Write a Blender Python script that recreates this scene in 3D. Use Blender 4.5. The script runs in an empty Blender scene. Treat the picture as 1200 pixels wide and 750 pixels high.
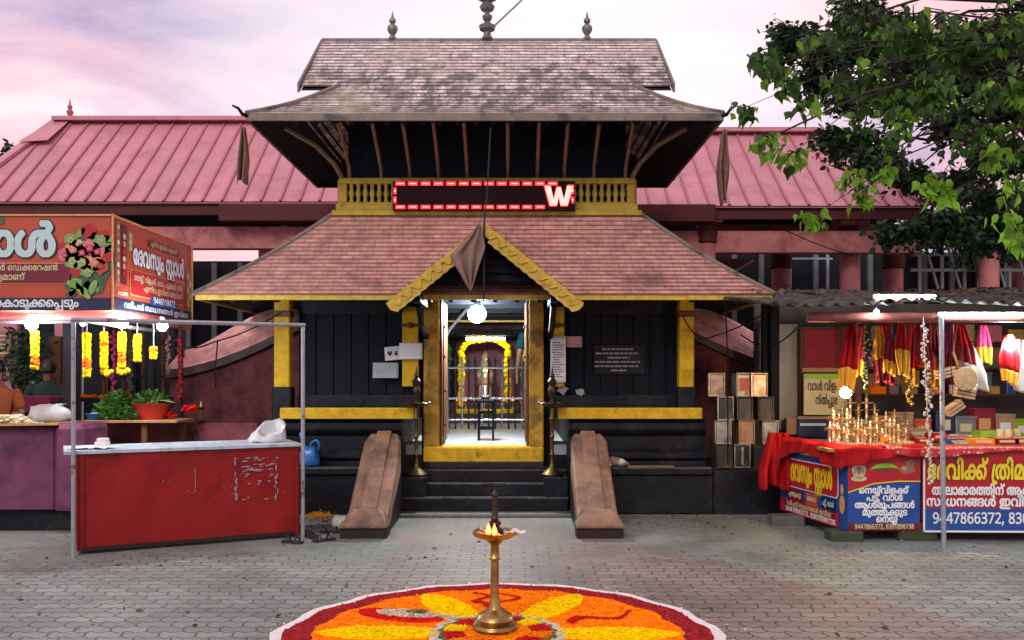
import bpy, bmesh, math, random
from mathutils import Vector, Matrix
R = math.radians
random.seed(7)
rnd = random.random
def U(a, b): return a + (b - a) * random.random()

# ------------------------------------------------------------------ scene, camera, world, sun, exposure
scene = bpy.context.scene
COL = scene.collection
F, HY, EYE = 1050.0, 438.0, 1.55            # focal length in photo pixels, horizon row, eye height
cam_d = bpy.data.cameras.new('camera')
cam_d.sensor_width = 36; cam_d.lens = 36 * F / 1200; cam_d.shift_y = (HY - 375) / 1200
cam_d.clip_start = .05; cam_d.clip_end = 2000
cam = bpy.data.objects.new('camera', cam_d); COL.objects.link(cam)
cam.location = (0, 0, EYE); cam.rotation_euler = (R(90), 0, 0)
scene.camera = cam

world = bpy.data.worlds.new('World'); scene.world = world; world.use_nodes = True
def build_world():
    nt = world.node_tree; nt.nodes.clear(); N = nt.nodes.new; L = nt.links.new
    out = N('ShaderNodeOutputWorld'); mix = N('ShaderNodeMixShader')
    b1 = N('ShaderNodeBackground'); b2 = N('ShaderNodeBackground')
    sky = N('ShaderNodeTexSky'); sky.sky_type = 'NISHITA'; sky.sun_disc = False
    sky.sun_elevation = R(38); sky.sun_rotation = R(200)
    L(sky.outputs[0], b1.inputs[0]); b1.inputs[1].default_value = .1
    tc = N('ShaderNodeTexCoord'); mp = N('ShaderNodeMapping'); mp.inputs['Scale'].default_value = (1.1, 1.1, 4.2)
    mp.inputs['Rotation'].default_value = (0, R(7), 0)
    L(tc.outputs['Generated'], mp.inputs[0])
    n1 = N('ShaderNodeTexNoise'); n1.inputs['Scale'].default_value = 2.3; n1.inputs['Detail'].default_value = 7; n1.inputs['Roughness'].default_value = .58; n1.inputs['Distortion'].default_value = .5
    mp2 = N('ShaderNodeMapping'); mp2.inputs['Location'].default_value = (3.1, 1.7, .4); mp2.inputs['Scale'].default_value = (.9, .9, 3.2)
    L(tc.outputs['Generated'], mp2.inputs[0])
    n2 = N('ShaderNodeTexNoise'); n2.inputs['Scale'].default_value = 1.7; n2.inputs['Detail'].default_value = 5
    L(mp.outputs[0], n1.inputs[0]); L(mp2.outputs[0], n2.inputs[0])
    r1 = N('ShaderNodeValToRGB'); e = r1.color_ramp.elements
    e[0].position = .36; e[0].color = (.47, .36, .56, 1); e[1].position = .66; e[1].color = (1.06, .98, 1.0, 1)
    k = e.new(.50); k.color = (.80, .60, .73, 1)
    L(n1.outputs[0], r1.inputs[0])
    r2 = N('ShaderNodeValToRGB'); e = r2.color_ramp.elements
    e[0].position = .44; e[0].color = (0, 0, 0, 1); e[1].position = .62; e[1].color = (1, 1, 1, 1)
    L(n2.outputs[0], r2.inputs[0])
    m1 = N('ShaderNodeMix'); m1.data_type = 'RGBA'; m1.inputs[7].default_value = (1.1, .57, .58, 1)
    sc_ = N('ShaderNodeMath'); sc_.operation = 'MULTIPLY'; sc_.inputs[1].default_value = .8
    L(r2.outputs[0], sc_.inputs[0]); L(sc_.outputs[0], m1.inputs[0]); L(r1.outputs[0], m1.inputs[6])
    # the brightest part of the cloud layer, where the evening sun stands behind it
    dt = N('ShaderNodeVectorMath'); dt.operation = 'DOT_PRODUCT'; dt.inputs[1].default_value = Vector((.0, 1, .36)).normalized()
    L(tc.outputs['Generated'], dt.inputs[0])
    mr = N('ShaderNodeMapRange'); mr.inputs[1].default_value = .91; mr.inputs[2].default_value = 1.0; mr.inputs[3].default_value = 0; mr.inputs[4].default_value = .6
    mr.interpolation_type = 'SMOOTHSTEP'
    L(dt.outputs['Value'], mr.inputs[0])
    m2 = N('ShaderNodeMix'); m2.data_type = 'RGBA'; m2.inputs[7].default_value = (1.16, 1.12, 1.14, 1)
    L(mr.outputs[0], m2.inputs[0]); L(m1.outputs[2], m2.inputs[6])
    L(m2.outputs[2], b2.inputs[0]); b2.inputs[1].default_value = .84
    mix.inputs[0].default_value = .93
    L(b1.outputs[0], mix.inputs[1]); L(b2.outputs[0], mix.inputs[2]); L(mix.outputs[0], out.inputs[0])
build_world()
sun_d = bpy.data.lights.new('sun', 'SUN'); sun_d.energy = 1.0; sun_d.angle = R(24); sun_d.color = (1, .98, .86)
sun = bpy.data.objects.new('sun', sun_d); COL.objects.link(sun)
sun.rotation_euler = (R(52), 0, R(-20)); sun.location = (0, -5, 12)
vs = scene.view_settings
vs.view_transform = 'Standard'; vs.look = 'None'; vs.exposure = .42; vs.gamma = 1; vs.use_curve_mapping = False
scene.render.engine = 'CYCLES'
scene.cycles.use_denoising = True
scene.cycles.max_bounces = 6; scene.cycles.sample_clamp_indirect = 4
scene.cycles.caustics_reflective = False; scene.cycles.caustics_refractive = False

# ------------------------------------------------------------------ helpers
def X(px, d): return (px - 600) * d / F
def Z(py, d): return EYE - (py - HY) * d / F
def P(px, py, d): return Vector((X(px, d), d, Z(py, d)))

class MB:
    """collects faces; build() links them as ONE mesh object"""
    def __init__(s): s.v = []; s.f = []; s.uv = {}; s.mi = []; s.cur = 0
    def add(s, vs, fs, uvs=None):
        o = len(s.v); s.v += [tuple(v) for v in vs]
        for i, f in enumerate(fs):
            if uvs: s.uv[len(s.f)] = uvs[i]
            s.f.append(tuple(o + k for k in f)); s.mi.append(s.cur)
        return s
    def box(s, x0, x1, y0, y1, z0, z1):
        v = [(x0,y0,z0),(x1,y0,z0),(x1,y1,z0),(x0,y1,z0),(x0,y0,z1),(x1,y0,z1),(x1,y1,z1),(x0,y1,z1)]
        return s.add(v, [(0,3,2,1),(4,5,6,7),(0,1,5,4),(1,2,6,5),(2,3,7,6),(3,0,4,7)])
    def bbox(s, x0, x1, y0, y1, z0, z1, b=.012):
        """box with chamfered vertical and top edges"""
        def ring(i, z): return [(x0+i,y0+b,z),(x0+b,y0+i,z),(x1-b,y0+i,z),(x1-i,y0+b,z),(x1-i,y1-b,z),(x1-b,y1-i,z),(x0+b,y1-i,z),(x0+i,y1-b,z)]
        return s.loft([ring(0,z0), ring(0,z1-b), ring(b*.7,z1)], True, True)
    def obox(s, p, q, w, h, up=(0,0,1)):
        """bar of rectangular section from p to q"""
        p = Vector(p); q = Vector(q); t = (q-p).normalized(); u = Vector(up)
        a = t.cross(u)
        if a.length < 1e-4: a = t.cross(Vector((0,1,0)))
        a.normalize(); b = a.cross(t)
        c = [(-1,-1),(1,-1),(1,1),(-1,1)]
        v = [e + a*w/2*i + b*h/2*j for e in (p,q) for i,j in c]
        return s.add(v, [(0,1,2,3),(7,6,5,4),(0,4,5,1),(1,5,6,2),(2,6,7,3),(3,7,4,0)])
    def loft(s, rings, cap0=True, cap1=True, close=True):
        n = len(rings[0]); v = [p for r in rings for p in r]; f = []
        for i in range(len(rings)-1):
            for k in range(n if close else n-1):
                a = i*n+k; b = i*n+(k+1)%n
                f.append((a, b, b+n, a+n))
        if cap0: f.append(tuple(reversed(range(n))))
        if cap1: f.append(tuple(range((len(rings)-1)*n, len(rings)*n)))
        return s.add(v, f)
    def lathe(s, prof, c=(0,0,0), n=20, tilt=None):
        c = Vector(c); rings = []
        for r, z in prof:
            ring = [Vector((math.cos(a)*r, math.sin(a)*r, z)) for a in [2*math.pi*k/n for k in range(n)]]
            if tilt: ring = [tilt @ p for p in ring]
            rings.append([c+p for p in ring])
        return s.loft(rings, True, True)
    def tube(s, pts, r, n=8, taper=None):
        pts = [Vector(p) for p in pts]; rings = []; a = None
        for i, p in enumerate(pts):
            t = (pts[min(i+1,len(pts)-1)] - pts[max(i-1,0)]).normalized()
            if a is None: a = t.orthogonal().normalized()
            else:
                a = a - t*a.dot(t); a.normalize()
            b = t.cross(a)
            rr = r if taper is None else r*(1+(taper-1)*i/(len(pts)-1))
            rings.append([p + (a*math.cos(2*math.pi*k/n)+b*math.sin(2*math.pi*k/n))*rr for k in range(n)])
        return s.loft(rings)
    def ball(s, c, r, n=12, m=8, sq=(1,1,1)):
        c = Vector(c); rings = []
        for i in range(m+1):
            t = math.pi*i/m - math.pi/2
            rr = max(math.cos(t), .02)
            rings.append([c+Vector((math.cos(2*math.pi*k/n)*rr*r*sq[0], math.sin(2*math.pi*k/n)*rr*r*sq[1], math.sin(t)*r*sq[2])) for k in range(n)])
        return s.loft(rings)
    def prism(s, poly, axis_vec):
        """flat polygon (3-D points) given a thickness along axis_vec"""
        n = len(poly); a = Vector(axis_vec); v = [Vector(p) for p in poly] + [Vector(p)+a for p in poly]
        return s.add(v, [tuple(range(n)), tuple(reversed(range(n, 2*n)))] + [(i, i+n, (i+1)%n+n, (i+1)%n) for i in range(n)])
    def grid(s, fn, nu, nv, uv=None):
        v = [fn(i/nu, j/nv) for j in range(nv+1) for i in range(nu+1)]
        f = [(j*(nu+1)+i, j*(nu+1)+i+1, (j+1)*(nu+1)+i+1, (j+1)*(nu+1)+i) for j in range(nv) for i in range(nu)]
        uvs = None
        if uv: uvs = [[uv(i/nu,j/nv),uv((i+1)/nu,j/nv),uv((i+1)/nu,(j+1)/nv),uv(i/nu,(j+1)/nv)] for j in range(nv) for i in range(nu)]
        return s.add(v, f, uvs)
    def mesh(s, name):
        m = bpy.data.meshes.new(name); m.from_pydata(s.v, [], s.f); m.update()
        if s.uv:
            l = m.uv_layers.new(name='UVMap')
            for p in m.polygons:
                if p.index in s.uv:
                    for k, li in enumerate(p.loop_indices): l.data[li].uv = s.uv[p.index][k]
        if any(s.mi):
            m.polygons.foreach_set('material_index', s.mi)
        return m

def root_of(o):
    while o.parent: o = o.parent
    return o
def obj(name, mb, mats, parent=None, smooth=False, local=False, origin=None, recalc=True):
    m = mb.mesh(name) if isinstance(mb, MB) else mb
    if recalc:
        bm = bmesh.new(); bm.from_mesh(m); bmesh.ops.recalc_face_normals(bm, faces=bm.faces[:]); bm.to_mesh(m); bm.free()
    for x in (mats if isinstance(mats, (list, tuple)) else [mats]): m.materials.append(x)
    if smooth:
        m.polygons.foreach_set('use_smooth', [True]*len(m.polygons))
        if smooth != 'all': m.set_sharp_from_angle(angle=R(38))
    o = bpy.data.objects.new(name, m); COL.objects.link(o)
    if parent is not None:
        o.parent = parent
        if not local: m.transform(Matrix.Translation(-root_of(parent).location))
    elif not local:
        if origin is None:
            c = [v.co for v in m.vertices]
            origin = Vector(((min(p.x for p in c)+max(p.x for p in c))/2, (min(p.y for p in c)+max(p.y for p in c))/2, min(p.z for p in c)))
        m.transform(Matrix.Translation(-Vector(origin))); o.location = origin
    return o
def tag(o, label, cat, group=None):
    o['label'] = label; o['category'] = cat
    if group: o['group'] = group
    return o
def thing(name, label, cat, loc, group=None):
    o = bpy.data.objects.new(name, None); COL.objects.link(o); o.location = loc; o.empty_display_size = .1
    return tag(o, label, cat, group)
def structure(o): o['kind'] = 'structure'; return o
def dup(o, loc=None, label=None, rotz=0, scale=None, group=None, parent=None):
    c = o.copy(); COL.objects.link(c)
    if parent: c.parent = parent
    if loc is not None: c.location = loc
    if rotz: c.rotation_euler = (0, 0, rotz)
    if scale: c.scale = scale if isinstance(scale, tuple) else (scale,)*3
    if label: c['label'] = label
    if group: c['group'] = group
    for ch in list(o.children): dup(ch, parent=c)
    return c

# ------------------------------------------------------------------ materials
def mat(name, col, rough=.6, metal=0, var=.18, vs=5, bump=.15, bs=40, emit=None, trans=0, spec=None, stain=None, st_scale=2, st_lo=.5, st_hi=.62, uv=False):
    m = bpy.data.materials.new(name); m.use_nodes = True; nt = m.node_tree; b = nt.nodes['Principled BSDF']
    N = nt.nodes.new; L = nt.links.new
    b.inputs['Roughness'].default_value = rough; b.inputs['Metallic'].default_value = metal
    if spec is not None: b.inputs['Specular IOR Level'].default_value = spec
    c4 = (*col, 1); b.inputs['Base Color'].default_value = c4; m.diffuse_color = c4
    if emit:
        b.inputs['Emission Color'].default_value = (*emit[0], 1); b.inputs['Emission Strength'].default_value = emit[1]; return m
    tc = N('ShaderNodeTexCoord'); n = N('ShaderNodeTexNoise'); n.inputs['Scale'].default_value = vs; n.inputs['Detail'].default_value = 6; n.inputs['Roughness'].default_value = .62
    L(tc.outputs['Object'], n.inputs[0])
    mr = N('ShaderNodeMapRange'); mr.inputs[1].default_value = .25; mr.inputs[2].default_value = .75; mr.inputs[3].default_value = 1-var; mr.inputs[4].default_value = 1+var
    L(n.outputs[0], mr.inputs[0])
    mu = N('ShaderNodeMix'); mu.data_type = 'RGBA'; mu.blend_type = 'MULTIPLY'; mu.inputs[0].default_value = 1; mu.inputs[6].default_value = c4
    L(mr.outputs[0], mu.inputs[7]); last = mu.outputs[2]
    if stain:
        n2 = N('ShaderNodeTexNoise'); n2.inputs['Scale'].default_value = st_scale; n2.inputs['Detail'].default_value = 8; n2.inputs['Roughness'].default_value = .7
        L(tc.outputs['Object'], n2.inputs[0])
        r = N('ShaderNodeMapRange'); r.inputs[1].default_value = st_lo; r.inputs[2].default_value = st_hi; L(n2.outputs[0], r.inputs[0])
        mx = N('ShaderNodeMix'); mx.data_type = 'RGBA'; mx.inputs[7].default_value = (*stain, 1); L(r.outputs[0], mx.inputs[0]); L(last, mx.inputs[6]); last = mx.outputs[2]
    L(last, b.inputs['Base Color'])
    rr = N('ShaderNodeMapRange'); rr.inputs[3].default_value = max(0, rough-.12); rr.inputs[4].default_value = min(1, rough+.12); L(n.outputs[0], rr.inputs[0]); L(rr.outputs[0], b.inputs['Roughness'])
    if bump:
        n3 = N('ShaderNodeTexNoise'); n3.inputs['Scale'].default_value = bs; n3.inputs['Detail'].default_value = 4; L(tc.outputs['Object'], n3.inputs[0])
        bp = N('ShaderNodeBump'); bp.inputs['Strength'].default_value = bump; bp.inputs['Distance'].default_value = .02; L(n3.outputs[0], bp.inputs['Height']); L(bp.outputs[0], b.inputs['Normal'])
    if trans:
        t = N('ShaderNodeBsdfTranslucent'); L(last, t.inputs[0]); ms = N('ShaderNodeMixShader'); ms.inputs[0].default_value = trans
        L(b.outputs[0], ms.inputs[1]); L(t.outputs[0], ms.inputs[2]); L(ms.outputs[0], nt.nodes['Material Output'].inputs[0])
    return m

def tile_mat(name, c1, c2, mortar, stain, st_lo, st_hi, bw=.19, rh=.1, stain_amt=.8, vertical=True, moss=None, band=None):
    """shingles: UV in metres, one course per row"""
    m = bpy.data.materials.new(name); m.use_nodes = True; nt = m.node_tree; b = nt.nodes['Principled BSDF']; N = nt.nodes.new; L = nt.links.new
    tc = N('ShaderNodeTexCoord'); br = N('ShaderNodeTexBrick')
    br.inputs['Scale'].default_value = 1; br.inputs['Brick Width'].default_value = bw; br.inputs['Row Height'].default_value = rh
    br.inputs['Mortar Size'].default_value = .006; br.inputs['Mortar Smooth'].default_value = .3; br.inputs['Bias'].default_value = 0
    br.inputs['Color1'].default_value = (*c1, 1); br.inputs['Color2'].default_value = (*c2, 1); br.inputs['Mortar'].default_value = (*mortar, 1)
    L(tc.outputs['UV'], br.inputs[0])
    n = N('ShaderNodeTexNoise'); n.inputs['Scale'].default_value = 1; n.inputs['Detail'].default_value = 9; n.inputs['Roughness'].default_value = .68
    mp = N('ShaderNodeMapping'); mp.inputs['Scale'].default_value = (5.5, 4.0, 2.6) if vertical else (2.2, 2.2, 2.2); L(tc.outputs['Object'], mp.inputs[0]); L(mp.outputs[0], n.inputs[0])
    r = N('ShaderNodeMapRange'); r.inputs[1].default_value = st_lo; r.inputs[2].default_value = st_hi; r.inputs[4].default_value = stain_amt; L(n.outputs[0], r.inputs[0])
    if band:                                       # soot has settled mostly in one band of the roof
        sp = N('ShaderNodeSeparateXYZ'); L(tc.outputs['Object'], sp.inputs[0]); cv = N('ShaderNodeFloatCurve'); zr = N('ShaderNodeMapRange')
        zr.inputs[1].default_value = band[0]; zr.inputs[2].default_value = band[3]; L(sp.outputs[2], zr.inputs[0]); L(zr.outputs[0], cv.inputs['Value'])
        c_ = cv.mapping.curves[0]; w_ = band[3]-band[0]; c_.points[0].location = (0, 0); c_.points[1].location = (1, 0); c_.points.new((band[1]-band[0])/w_, 1); c_.points.new((band[2]-band[0])/w_, 1); cv.mapping.update()
        ad = N('ShaderNodeMath'); ad.operation = 'MULTIPLY_ADD'; ad.inputs[1].default_value = .17; L(cv.outputs[0], ad.inputs[0]); L(n.outputs[0], ad.inputs[2]); L(ad.outputs[0], r.inputs[0])
    mx = N('ShaderNodeMix'); mx.data_type = 'RGBA'; mx.inputs[7].default_value = (*stain, 1); L(r.outputs[0], mx.inputs[0]); L(br.outputs[0], mx.inputs[6]); last = mx.outputs[2]
    if moss:
        n4 = N('ShaderNodeTexNoise'); n4.inputs['Scale'].default_value = .9; n4.inputs['Detail'].default_value = 6; L(tc.outputs['Object'], n4.inputs[0])
        r4 = N('ShaderNodeMapRange'); r4.inputs[1].default_value = .52; r4.inputs[2].default_value = .68; r4.inputs[4].default_value = .6; L(n4.outputs[0], r4.inputs[0])
        m4 = N('ShaderNodeMix'); m4.data_type = 'RGBA'; m4.inputs[7].default_value = (*moss, 1); L(r4.outputs[0], m4.inputs[0]); L(last, m4.inputs[6]); last = m4.outputs[2]
    n2 = N('ShaderNodeTexNoise'); n2.inputs['Scale'].default_value = 9; n2.inputs['Detail'].default_value = 6; L(tc.outputs['Object'], n2.inputs[0])
    r2 = N('ShaderNodeMapRange'); r2.inputs[1].default_value = .3; r2.inputs[2].default_value = .7; r2.inputs[3].default_value = .68; r2.inputs[4].default_value = 1.25; L(n2.outputs[0], r2.inputs[0])
    mu = N('ShaderNodeMix'); mu.data_type = 'RGBA'; mu.blend_type = 'MULTIPLY'; mu.inputs[0].default_value = 1; L(last, mu.inputs[6]); L(r2.outputs[0], mu.inputs[7])
    L(mu.outputs[2], b.inputs['Base Color']); b.inputs['Roughness'].default_value = .6
    bp = N('ShaderNodeBump'); bp.inputs['Strength'].default_value = .5; bp.inputs['Distance'].default_value = .012; bp.invert = True; L(br.outputs['Fac'], bp.inputs['Height']); L(bp.outputs[0], b.inputs['Normal'])
    return m

def paver_mat():
    m = bpy.data.materials.new('block_paving'); m.use_nodes = True; nt = m.node_tree; b = nt.nodes['Principled BSDF']; N = nt.nodes.new; L = nt.links.new
    tc = N('ShaderNodeTexCoord'); sp = N('ShaderNodeSeparateXYZ'); L(tc.outputs['Object'], sp.inputs[0])
    def mth(op, a, c=None, v=None):
        q = N('ShaderNodeMath'); q.operation = op
        L(a, q.inputs[0])
        if c is not None: L(c, q.inputs[1])
        elif v is not None: q.inputs[1].default_value = v
        return q.outputs[0]
    # zig-zag joints of interlocking blocks
    zz = mth('PINGPONG', sp.outputs[0], v=.055); yy = mth('MULTIPLY_ADD', zz, v=.55)
    q = yy.node; L(sp.outputs[1], q.inputs[2])
    zx = mth('PINGPONG', sp.outputs[1], v=.05); xx = mth('MULTIPLY_ADD', zx, v=.35); L(sp.outputs[0], xx.node.inputs[2])
    cb = N('ShaderNodeCombineXYZ'); L(xx, cb.inputs[0]); L(yy, cb.inputs[1])
    br = N('ShaderNodeTexBrick'); br.inputs['Scale'].default_value = 1; br.inputs['Brick Width'].default_value = .22; br.inputs['Row Height'].default_value = .11
    br.inputs['Mortar Size'].default_value = .0085; br.inputs['Mortar Smooth'].default_value = .4
    br.inputs['Color1'].default_value = (.80, .80, .80, 1); br.inputs['Color2'].default_value = (1.18, 1.18, 1.18, 1); br.inputs['Mortar'].default_value = (.24, .24, .24, 1)
    L(cb.outputs[0], br.inputs[0])
    # grey blocks, and a path of reddish blocks leading to the steps
    nz = N('ShaderNodeTexNoise'); nz.inputs['Scale'].default_value = 2.2; nz.inputs['Detail'].default_value = 5; L(tc.outputs['Object'], nz.inputs[0])
    cy_ = mth('MULTIPLY_ADD', sp.outputs[1], v=-.335); cy_.node.inputs[2].default_value = 8.3*.335; ax = mth('SUBTRACT', sp.outputs[0], cy_); ab0 = mth('ABSOLUTE', ax); ab = mth('SUBTRACT', ab0, cy_)
    nn = mth('MULTIPLY_ADD', nz.outputs[0], v=.5); L(ab, nn.node.inputs[2])
    r = N('ShaderNodeMapRange'); r.inputs[1].default_value = 1.40; r.inputs[2].default_value = 1.22; L(nn, r.inputs[0])
    mx = N('ShaderNodeMix'); mx.data_type = 'RGBA'; mx.inputs[6].default_value = (.19, .222, .205, 1); mx.inputs[7].default_value = (.196, .166, .152, 1); L(r.outputs[0], mx.inputs[0])
    n2 = N('ShaderNodeTexNoise'); n2.inputs['Scale'].default_value = .8; n2.inputs['Detail'].default_value = 9; n2.inputs['Roughness'].default_value = .66; L(tc.outputs['Object'], n2.inputs[0])
    r2 = N('ShaderNodeMapRange'); r2.inputs[1].default_value = .3; r2.inputs[2].default_value = .7; r2.inputs[3].default_value = .55; r2.inputs[4].default_value = 1.36; L(n2.outputs[0], r2.inputs[0])
    mu = N('ShaderNodeMix'); mu.data_type = 'RGBA'; mu.blend_type = 'MULTIPLY'; mu.inputs[0].default_value = 1; L(mx.outputs[2], mu.inputs[6]); L(r2.outputs[0], mu.inputs[7])
    # worn patches of cement smeared over the joints near the steps
    n3 = N('ShaderNodeTexNoise'); n3.inputs['Scale'].default_value = 1.1; n3.inputs['Detail'].default_value = 7; L(tc.outputs['Object'], n3.inputs[0])
    yd = N('ShaderNodeMapRange'); yd.inputs[1].default_value = 6.6; yd.inputs[2].default_value = 8.4; yd.inputs[3].default_value = -.14; yd.inputs[4].default_value = .16; L(sp.outputs[1], yd.inputs[0])
    sm = mth('ADD', n3.outputs[0], yd.outputs[0]); r3 = N('ShaderNodeMapRange'); r3.inputs[1].default_value = .46; r3.inputs[2].default_value = .70; L(sm, r3.inputs[0])
    mb = N('ShaderNodeMix'); mb.data_type = 'RGBA'; mb.inputs[7].default_value = (.92, .92, .92, 1); L(br.outputs[0], mb.inputs[6]); L(r3.outputs[0], mb.inputs[0])
    mu2 = N('ShaderNodeMix'); mu2.data_type = 'RGBA'; mu2.blend_type = 'MULTIPLY'; mu2.inputs[0].default_value = 1; L(mu.outputs[2], mu2.inputs[6]); L(mb.outputs[2], mu2.inputs[7])
    n5 = N('ShaderNodeTexNoise'); n5.inputs['Scale'].default_value = 60; n5.inputs['Detail'].default_value = 4; L(tc.outputs['Object'], n5.inputs[0])
    r5 = N('ShaderNodeMapRange'); r5.inputs[1].default_value = .3; r5.inputs[2].default_value = .7; r5.inputs[3].default_value = .85; r5.inputs[4].default_value = 1.15; L(n5.outputs[0], r5.inputs[0])
    mu3 = N('ShaderNodeMix'); mu3.data_type = 'RGBA'; mu3.blend_type = 'MULTIPLY'; mu3.inputs[0].default_value = 1; L(mu2.outputs[2], mu3.inputs[6]); L(r5.outputs[0], mu3.inputs[7])
    L(mu3.outputs[2], b.inputs['Base Color'])
    rr = N('ShaderNodeMapRange'); rr.inputs[3].default_value = .45; rr.inputs[4].default_value = .8; L(n2.outputs[0], rr.inputs[0]); L(rr.outputs[0], b.inputs['Roughness'])
    hm = mth('MULTIPLY', br.outputs['Fac'], v=-1.0); h2 = mth('MULTIPLY_ADD', n5.outputs[0], v=.35); L(hm, h2.node.inputs[2])
    bp = N('ShaderNodeBump'); bp.inputs['Strength'].default_value = .55; bp.inputs['Distance'].default_value = .012; L(h2, bp.inputs['Height']); L(bp.outputs[0], b.inputs['Normal'])
    return m

K = {}
def defmats():
    k = K
    k['paving'] = paver_mat()
    k['tile_up'] = tile_mat('weathered_shingle', (.54,.465,.455), (.84,.74,.72), (.20,.17,.165), (.06,.06,.064), .615, .72, .17, .08, .8, moss=(.50,.46,.34), band=(4.42,4.60,5.05,5.6))
    k['tile_low'] = tile_mat('clay_shingle', (.47,.235,.195), (.58,.32,.275), (.22,.10,.085), (.085,.05,.046), .53, .68, .26, .1, .6, vertical=False)
    k['tile_cope'] = tile_mat('coping_tile', (.70,.34,.31), (.78,.40,.37), (.64,.31,.28), (.3,.16,.15), .62, .8, .2, .1, .4)
    k['black'] = mat('black_painted_stone', (.0075,.0085,.013), .55, var=.5, vs=3, bump=.45, bs=14, stain=(.034,.034,.036), st_scale=3.2, st_lo=.52, st_hi=.82, spec=.2)
    k['black2'] = mat('black_wood', (.0035,.0055,.012), .6, var=.5, vs=4, bump=.2, bs=25, stain=(.011,.014,.021), st_scale=3.5, st_lo=.52, st_hi=.84, spec=.14)
    k['soffit'] = mat('dark_soffit_boards', (.016,.017,.021), .75, var=.5, vs=7, spec=.12)
    k['yellow'] = mat('yellow_paint', (.54,.34,.016), .6, var=.3, vs=9, bump=.4, bs=22, stain=(.18,.10,.025), st_scale=6, st_lo=.55, st_hi=.74, spec=.2)
    k['olive'] = mat('ochre_paint', (.42,.31,.045), .6, var=.3, vs=9, stain=(.14,.10,.03), st_scale=6, st_lo=.58, st_hi=.76, spec=.2)
    k['gold'] = mat('gold_carved_board', (.50,.35,.055), .5, var=.3, vs=16, bump=.9, bs=15, stain=(.20,.13,.03), st_scale=6, st_lo=.56, st_hi=.74, spec=.25)
    k['brownwood'] = mat('brown_wood', (.11,.045,.02), .5, var=.35, vs=6, spec=.25)
    k['doorwood'] = mat('mustard_door_frame', (.42,.25,.025), .45, var=.3, vs=5, bump=.2, stain=(.17,.095,.02), st_scale=4, spec=.3)
    k['strut'] = mat('strut_wood', (.16,.105,.06), .6, var=.4, vs=12)
    k['fascia'] = mat('fascia_board', (.20,.17,.13), .6, var=.35, vs=6, stain=(.06,.06,.06), st_scale=3)
    k['granite'] = mat('red_oxide_stone', (.255,.15,.10), .7, var=.3, vs=6, bump=.4, bs=30, stain=(.10,.07,.052), st_scale=3.2, st_lo=.46, st_hi=.66, spec=.25)
    k['brass'] = mat('aged_brass', (.40,.27,.10), .36, metal=1, var=.35, vs=14, bump=.1, stain=(.12,.08,.04), st_scale=7, st_lo=.48, st_hi=.66)
    k['brassb'] = mat('polished_brass', (.92,.74,.46), .25, metal=.85, var=.12, vs=20, bump=.05)
    k['brassd'] = mat('blackened_brass', (.045,.035,.02), .45, metal=.7, var=.5, vs=12)
    k['copper'] = mat('weathered_copper', (.17,.20,.20), .45, metal=.6, var=.4, vs=14, stain=(.30,.22,.14), st_scale=9)
    k['pinkroof'] = mat('pink_metal_sheet', (.55,.235,.285), .45, var=.18, vs=1.3, bump=.08, bs=5, stain=(.37,.16,.17), st_scale=2.2, st_lo=.48, st_hi=.74)
    k['pinkrib'] = mat('pink_sheet_seam', (.40,.15,.18), .5, var=.15)
    k['pinkbeam'] = mat('pink_painted_beam', (.50,.175,.18), .6, var=.22, vs=3, stain=(.28,.095,.095), st_scale=2.2, spec=.3)
    k['redbeam'] = mat('dark_red_beam', (.085,.018,.02), .6, var=.25, spec=.25)
    k['pinkwall'] = mat('pink_plaster', (.23,.065,.075), .8, var=.35, vs=2.2, bump=.5, bs=9, stain=(.06,.024,.028), st_scale=2.2, st_lo=.44, st_hi=.64, spec=.15)
    k['pinkwall2'] = mat('pale_pink_plaster', (.50,.20,.25), .75, var=.2, vs=2, stain=(.22,.09,.11), st_scale=1.6)
    k['purple'] = mat('purple_plaster', (.16,.05,.105), .75, var=.3, vs=3, bump=.25, bs=18, stain=(.07,.025,.045), st_scale=2.4, st_lo=.5, st_hi=.66, spec=.2)
    k['darkwall'] = mat('dark_slate_wall', (.014,.017,.024), .7, var=.4, vs=2, spec=.2)
    k['darkpost'] = mat('dark_grey_post', (.016,.02,.026), .5, var=.3, spec=.2)
    k['darkbrown'] = mat('dark_brown_board', (.05,.02,.018), .6, var=.35)
    k['steel'] = mat('galvanised_pipe', (.36,.40,.43), .4, metal=.55, var=.2, vs=9, stain=(.16,.12,.09), st_scale=6, st_lo=.6)
    k['chrome'] = mat('steel_railing', (.55,.56,.58), .25, metal=.9, var=.1)
    k['greysheet'] = mat('grey_sheet_metal', (.20,.22,.235), .45, metal=.4, var=.25, vs=4)
    k['asb'] = mat('corrugated_cement_sheet', (.10,.095,.088), .85, var=.5, vs=7, bump=.5, bs=30, stain=(.035,.032,.028), st_scale=4, st_lo=.46, st_hi=.62, spec=.15)
    k['clothred'] = mat('red_cloth', (.42,.012,.016), .8, var=.3, vs=8, trans=.15, spec=.1)
    k['clothyel'] = mat('yellow_cloth', (.75,.40,.03), .7, var=.2, vs=10, trans=.2)
    k['clothcrim'] = mat('crimson_cloth', (.26,.012,.03), .75, var=.25, vs=8, trans=.15)
    k['clothmag'] = mat('magenta_cloth', (.42,.03,.13), .7, var=.2, vs=8, trans=.15)
    k['clothwhite'] = mat('white_cloth', (.66,.65,.58), .75, var=.12, trans=.25)
    k['clothbrown'] = mat('faded_brown_cloth', (.20,.12,.085), .85, var=.3, vs=10, trans=.15)
    k['clothgrey'] = mat('dusty_grey_cloth', (.24,.155,.13), .85, var=.3, vs=7, trans=.1)
    k['white'] = mat('white_paint', (.74,.75,.76), .5, var=.1)
    k['paper'] = mat('white_paper', (.60,.62,.65), .7, var=.08)
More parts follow.
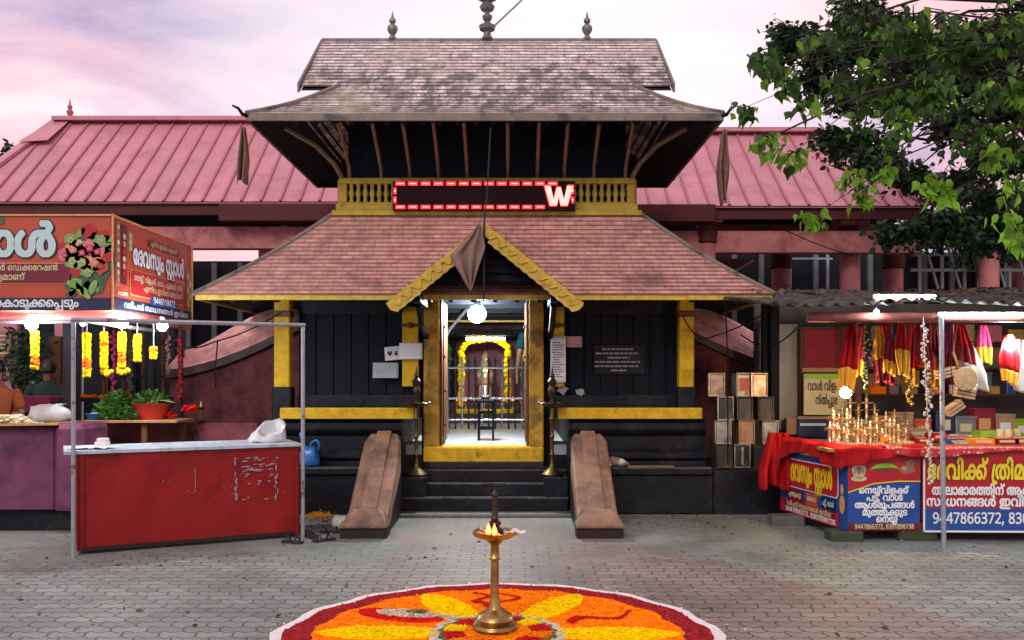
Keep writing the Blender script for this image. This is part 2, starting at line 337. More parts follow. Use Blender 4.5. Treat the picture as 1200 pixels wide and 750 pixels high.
    k['papergrey'] = mat('grey_paper', (.27,.33,.36), .7, var=.08)
    k['paperpink'] = mat('pink_paper', (.48,.27,.30), .7, var=.08)
    k['ink'] = mat('black_ink', (.02,.02,.025), .6, var=0, bump=0)
    k['plastwhite'] = mat('white_plastic_bag', (.62,.66,.67), .4, var=.15, vs=9, bump=.5, bs=22, trans=.3)
    k['plastblue'] = mat('blue_plastic', (.02,.14,.42), .35, var=.2)
    k['plastred'] = mat('red_plastic', (.48,.03,.02), .35, var=.1)
    k['redpaint'] = mat('red_painted_sheet', (.27,.010,.010), .42, var=.3, vs=1.8, bump=.08, bs=9, stain=(.11,.006,.008), st_scale=1.3, st_lo=.48, st_hi=.68, spec=.3)
    k['bluetop'] = mat('pale_blue_laminate', (.42,.52,.60), .35, var=.15, vs=6, stain=(.25,.30,.34), st_scale=5)
    k['wood'] = mat('plain_wood_board', (.36,.20,.075), .55, var=.3, vs=6)
    k['tin'] = mat('tin_plate', (.30,.30,.29), .5, metal=.6, var=.4, vs=9, bump=.4, bs=14, stain=(.11,.075,.05), st_scale=7, st_lo=.46, st_hi=.64)
    k['tinbrown'] = mat('rusty_tin', (.27,.17,.10), .5, metal=.4, var=.35, vs=9, bump=.3, bs=14)
    k['tinwarm'] = mat('golden_tin', (.44,.34,.24), .4, metal=.6, var=.4, vs=8, bump=.4, bs=12, stain=(.16,.10,.07), st_scale=6, st_lo=.48, st_hi=.66)
    k['tindark'] = mat('dark_tin', (.028,.028,.028), .5, metal=.4, var=.5, vs=9, stain=(.08,.06,.05), st_scale=7)
    k['tinlabel'] = mat('red_printed_label', (.33,.04,.035), .5, var=.5, vs=25)
    k['bark'] = mat('bark', (.035,.03,.024), .85, var=.35, vs=9, bump=.6, bs=20, spec=.15)
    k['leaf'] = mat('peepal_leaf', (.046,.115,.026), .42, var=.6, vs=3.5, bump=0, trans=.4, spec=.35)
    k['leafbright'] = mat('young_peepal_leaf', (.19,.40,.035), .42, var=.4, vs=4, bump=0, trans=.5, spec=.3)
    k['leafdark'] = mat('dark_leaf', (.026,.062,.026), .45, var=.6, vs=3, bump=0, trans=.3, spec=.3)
    k['green'] = mat('green_herbs', (.055,.17,.025), .5, var=.45, vs=12, bump=0, trans=.3)
    k['greenlight'] = mat('pale_banana_leaf', (.30,.42,.16), .5, var=.2)
    k['marigold'] = mat('yellow_marigold', (.80,.48,.006), .75, var=.2, vs=30, bump=.4, bs=60, spec=.1)
    k['marigoldo'] = mat('orange_marigold', (.66,.12,.005), .75, var=.2, vs=30, bump=.4, bs=60, spec=.1)
    k['f_orange'] = mat('orange_petals', (.98,.24,.008), .85, var=.25, vs=45, bump=.5, bs=110, spec=.0)
    k['f_yellow'] = mat('yellow_petals', (1.0,.74,.005), .85, var=.10, vs=45, bump=.4, bs=110, spec=.0)
    k['f_maroon'] = mat('maroon_petals', (.34,.026,.032), .85, var=.35, vs=50, bump=.7, bs=110, spec=0)
    k['f_red'] = mat('red_petals', (.64,.016,.016), .85, var=.25, vs=50, bump=.5, bs=110, spec=0)
    k['f_white'] = mat('white_petals', (.80,.77,.76), .75, var=.15, vs=40, bump=.7, bs=110)
    k['f_cream'] = mat('cream_petals', (.68,.62,.40), .75, var=.3, vs=60, bump=.7, bs=110)
    k['f_green'] = mat('green_shredded_leaves', (.06,.12,.03), .75, var=.4, vs=60, bump=.7, bs=110)
    k['skin'] = mat('brown_skin', (.20,.095,.055), .5, var=.1, bump=.05)
    k['hair'] = mat('black_hair', (.008,.008,.009), .4, var=.3, bump=.3, bs=80)
    k['teal'] = mat('teal_shirt', (.008,.05,.06), .85, var=.2, spec=.1)
    k['darktrouser'] = mat('dark_trousers', (.03,.026,.03), .85, var=.2)
    k['orangeshirt'] = mat('orange_shirt', (.26,.075,.03), .85, var=.2, spec=.1)
    k['greenshirt'] = mat('dark_green_shirt', (.012,.045,.03), .8, var=.2)
    k['floor_tile'] = mat('pale_floor_tile', (.42,.47,.50), .3, var=.12, vs=2)
    k['shoe'] = mat('black_sandal', (.015,.014,.014), .5, var=.3)
    k['dryleaf'] = mat('dry_leaf', (.13,.09,.05), .8, var=.5, vs=2)
    k['worn'] = mat('worn_stone_edge', (.075,.075,.078), .7, var=.5, vs=9, stain=(.02,.02,.022), st_scale=5, spec=.2)
    k['darkbase'] = mat('dark_brown_stone', (.028,.02,.018), .75, var=.3, bump=.3, spec=.2)
    k['brassmid'] = mat('sooty_brass', (.17,.115,.04), .4, metal=.9, var=.5, vs=14, stain=(.05,.035,.02), st_scale=7, st_lo=.45, st_hi=.6)
    k['beam_brown'] = mat('red_brown_pipe', (.20,.062,.052), .55, var=.25, spec=.25)
    k['stallback'] = mat('grey_brown_wall', (.085,.075,.07), .75, var=.35, vs=2, spec=.2)
    k['shrinelight'] = mat('lit_warm_tube', (1,1,1), emit=((1,.80,.48), 60))
    k['cord'] = mat('black_cable', (.007,.007,.008), .7, var=.1, spec=.1)
    k['mossblock'] = mat('mossy_block', (.035,.055,.025), .85, var=.4, vs=12, bump=.5)
    k['stone'] = mat('grey_kerb_block', (.10,.10,.095), .8, var=.3, bump=.5)
    k['card'] = mat('cardboard', (.34,.22,.12), .75, var=.15)
    k['basket'] = mat('woven_palm_leaf', (.42,.27,.14), .75, var=.35, vs=40, bump=.6, bs=60)
    k['shell'] = mat('white_shells', (.62,.57,.50), .4, var=.3, vs=60)
    k['glassg'] = mat('clear_plastic_wrap', (.42,.45,.46), .2, var=.3)
    k['bulb_white'] = mat('lit_white_bulb', (1,1,1), emit=((.93,.97,1), 270))
    k['bulb_warm'] = mat('lit_warm_bulb', (1,1,1), emit=((1,.66,.34), 380))
    k['tubelit'] = mat('lit_tube', (1,1,1), emit=((.88,.94,1), 60))
    k['bulb_big'] = mat('lit_flood_bulb', (1,1,1), emit=((.92,1,.98), 520))
    k['led'] = mat('lit_red_led', (.5,0,0), emit=((1,.015,.025), 3.6))
    k['ledhot'] = mat('lit_pale_red_led', (.5,0,0), emit=((1,.26,.22), 2.4))
    k['ledface'] = mat('led_screen_face', (.012,.002,.003), .6, var=.1, spec=.1)
    k['flame'] = mat('flame', (1,.5,.2), emit=((1,.13,.025), 6.5))
    k['ember'] = mat('red_hot_wick', (1,.2,.1), emit=((1,.10,.05), 6))
    k['s_orange'] = mat('printed_orange', (.46,.068,.026), .45, var=.12, vs=2, bump=.03)
    k['s_red'] = mat('printed_red', (.42,.012,.022), .4, var=.1, vs=2, bump=.03)
    k['s_maroon'] = mat('printed_maroon', (.15,.006,.02), .4, var=.1, bump=.03)
    k['s_blue'] = mat('printed_blue', (.014,.07,.30), .4, var=.12, vs=2, bump=.03)
    k['s_navy'] = mat('printed_navy', (.008,.018,.075), .4, var=.12, bump=.03)
    k['s_white'] = mat('printed_white', (.74,.78,.80), .45, var=.05, bump=0)
    k['s_cyan'] = mat('printed_pale_cyan', (.48,.68,.66), .45, var=.06, bump=0)
    k['s_yellow'] = mat('printed_yellow', (.78,.62,.02), .45, var=.08, bump=0)
    k['s_lime'] = mat('printed_lime', (.28,.48,.02), .45, var=.15, bump=0)
    k['s_pink'] = mat('printed_pink', (.62,.16,.22), .45, var=.25, vs=20, bump=0)
    k['s_green'] = mat('printed_leaf_green', (.20,.38,.09), .45, var=.3, vs=20, bump=0)
    k['s_dkgreen'] = mat('printed_dark_green', (.045,.11,.05), .45, var=.3, vs=14, bump=0)
    k['s_cream'] = mat('printed_cream', (.60,.52,.30), .5, var=.15, bump=0)
    k['s_peach'] = mat('printed_peach', (.66,.33,.12), .45, var=.25, vs=20, bump=0)
    k['s_brown'] = mat('printed_brown', (.30,.15,.10), .5, var=.25, vs=14, bump=0)
defmats()

# ------------------------------------------------------------------ lettering (outlines of the script on the signs)
GLYPHS = {
 3: '309|',
 6: '453|226,-12 166,-12* 79,36* 32,121* 32,176 32,232* 81,316* 169,363* 226,363 284,363* 371,317* 421,234* 421,176 421,119* 371,35* 284,-12*;226,295 179,295* 116,236* 116,175 116,115* 180,56* 226,56 273,56* 337,115* 337,176 337,236* 274,295*',
 10: '1647|367,566 411,566* 506,550* 546,533 551,531* 565,520* 570,518 625,504* 685,456* 710,399* 710,368 710,344* 694,302* 655,268* 622,253 626,256 670,242* 721,180* 721,136 721,97* 682,29* 600,-12* 533,-12 457,-12* 356,54* 306,166* 306,235 306,291* 340,393* 411,481* 468,515 473,518* 483,524* 488,527 524,545* 612,566* 669,566 737,566* 827,532* 888,477* 910,444 936,247 936,0 849,0 849,281 849,355* 825,431* 800,454 778,474* 714,499* 657,499 630,499* 581,492* 561,486 514,472* 448,416* 408,344* 390,271* 390,239 390,151* 464,55* 534,55 586,55* 637,97* 637,138 637,175* 580,218* 519,218 500,218 500,288 514,288 576,288* 626,332* 626,369 626,416* 561,473* 497,484 458,494* 398,497* 374,497 291,497* 182,438* 128,337* 128,273 128,221* 158,139* 213,77* 250,54 200,-9 157,16* 84,95* 39,206* 39,277 39,339* 79,444* 161,522* 284,566*;1117,566 1203,566* 1329,507* 1409,401* 1425,329 1431,304* 1436,252* 1436,224 1436,143* 1383,38* 1288,-12* 1223,-12 1158,-12* 1075,42* 1036,127* 1036,171 1036,269* 1175,382* 1304,382 1312,382* 1333,381* 1345,379 1375,377 1451,365* 1560,286* 1619,165* 1619,91 1619,23* 1578,-85* 1498,-161* 1381,-201* 1306,-201 1254,-201* 1168,-183* 1138,-172 1166,-102 1194,-114* 1265,-128* 1308,-128 1370,-128* 1455,-95* 1509,-35* 1533,45* 1533,92 1533,144* 1506,222* 1452,278* 1412,296 1374,302 1356,308* 1318,313* 1301,313 1244,313* 1164,282* 1122,220* 1122,171 1122,144* 1142,92* 1189,58* 1227,58 1289,58* 1353,142* 1353,225 1353,252* 1347,307* 1340,332 1335,354 1321,394* 1267,457* 1181,494* 1118,494 1083,494* 1014,474* 988,451 972,436* 949,395* 936,334* 936,288 936,204 880,450 907,487* 976,539* 1064,566*',
 11: '986|331,566 392,566* 476,541* 533,496* 552,466 534,470 568,524* 653,566* 711,566 772,566* 861,522* 919,447* 947,353* 947,304 947,217* 895,97* 847,61 819,40* 749,13* 652,0* 584,0 263,0 220,0* 178,-6* 166,-13 150,-20* 136,-46* 136,-62 136,-77* 146,-102* 159,-110 172,-119* 217,-129* 259,-129 925,-129 925,-201 255,-201 203,-201* 131,-185* 106,-170 78,-153* 50,-101* 50,-68 50,-33* 75,22* 103,40 117,50* 153,63* 203,70* 238,70 572,70 648,70* 739,87* 794,119* 813,141 840,173* 859,255* 859,301 859,350* 827,438* 761,494* 709,494 676,494* 631,475* 615,455 598,433* 584,367* 584,300 584,122 498,122 498,309 498,372* 475,437* 453,458 434,476* 376,496* 329,496 285,496* 217,476* 167,441* 133,393* 122,365 121,361* 124,354* 123,351 120,340* 117,319* 117,308 117,247* 162,183* 209,183 254,183* 295,235* 295,270 295,292* 279,328* 243,350* 214,350 168,350* 109,298* 89,271 66,329 82,349* 129,389* 191,416* 229,416 281,416* 347,375* 378,309* 378,270 378,230* 342,159* 268,115* 210,115 159,115* 82,161* 40,248* 40,311 40,381* 108,497* 238,566*',
 17: '1273|229,346 297,346* 384,295* 427,216* 427,173 427,133* 401,71* 382,57 357,70 864,70 864,0 328,0 299,52 319,72* 343,121* 343,158 343,212* 285,276* 229,276 194,276* 143,246* 116,195* 116,164 116,130* 144,73* 175,51 129,-7 86,23* 32,109* 32,166 32,219* 81,300* 170,346*;903,566 980,566* 1100,516* 1185,417* 1229,272* 1229,176 1229,109* 1198,-35* 1131,-172* 1077,-228 1014,-178 1059,-130* 1115,-16* 1141,111* 1141,178 1141,238* 1117,351* 1061,441* 969,494* 900,494 819,494* 712,406* 659,245* 659,137 659,114* 661,71* 663,51 663,46* 664,37* 665,32 670,-37* 709,-121* 764,-159* 793,-159 823,-159* 836,-139 842,-130* 848,-100* 848,-75 848,406 935,406 935,-56 935,-105* 918,-166* 900,-187 883,-206* 832,-228* 796,-228 731,-228* 629,-147* 571,19* 571,144 571,239* 614,395* 699,506* 822,566*',
 23: '1038|216,-12 126,-12* 32,76* 32,152 32,199* 74,268* 109,288 133,302* 192,320* 275,328* 333,328 716,328 802,328* 905,308* 942,282 971,262* 1006,199* 1006,152 1006,76* 916,-12* 832,-12 807,-12* 754,-7* 731,0 750,67 764,63* 803,58* 819,58 870,58* 920,105* 920,151 920,180* 898,217* 880,229 852,247* 771,258* 708,258 331,258 260,258* 185,247* 157,229 139,218* 118,180* 118,154 118,121* 143,78* 189,58* 219,58 251,58* 316,79* 352,106 402,52 372,30* 314,2* 253,-12*;523,566 603,566* 706,491* 756,362* 756,279 756,185* 700,55* 596,-12* 524,-12 470,-12* 383,25* 352,62 321,99* 288,208* 288,279 288,413* 414,566*;523,496 447,496* 374,388* 374,278 374,204* 407,106* 473,58* 521,58 570,58* 636,105* 670,203* 670,278 670,353* 637,450* 571,496*',
 33: '563|269,566 358,566* 487,527* 536,500 489,433 449,459* 339,494* 268,494 217,494* 153,470* 122,429* 122,403 122,384* 132,358* 142,349 162,329* 244,317* 299,317 307,317 386,317* 475,285* 500,253 515,235* 528,185* 528,158 528,108* 476,31* 370,-12* 289,-12 204,-12* 79,26* 20,59 66,125 96,107* 165,77* 246,60* 293,60 346,60* 411,84* 441,126* 441,153 441,175* 428,209* 412,220 396,232* 336,244* 280,244 270,244 201,244* 92,274* 65,307 50,325* 35,371* 35,402 35,450* 85,524* 189,566*',
 35: '1223|596,-12 552,-12* 480,17* 455,47 442,63* 418,107* 404,185* 404,251 404,285 404,340* 394,423* 377,448 364,469* 318,494* 274,494 230,494* 163,443* 127,351* 127,289 127,233* 158,143* 212,76* 247,51 194,-11 144,29* 74,117* 39,225* 39,292 39,378* 97,501* 205,566* 278,566 335,566* 413,533* 439,503 458,481* 481,428* 491,358* 491,308 491,259 491,189* 506,115* 524,94 538,78* 578,60* 608,60 636,60* 678,80* 692,97 709,118* 725,184* 725,245 725,554 811,554 811,262 811,206* 820,141* 833,118 850,89* 903,60* 939,60 985,60* 1056,113* 1096,205* 1096,263 1096,324* 1064,413* 1009,478* 976,500 1034,563 1077,528* 1145,445* 1184,336* 1184,263 1184,187* 1126,62* 1015,-12* 935,-12 870,-12* 792,39* 764,82 769,81 741,34* 655,-12*',
 38: '1014|507,-12 442,-12* 350,44* 303,148* 303,219 303,285* 347,392* 423,476* 471,504 486,520 530,545* 623,566* 678,566 753,566* 864,522* 938,444* 975,340* 975,281 975,211* 933,102* 861,20* 814,-9 765,54 798,74* 853,133* 886,216* 886,271 886,337* 836,439* 739,497* 668,497 638,497* 587,491* 562,482 531,467 493,449* 429,379* 391,282* 391,221 391,157* 424,86* 477,58* 507,58 538,58* 591,85* 623,156* 623,221 623,277* 585,377* 519,453* 475,473 454,483 431,491* 387,497* 359,497 284,497* 181,439* 128,338* 128,273 128,221* 158,139* 213,77* 250,54 200,-9 157,16* 84,95* 39,206* 39,277 39,339* 80,444* 160,522* 276,566* 351,566 400,566* 483,546* 524,523 549,503 619,463* 711,315* 711,219 711,148* 664,44* 573,-12*',
 40: '641|373,566 445,566* 542,525* 591,455* 591,411 591,363* 543,296* 489,274 485,280 542,264* 602,191* 602,143 602,70* 502,-11* 413,-11 377,-11* 325,-4* 305,0 323,69 345,65* 385,59* 406,59 458,59* 515,98* 515,144 515,163* 501,197* 485,210 469,224* 421,240* 368,240 322,240 322,310 367,310 405,310* 463,324* 480,341 492,352* 504,382* 504,403 504,448* 434,494* 371,494 290,494* 188,421* 140,296* 140,217 140,165* 152,57* 165,9 83,-4 68,45* 52,167* 52,219 52,322* 123,478* 266,566*',
 41: '911|623,-12 577,-12* 511,15* 466,61* 449,89 462,88 431,36* 346,-12* 281,-12 204,-12* 96,61* 39,186* 39,262 39,328* 75,434* 144,523* 194,562 248,501 213,476* 158,409* 127,321* 127,262 127,205* 165,113* 235,60* 282,60 323,60* 376,90* 392,118 405,141* 413,204* 413,263 413,554 499,554 499,263 499,206* 508,141* 521,118 538,89* 590,60* 627,60 673,60* 744,113* 784,204* 784,262 784,323* 752,412* 697,477* 664,499 722,562 765,528* 833,444* 872,335* 872,262 872,182* 811,58* 700,-12*',
 42: '911|288,566 334,566* 400,539* 446,494* 462,465 449,466 480,518* 566,566* 630,566 707,566* 815,493* 872,369* 872,292 872,226* 836,120* 767,31* 717,-8 663,53 698,78* 753,145* 784,234* 784,292 784,350* 746,441* 676,494* 629,494 588,494* 535,465* 519,436 506,414* 498,350* 498,291 498,0 412,0 412,291 412,348* 404,414* 390,436 373,465* 321,494* 284,494 238,494* 167,441* 127,350* 127,292 127,232* 160,142* 214,78* 247,55 189,-8 146,27* 78,110* 39,219* 39,292 39,373* 100,496* 212,566*',
 44: '896|229,346 297,346* 384,295* 427,216* 427,173 427,133* 401,71* 382,57 357,70 739,70 739,554 825,554 825,0 328,0 299,52 319,72* 343,121* 343,158 343,212* 285,276* 229,276 194,276* 143,245* 116,195* 116,164 116,130* 144,74* 175,51 129,-7 87,24* 32,109* 32,166 32,219* 81,300* 170,346*',
 47: '654|394,566 460,566* 562,534* 619,471* 619,425 619,402* 608,364* 596,350 581,331* 530,311* 477,311 448,311 410,311* 374,306* 364,301 354,296* 346,280* 346,270 346,243* 399,229* 444,229 456,229 504,229* 568,212* 587,195 604,181* 620,140* 620,113 620,77* 581,20* 503,-12* 443,-12 409,-12* 337,-2* 274,15* 252,25 283,93 321,76* 399,59* 441,59 495,59* 537,89* 537,111 537,141* 492,159* 454,159 439,159 375,159* 303,181* 285,203 275,216* 264,247* 264,268 264,291* 280,332* 299,346 320,363* 387,381* 441,381 482,381 510,381* 535,398* 535,423 535,460* 459,494* 393,494 303,494* 192,421* 140,296* 140,217 140,165* 152,57* 165,9 83,-4 68,45* 52,167* 52,219 52,322* 127,478* 279,566*',
 48: '723|354,566 433,566* 546,529* 583,494 611,469* 646,405* 663,321* 663,266 663,0 60,0 60,268 60,320* 77,403* 112,468* 138,493 175,528* 280,566*;307,495 265,495* 201,453* 181,418 165,390* 146,309* 146,249 146,68 151,68 219,119* 325,231* 386,347* 386,402 386,430* 369,471* 335,495*;472,393 472,334* 418,220* 318,105* 249,45 247,65 276,67* 332,70* 360,70 577,70 577,249 577,323* 548,421* 482,480* 428,494 430,501 449,479* 472,430*',
 50: '736|364,566 447,566* 572,518* 655,430* 697,312* 697,242 697,153* 641,40* 545,-12* 485,-12 420,-12* 334,46* 291,141* 291,196 291,291* 393,404* 479,404 535,404* 618,346* 666,256* 668,206 643,209 636,240* 597,297* 536,334* 496,334 433,334* 375,259* 375,198 375,156* 397,93* 446,58* 485,58 526,58* 583,96* 614,180* 614,248 614,250* 611,290* 607,310 606,315* 606,331* 604,335 595,378* 535,450* 435,494* 364,494 292,494* 186,442* 128,344* 128,273 128,221* 158,139* 213,77* 250,54 200,-9 157,16* 84,95* 39,206* 39,277 39,333* 77,437* 156,519* 279,566*',
 51: '674|341,566 415,566* 526,522* 599,444* 635,340* 635,281 635,211* 593,102* 521,20* 474,-9 425,54 458,74* 513,134* 546,218* 546,271 546,337* 498,437* 405,494* 338,494 272,494* 178,435* 128,335* 128,273 128,221* 158,139* 213,77* 250,54 200,-8 157,16* 84,95* 39,206* 39,277 39,339* 78,444* 155,522* 268,566*',
 52: '859|788,554 788,0 63,0 63,313 63,387* 96,475* 126,504 158,535* 247,566* 305,566 365,566* 454,536* 483,507 515,476* 544,383* 544,322 544,222 149,222 149,70 702,70 702,554;304,496 223,496* 149,413* 149,321 149,292 458,292 458,320 458,415* 384,496*',
 53: '724|398,496 340,496* 248,476* 179,440* 133,395* 122,369 121,365* 124,354* 123,351 120,340* 117,320* 117,312 117,250* 162,183* 209,183 254,183* 295,235* 295,270 295,292* 279,328* 243,350* 214,350 168,350* 109,298* 89,271 66,329 82,349* 129,389* 191,416* 229,416 281,416* 347,375* 378,309* 378,270 378,230* 342,159* 268,115* 210,115 159,115* 82,161* 40,250* 40,313 40,367* 87,460* 179,528* 313,566* 399,566 494,566* 615,529* 673,456* 673,402 673,368* 646,313* 588,274* 541,263 447,279 447,310 454,310 489,310* 537,318* 554,331 572,345* 586,375* 586,396 586,427* 549,471* 467,496*;685,144 685,113* 662,60* 641,42 625,28* 583,9* 521,0* 473,0 261,0 220,0* 178,-6* 166,-13 150,-20* 136,-46* 136,-62 136,-77* 146,-102* 159,-110 172,-119* 217,-129* 259,-129 667,-129 667,-201 255,-201 203,-201* 131,-185* 106,-170 78,-153* 50,-101* 50,-68 50,-33* 75,22* 103,40 117,50* 153,63* 203,70* 238,70 465,70 506,70* 559,80* 574,93 586,103* 598,132* 598,154 598,174* 582,206* 565,218 550,228* 505,240* 466,240 447,240 447,293 552,285 621,272* 685,196*',
 54: '654|263,404 263,472* 353,566* 441,566 505,566* 582,514* 617,434* 617,392 617,325* 552,215* 433,150* 351,150 330,150 230,150* 100,216* 37,330* 37,401 37,439* 61,522* 91,566 158,529 136,491* 123,433* 123,404 123,340* 176,258* 270,219* 332,219 351,219 409,219* 489,267* 531,348* 531,397 531,436* 492,497* 439,497 407,497* 366,472* 347,430* 347,403 347,361* 374,293* 408,229* 435,163* 435,123 435,94* 410,31* 340,-12* 272,-12 235,-12* 153,5* 112,27 143,94 170,78* 235,59* 271,59 321,59* 352,98* 352,126 352,164* 325,227* 290,288* 263,358*',
 55: '958|341,566 415,566* 526,522* 599,444* 635,340* 635,281 635,228* 609,146* 567,81* 541,53 517,70 801,70 801,554 887,554 887,0 467,0 433,59 462,79* 514,137* 546,218* 546,271 546,337* 498,437* 405,494* 337,494 271,494* 178,435* 128,335* 128,273 128,221* 158,139* 213,77* 250,54 200,-9 157,16* 84,95* 39,206* 39,277 39,339* 78,444* 155,522* 268,566*',
 56: '1040|684,566 759,566* 876,520* 958,435* 1001,316* 1001,242 1001,153* 945,40* 849,-12* 789,-12 724,-12* 638,46* 595,141* 595,196 595,291* 697,404* 783,404 839,404* 922,346* 970,256* 973,206 947,209 940,240* 901,297* 840,334* 800,334 737,334* 679,259* 679,198 679,156* 702,93* 750,58* 789,58 830,58* 887,96* 918,180* 918,248 918,250* 915,290* 911,310 910,315* 913,331* 911,334 900,381* 837,453* 745,494* 689,494 646,494* 581,476* 559,459 522,431* 492,332* 492,263 492,246 492,173* 468,83* 439,51 413,21* 335,-12* 278,-12 205,-12* 97,53* 39,177* 39,263 39,331* 74,438* 144,527* 194,566 248,504 213,480* 158,412* 127,322* 127,265 127,203* 163,111* 230,60* 274,60 316,60* 363,85* 377,106 394,132* 404,221* 404,265 404,280 404,367* 447,472* 488,506 527,538* 623,566*',
 57: '1149|229,346 297,346* 384,295* 427,216* 427,173 427,133* 401,71* 382,57 357,70 677,70 692,0 328,0 299,52 319,72* 343,121* 343,158 343,212* 285,276* 229,276 194,276* 143,245* 116,195* 116,164 116,130* 144,74* 175,51 129,-7 87,24* 32,109* 32,166 32,219* 81,300* 170,346*;658,0 658,381 658,411* 650,459* 638,473 630,483* 606,496* 586,496 555,496* 519,457* 519,418 519,388* 544,336* 605,304* 658,304 683,304 745,304* 841,348* 915,421* 972,509* 994,554 1078,554 1078,0;590,566 623,566* 674,551* 693,536 719,516* 744,447* 744,386 744,70 992,70 992,329 992,346* 993,392* 995,434* 997,445 999,443 972,378* 879,285* 761,235* 696,235 665,235 584,235* 481,284* 433,367* 433,417 433,455* 469,523* 539,566*',
 58: '1223|627,566 671,566* 743,537* 768,507 782,491* 805,447* 819,369* 819,303 819,269 819,214* 830,132* 846,106 860,85* 906,60* 949,60 994,60* 1060,111* 1096,204* 1096,266 1096,323* 1065,412* 1011,480* 976,504 1029,566 1080,527* 1149,438* 1184,331* 1184,263 1184,177* 1126,53* 1019,-12* 945,-12 888,-12* 810,21* 784,51 765,73* 742,126* 732,197* 732,246 732,295 732,365* 717,439* 699,460 686,477* 645,494* 615,494 587,494* 545,474* 531,457 514,436* 498,371* 498,309 498,0 412,0 412,292 412,348* 404,414* 390,436 373,465* 320,494* 284,494 238,494* 167,441* 127,350* 127,292 127,232* 160,142* 214,78* 247,55 189,-8 146,27* 78,110* 39,219* 39,292 39,368* 97,492* 208,566* 288,566 353,566* 431,515* 459,472 454,473 482,520* 568,566*',
 64: '504|463,279 463,221* 440,117* 386,35* 297,-12* 231,-12 180,-12* 105,21* 54,75* 24,139* 17,169 104,186 111,159* 138,99* 189,58* 230,58 283,58* 346,114* 375,213* 375,278 375,343* 346,441* 284,496* 235,496 196,496* 144,455* 114,397* 107,370 21,387 30,419* 63,482* 115,534* 190,566* 241,566 303,566* 388,519* 440,438* 463,335*',
 65: '228|-34,843 4,843* 61,827* 83,810 111,789* 143,732* 157,641* 157,567 157,0 71,0 71,542 71,594* 66,670* 53,723* 41,739 29,755* -6,773* -32,773 -54,773* -97,754* -125,713* -125,678 -125,669* -122,650* -121,641 -205,626 -207,638* -211,663* -211,674 -211,731* -162,806* -81,843*',
 67: '332|155,-227 71,-227* -26,-130* -26,-53 -26,-2* 20,76* 102,120* 154,120 208,120* 289,78* 335,1* 335,-53 335,-106* 289,-184* 208,-227*;155,-161 196,-161* 253,-107* 253,-53 253,0* 197,54* 154,54 112,54* 56,0* 56,-54 56,-106* 113,-161*;104,566 164,566* 233,521* 262,445* 262,400 262,339* 227,172* 199,84 119,99 144,185* 174,330* 174,395 174,437* 141,494* 94,494 78,494* 45,489* 34,486 17,555 33,560* 79,566*',
 68: '332|154,-227 70,-227* -26,-130* -26,-53 -26,-2* 20,76* 101,120* 154,120 207,120* 289,78* 335,1* 335,-53 335,-106* 289,-184* 207,-227*;153,57 106,57* 40,2* 40,-54 40,-109* 105,-164* 154,-164 201,-164* 268,-108* 268,-53 268,2* 201,57*;154,-98 97,-98* 41,-33* 41,19 41,36* 62,74* 81,97 124,68 106,61* 90,33* 90,21 90,5* 105,-18* 134,-30* 155,-30 174,-30* 201,-18* 217,5* 217,21 217,31* 202,55* 185,63 228,97 249,73* 269,40* 269,18 269,-11* 247,-64* 197,-98*;104,566 164,566* 233,521* 262,445* 262,400 262,339* 227,172* 199,84 119,99 144,185* 174,330* 174,395 174,437* 141,494* 94,494 78,494* 45,489* 34,486 17,555 33,560* 79,566*',
 71: '715|237,-12 185,-12* 94,40* 39,149* 39,232 39,310* 90,434* 181,520* 303,566* 374,566 452,566* 566,522* 640,444* 676,340* 676,281 676,211* 634,102* 562,20* 515,-9 466,54 499,74* 554,134* 587,218* 587,271 587,339* 537,439* 440,494* 370,494 298,494* 185,425* 120,305* 120,228 120,171* 150,95* 204,58* 240,58 265,58* 303,81* 325,126* 325,158 325,206* 272,258* 231,258 192,258* 122,219* 93,187 77,248 107,284* 196,328* 245,328 294,328* 367,290* 408,217* 408,165 408,110* 366,30* 289,-12*',
 72: '595|364,-12 300,-12* 183,22* 92,93* 39,204* 39,281 39,355* 93,463* 186,533* 303,566* 366,566 432,566* 517,531* 558,470* 558,431 558,388* 520,330* 457,300* 421,300 368,300* 304,337* 277,398* 277,432 277,452* 288,486* 294,498 387,517 368,503* 348,457* 348,434 348,412* 379,365* 417,365 450,365* 480,404* 480,429 480,467* 425,503* 389,503 375,503* 349,503* 335,501 270,496* 177,440* 128,345* 128,280 128,217* 178,117* 270,58* 332,54 344,53* 369,51* 380,51 406,51* 449,67* 475,101* 475,127 475,152* 445,190* 411,190 373,190* 342,144* 342,121 342,97* 362,53* 381,39 289,58 282,69* 271,104* 271,126 271,160* 299,218* 361,255* 412,255 450,255* 514,226* 553,168* 553,125 553,86* 512,24* 428,-12*',
 77: '0|-111,591 -169,591* -250,632* -292,704* -292,752 -292,770* -286,806* -282,818 -208,804 -211,794* -214,767* -214,755 -214,720* -186,677* -139,659* -111,659 -81,659* -35,677* -8,720* -8,755 -8,767* -11,794* -14,804 60,818 64,806* 70,770* 70,752 70,704* 28,632* -53,591*',
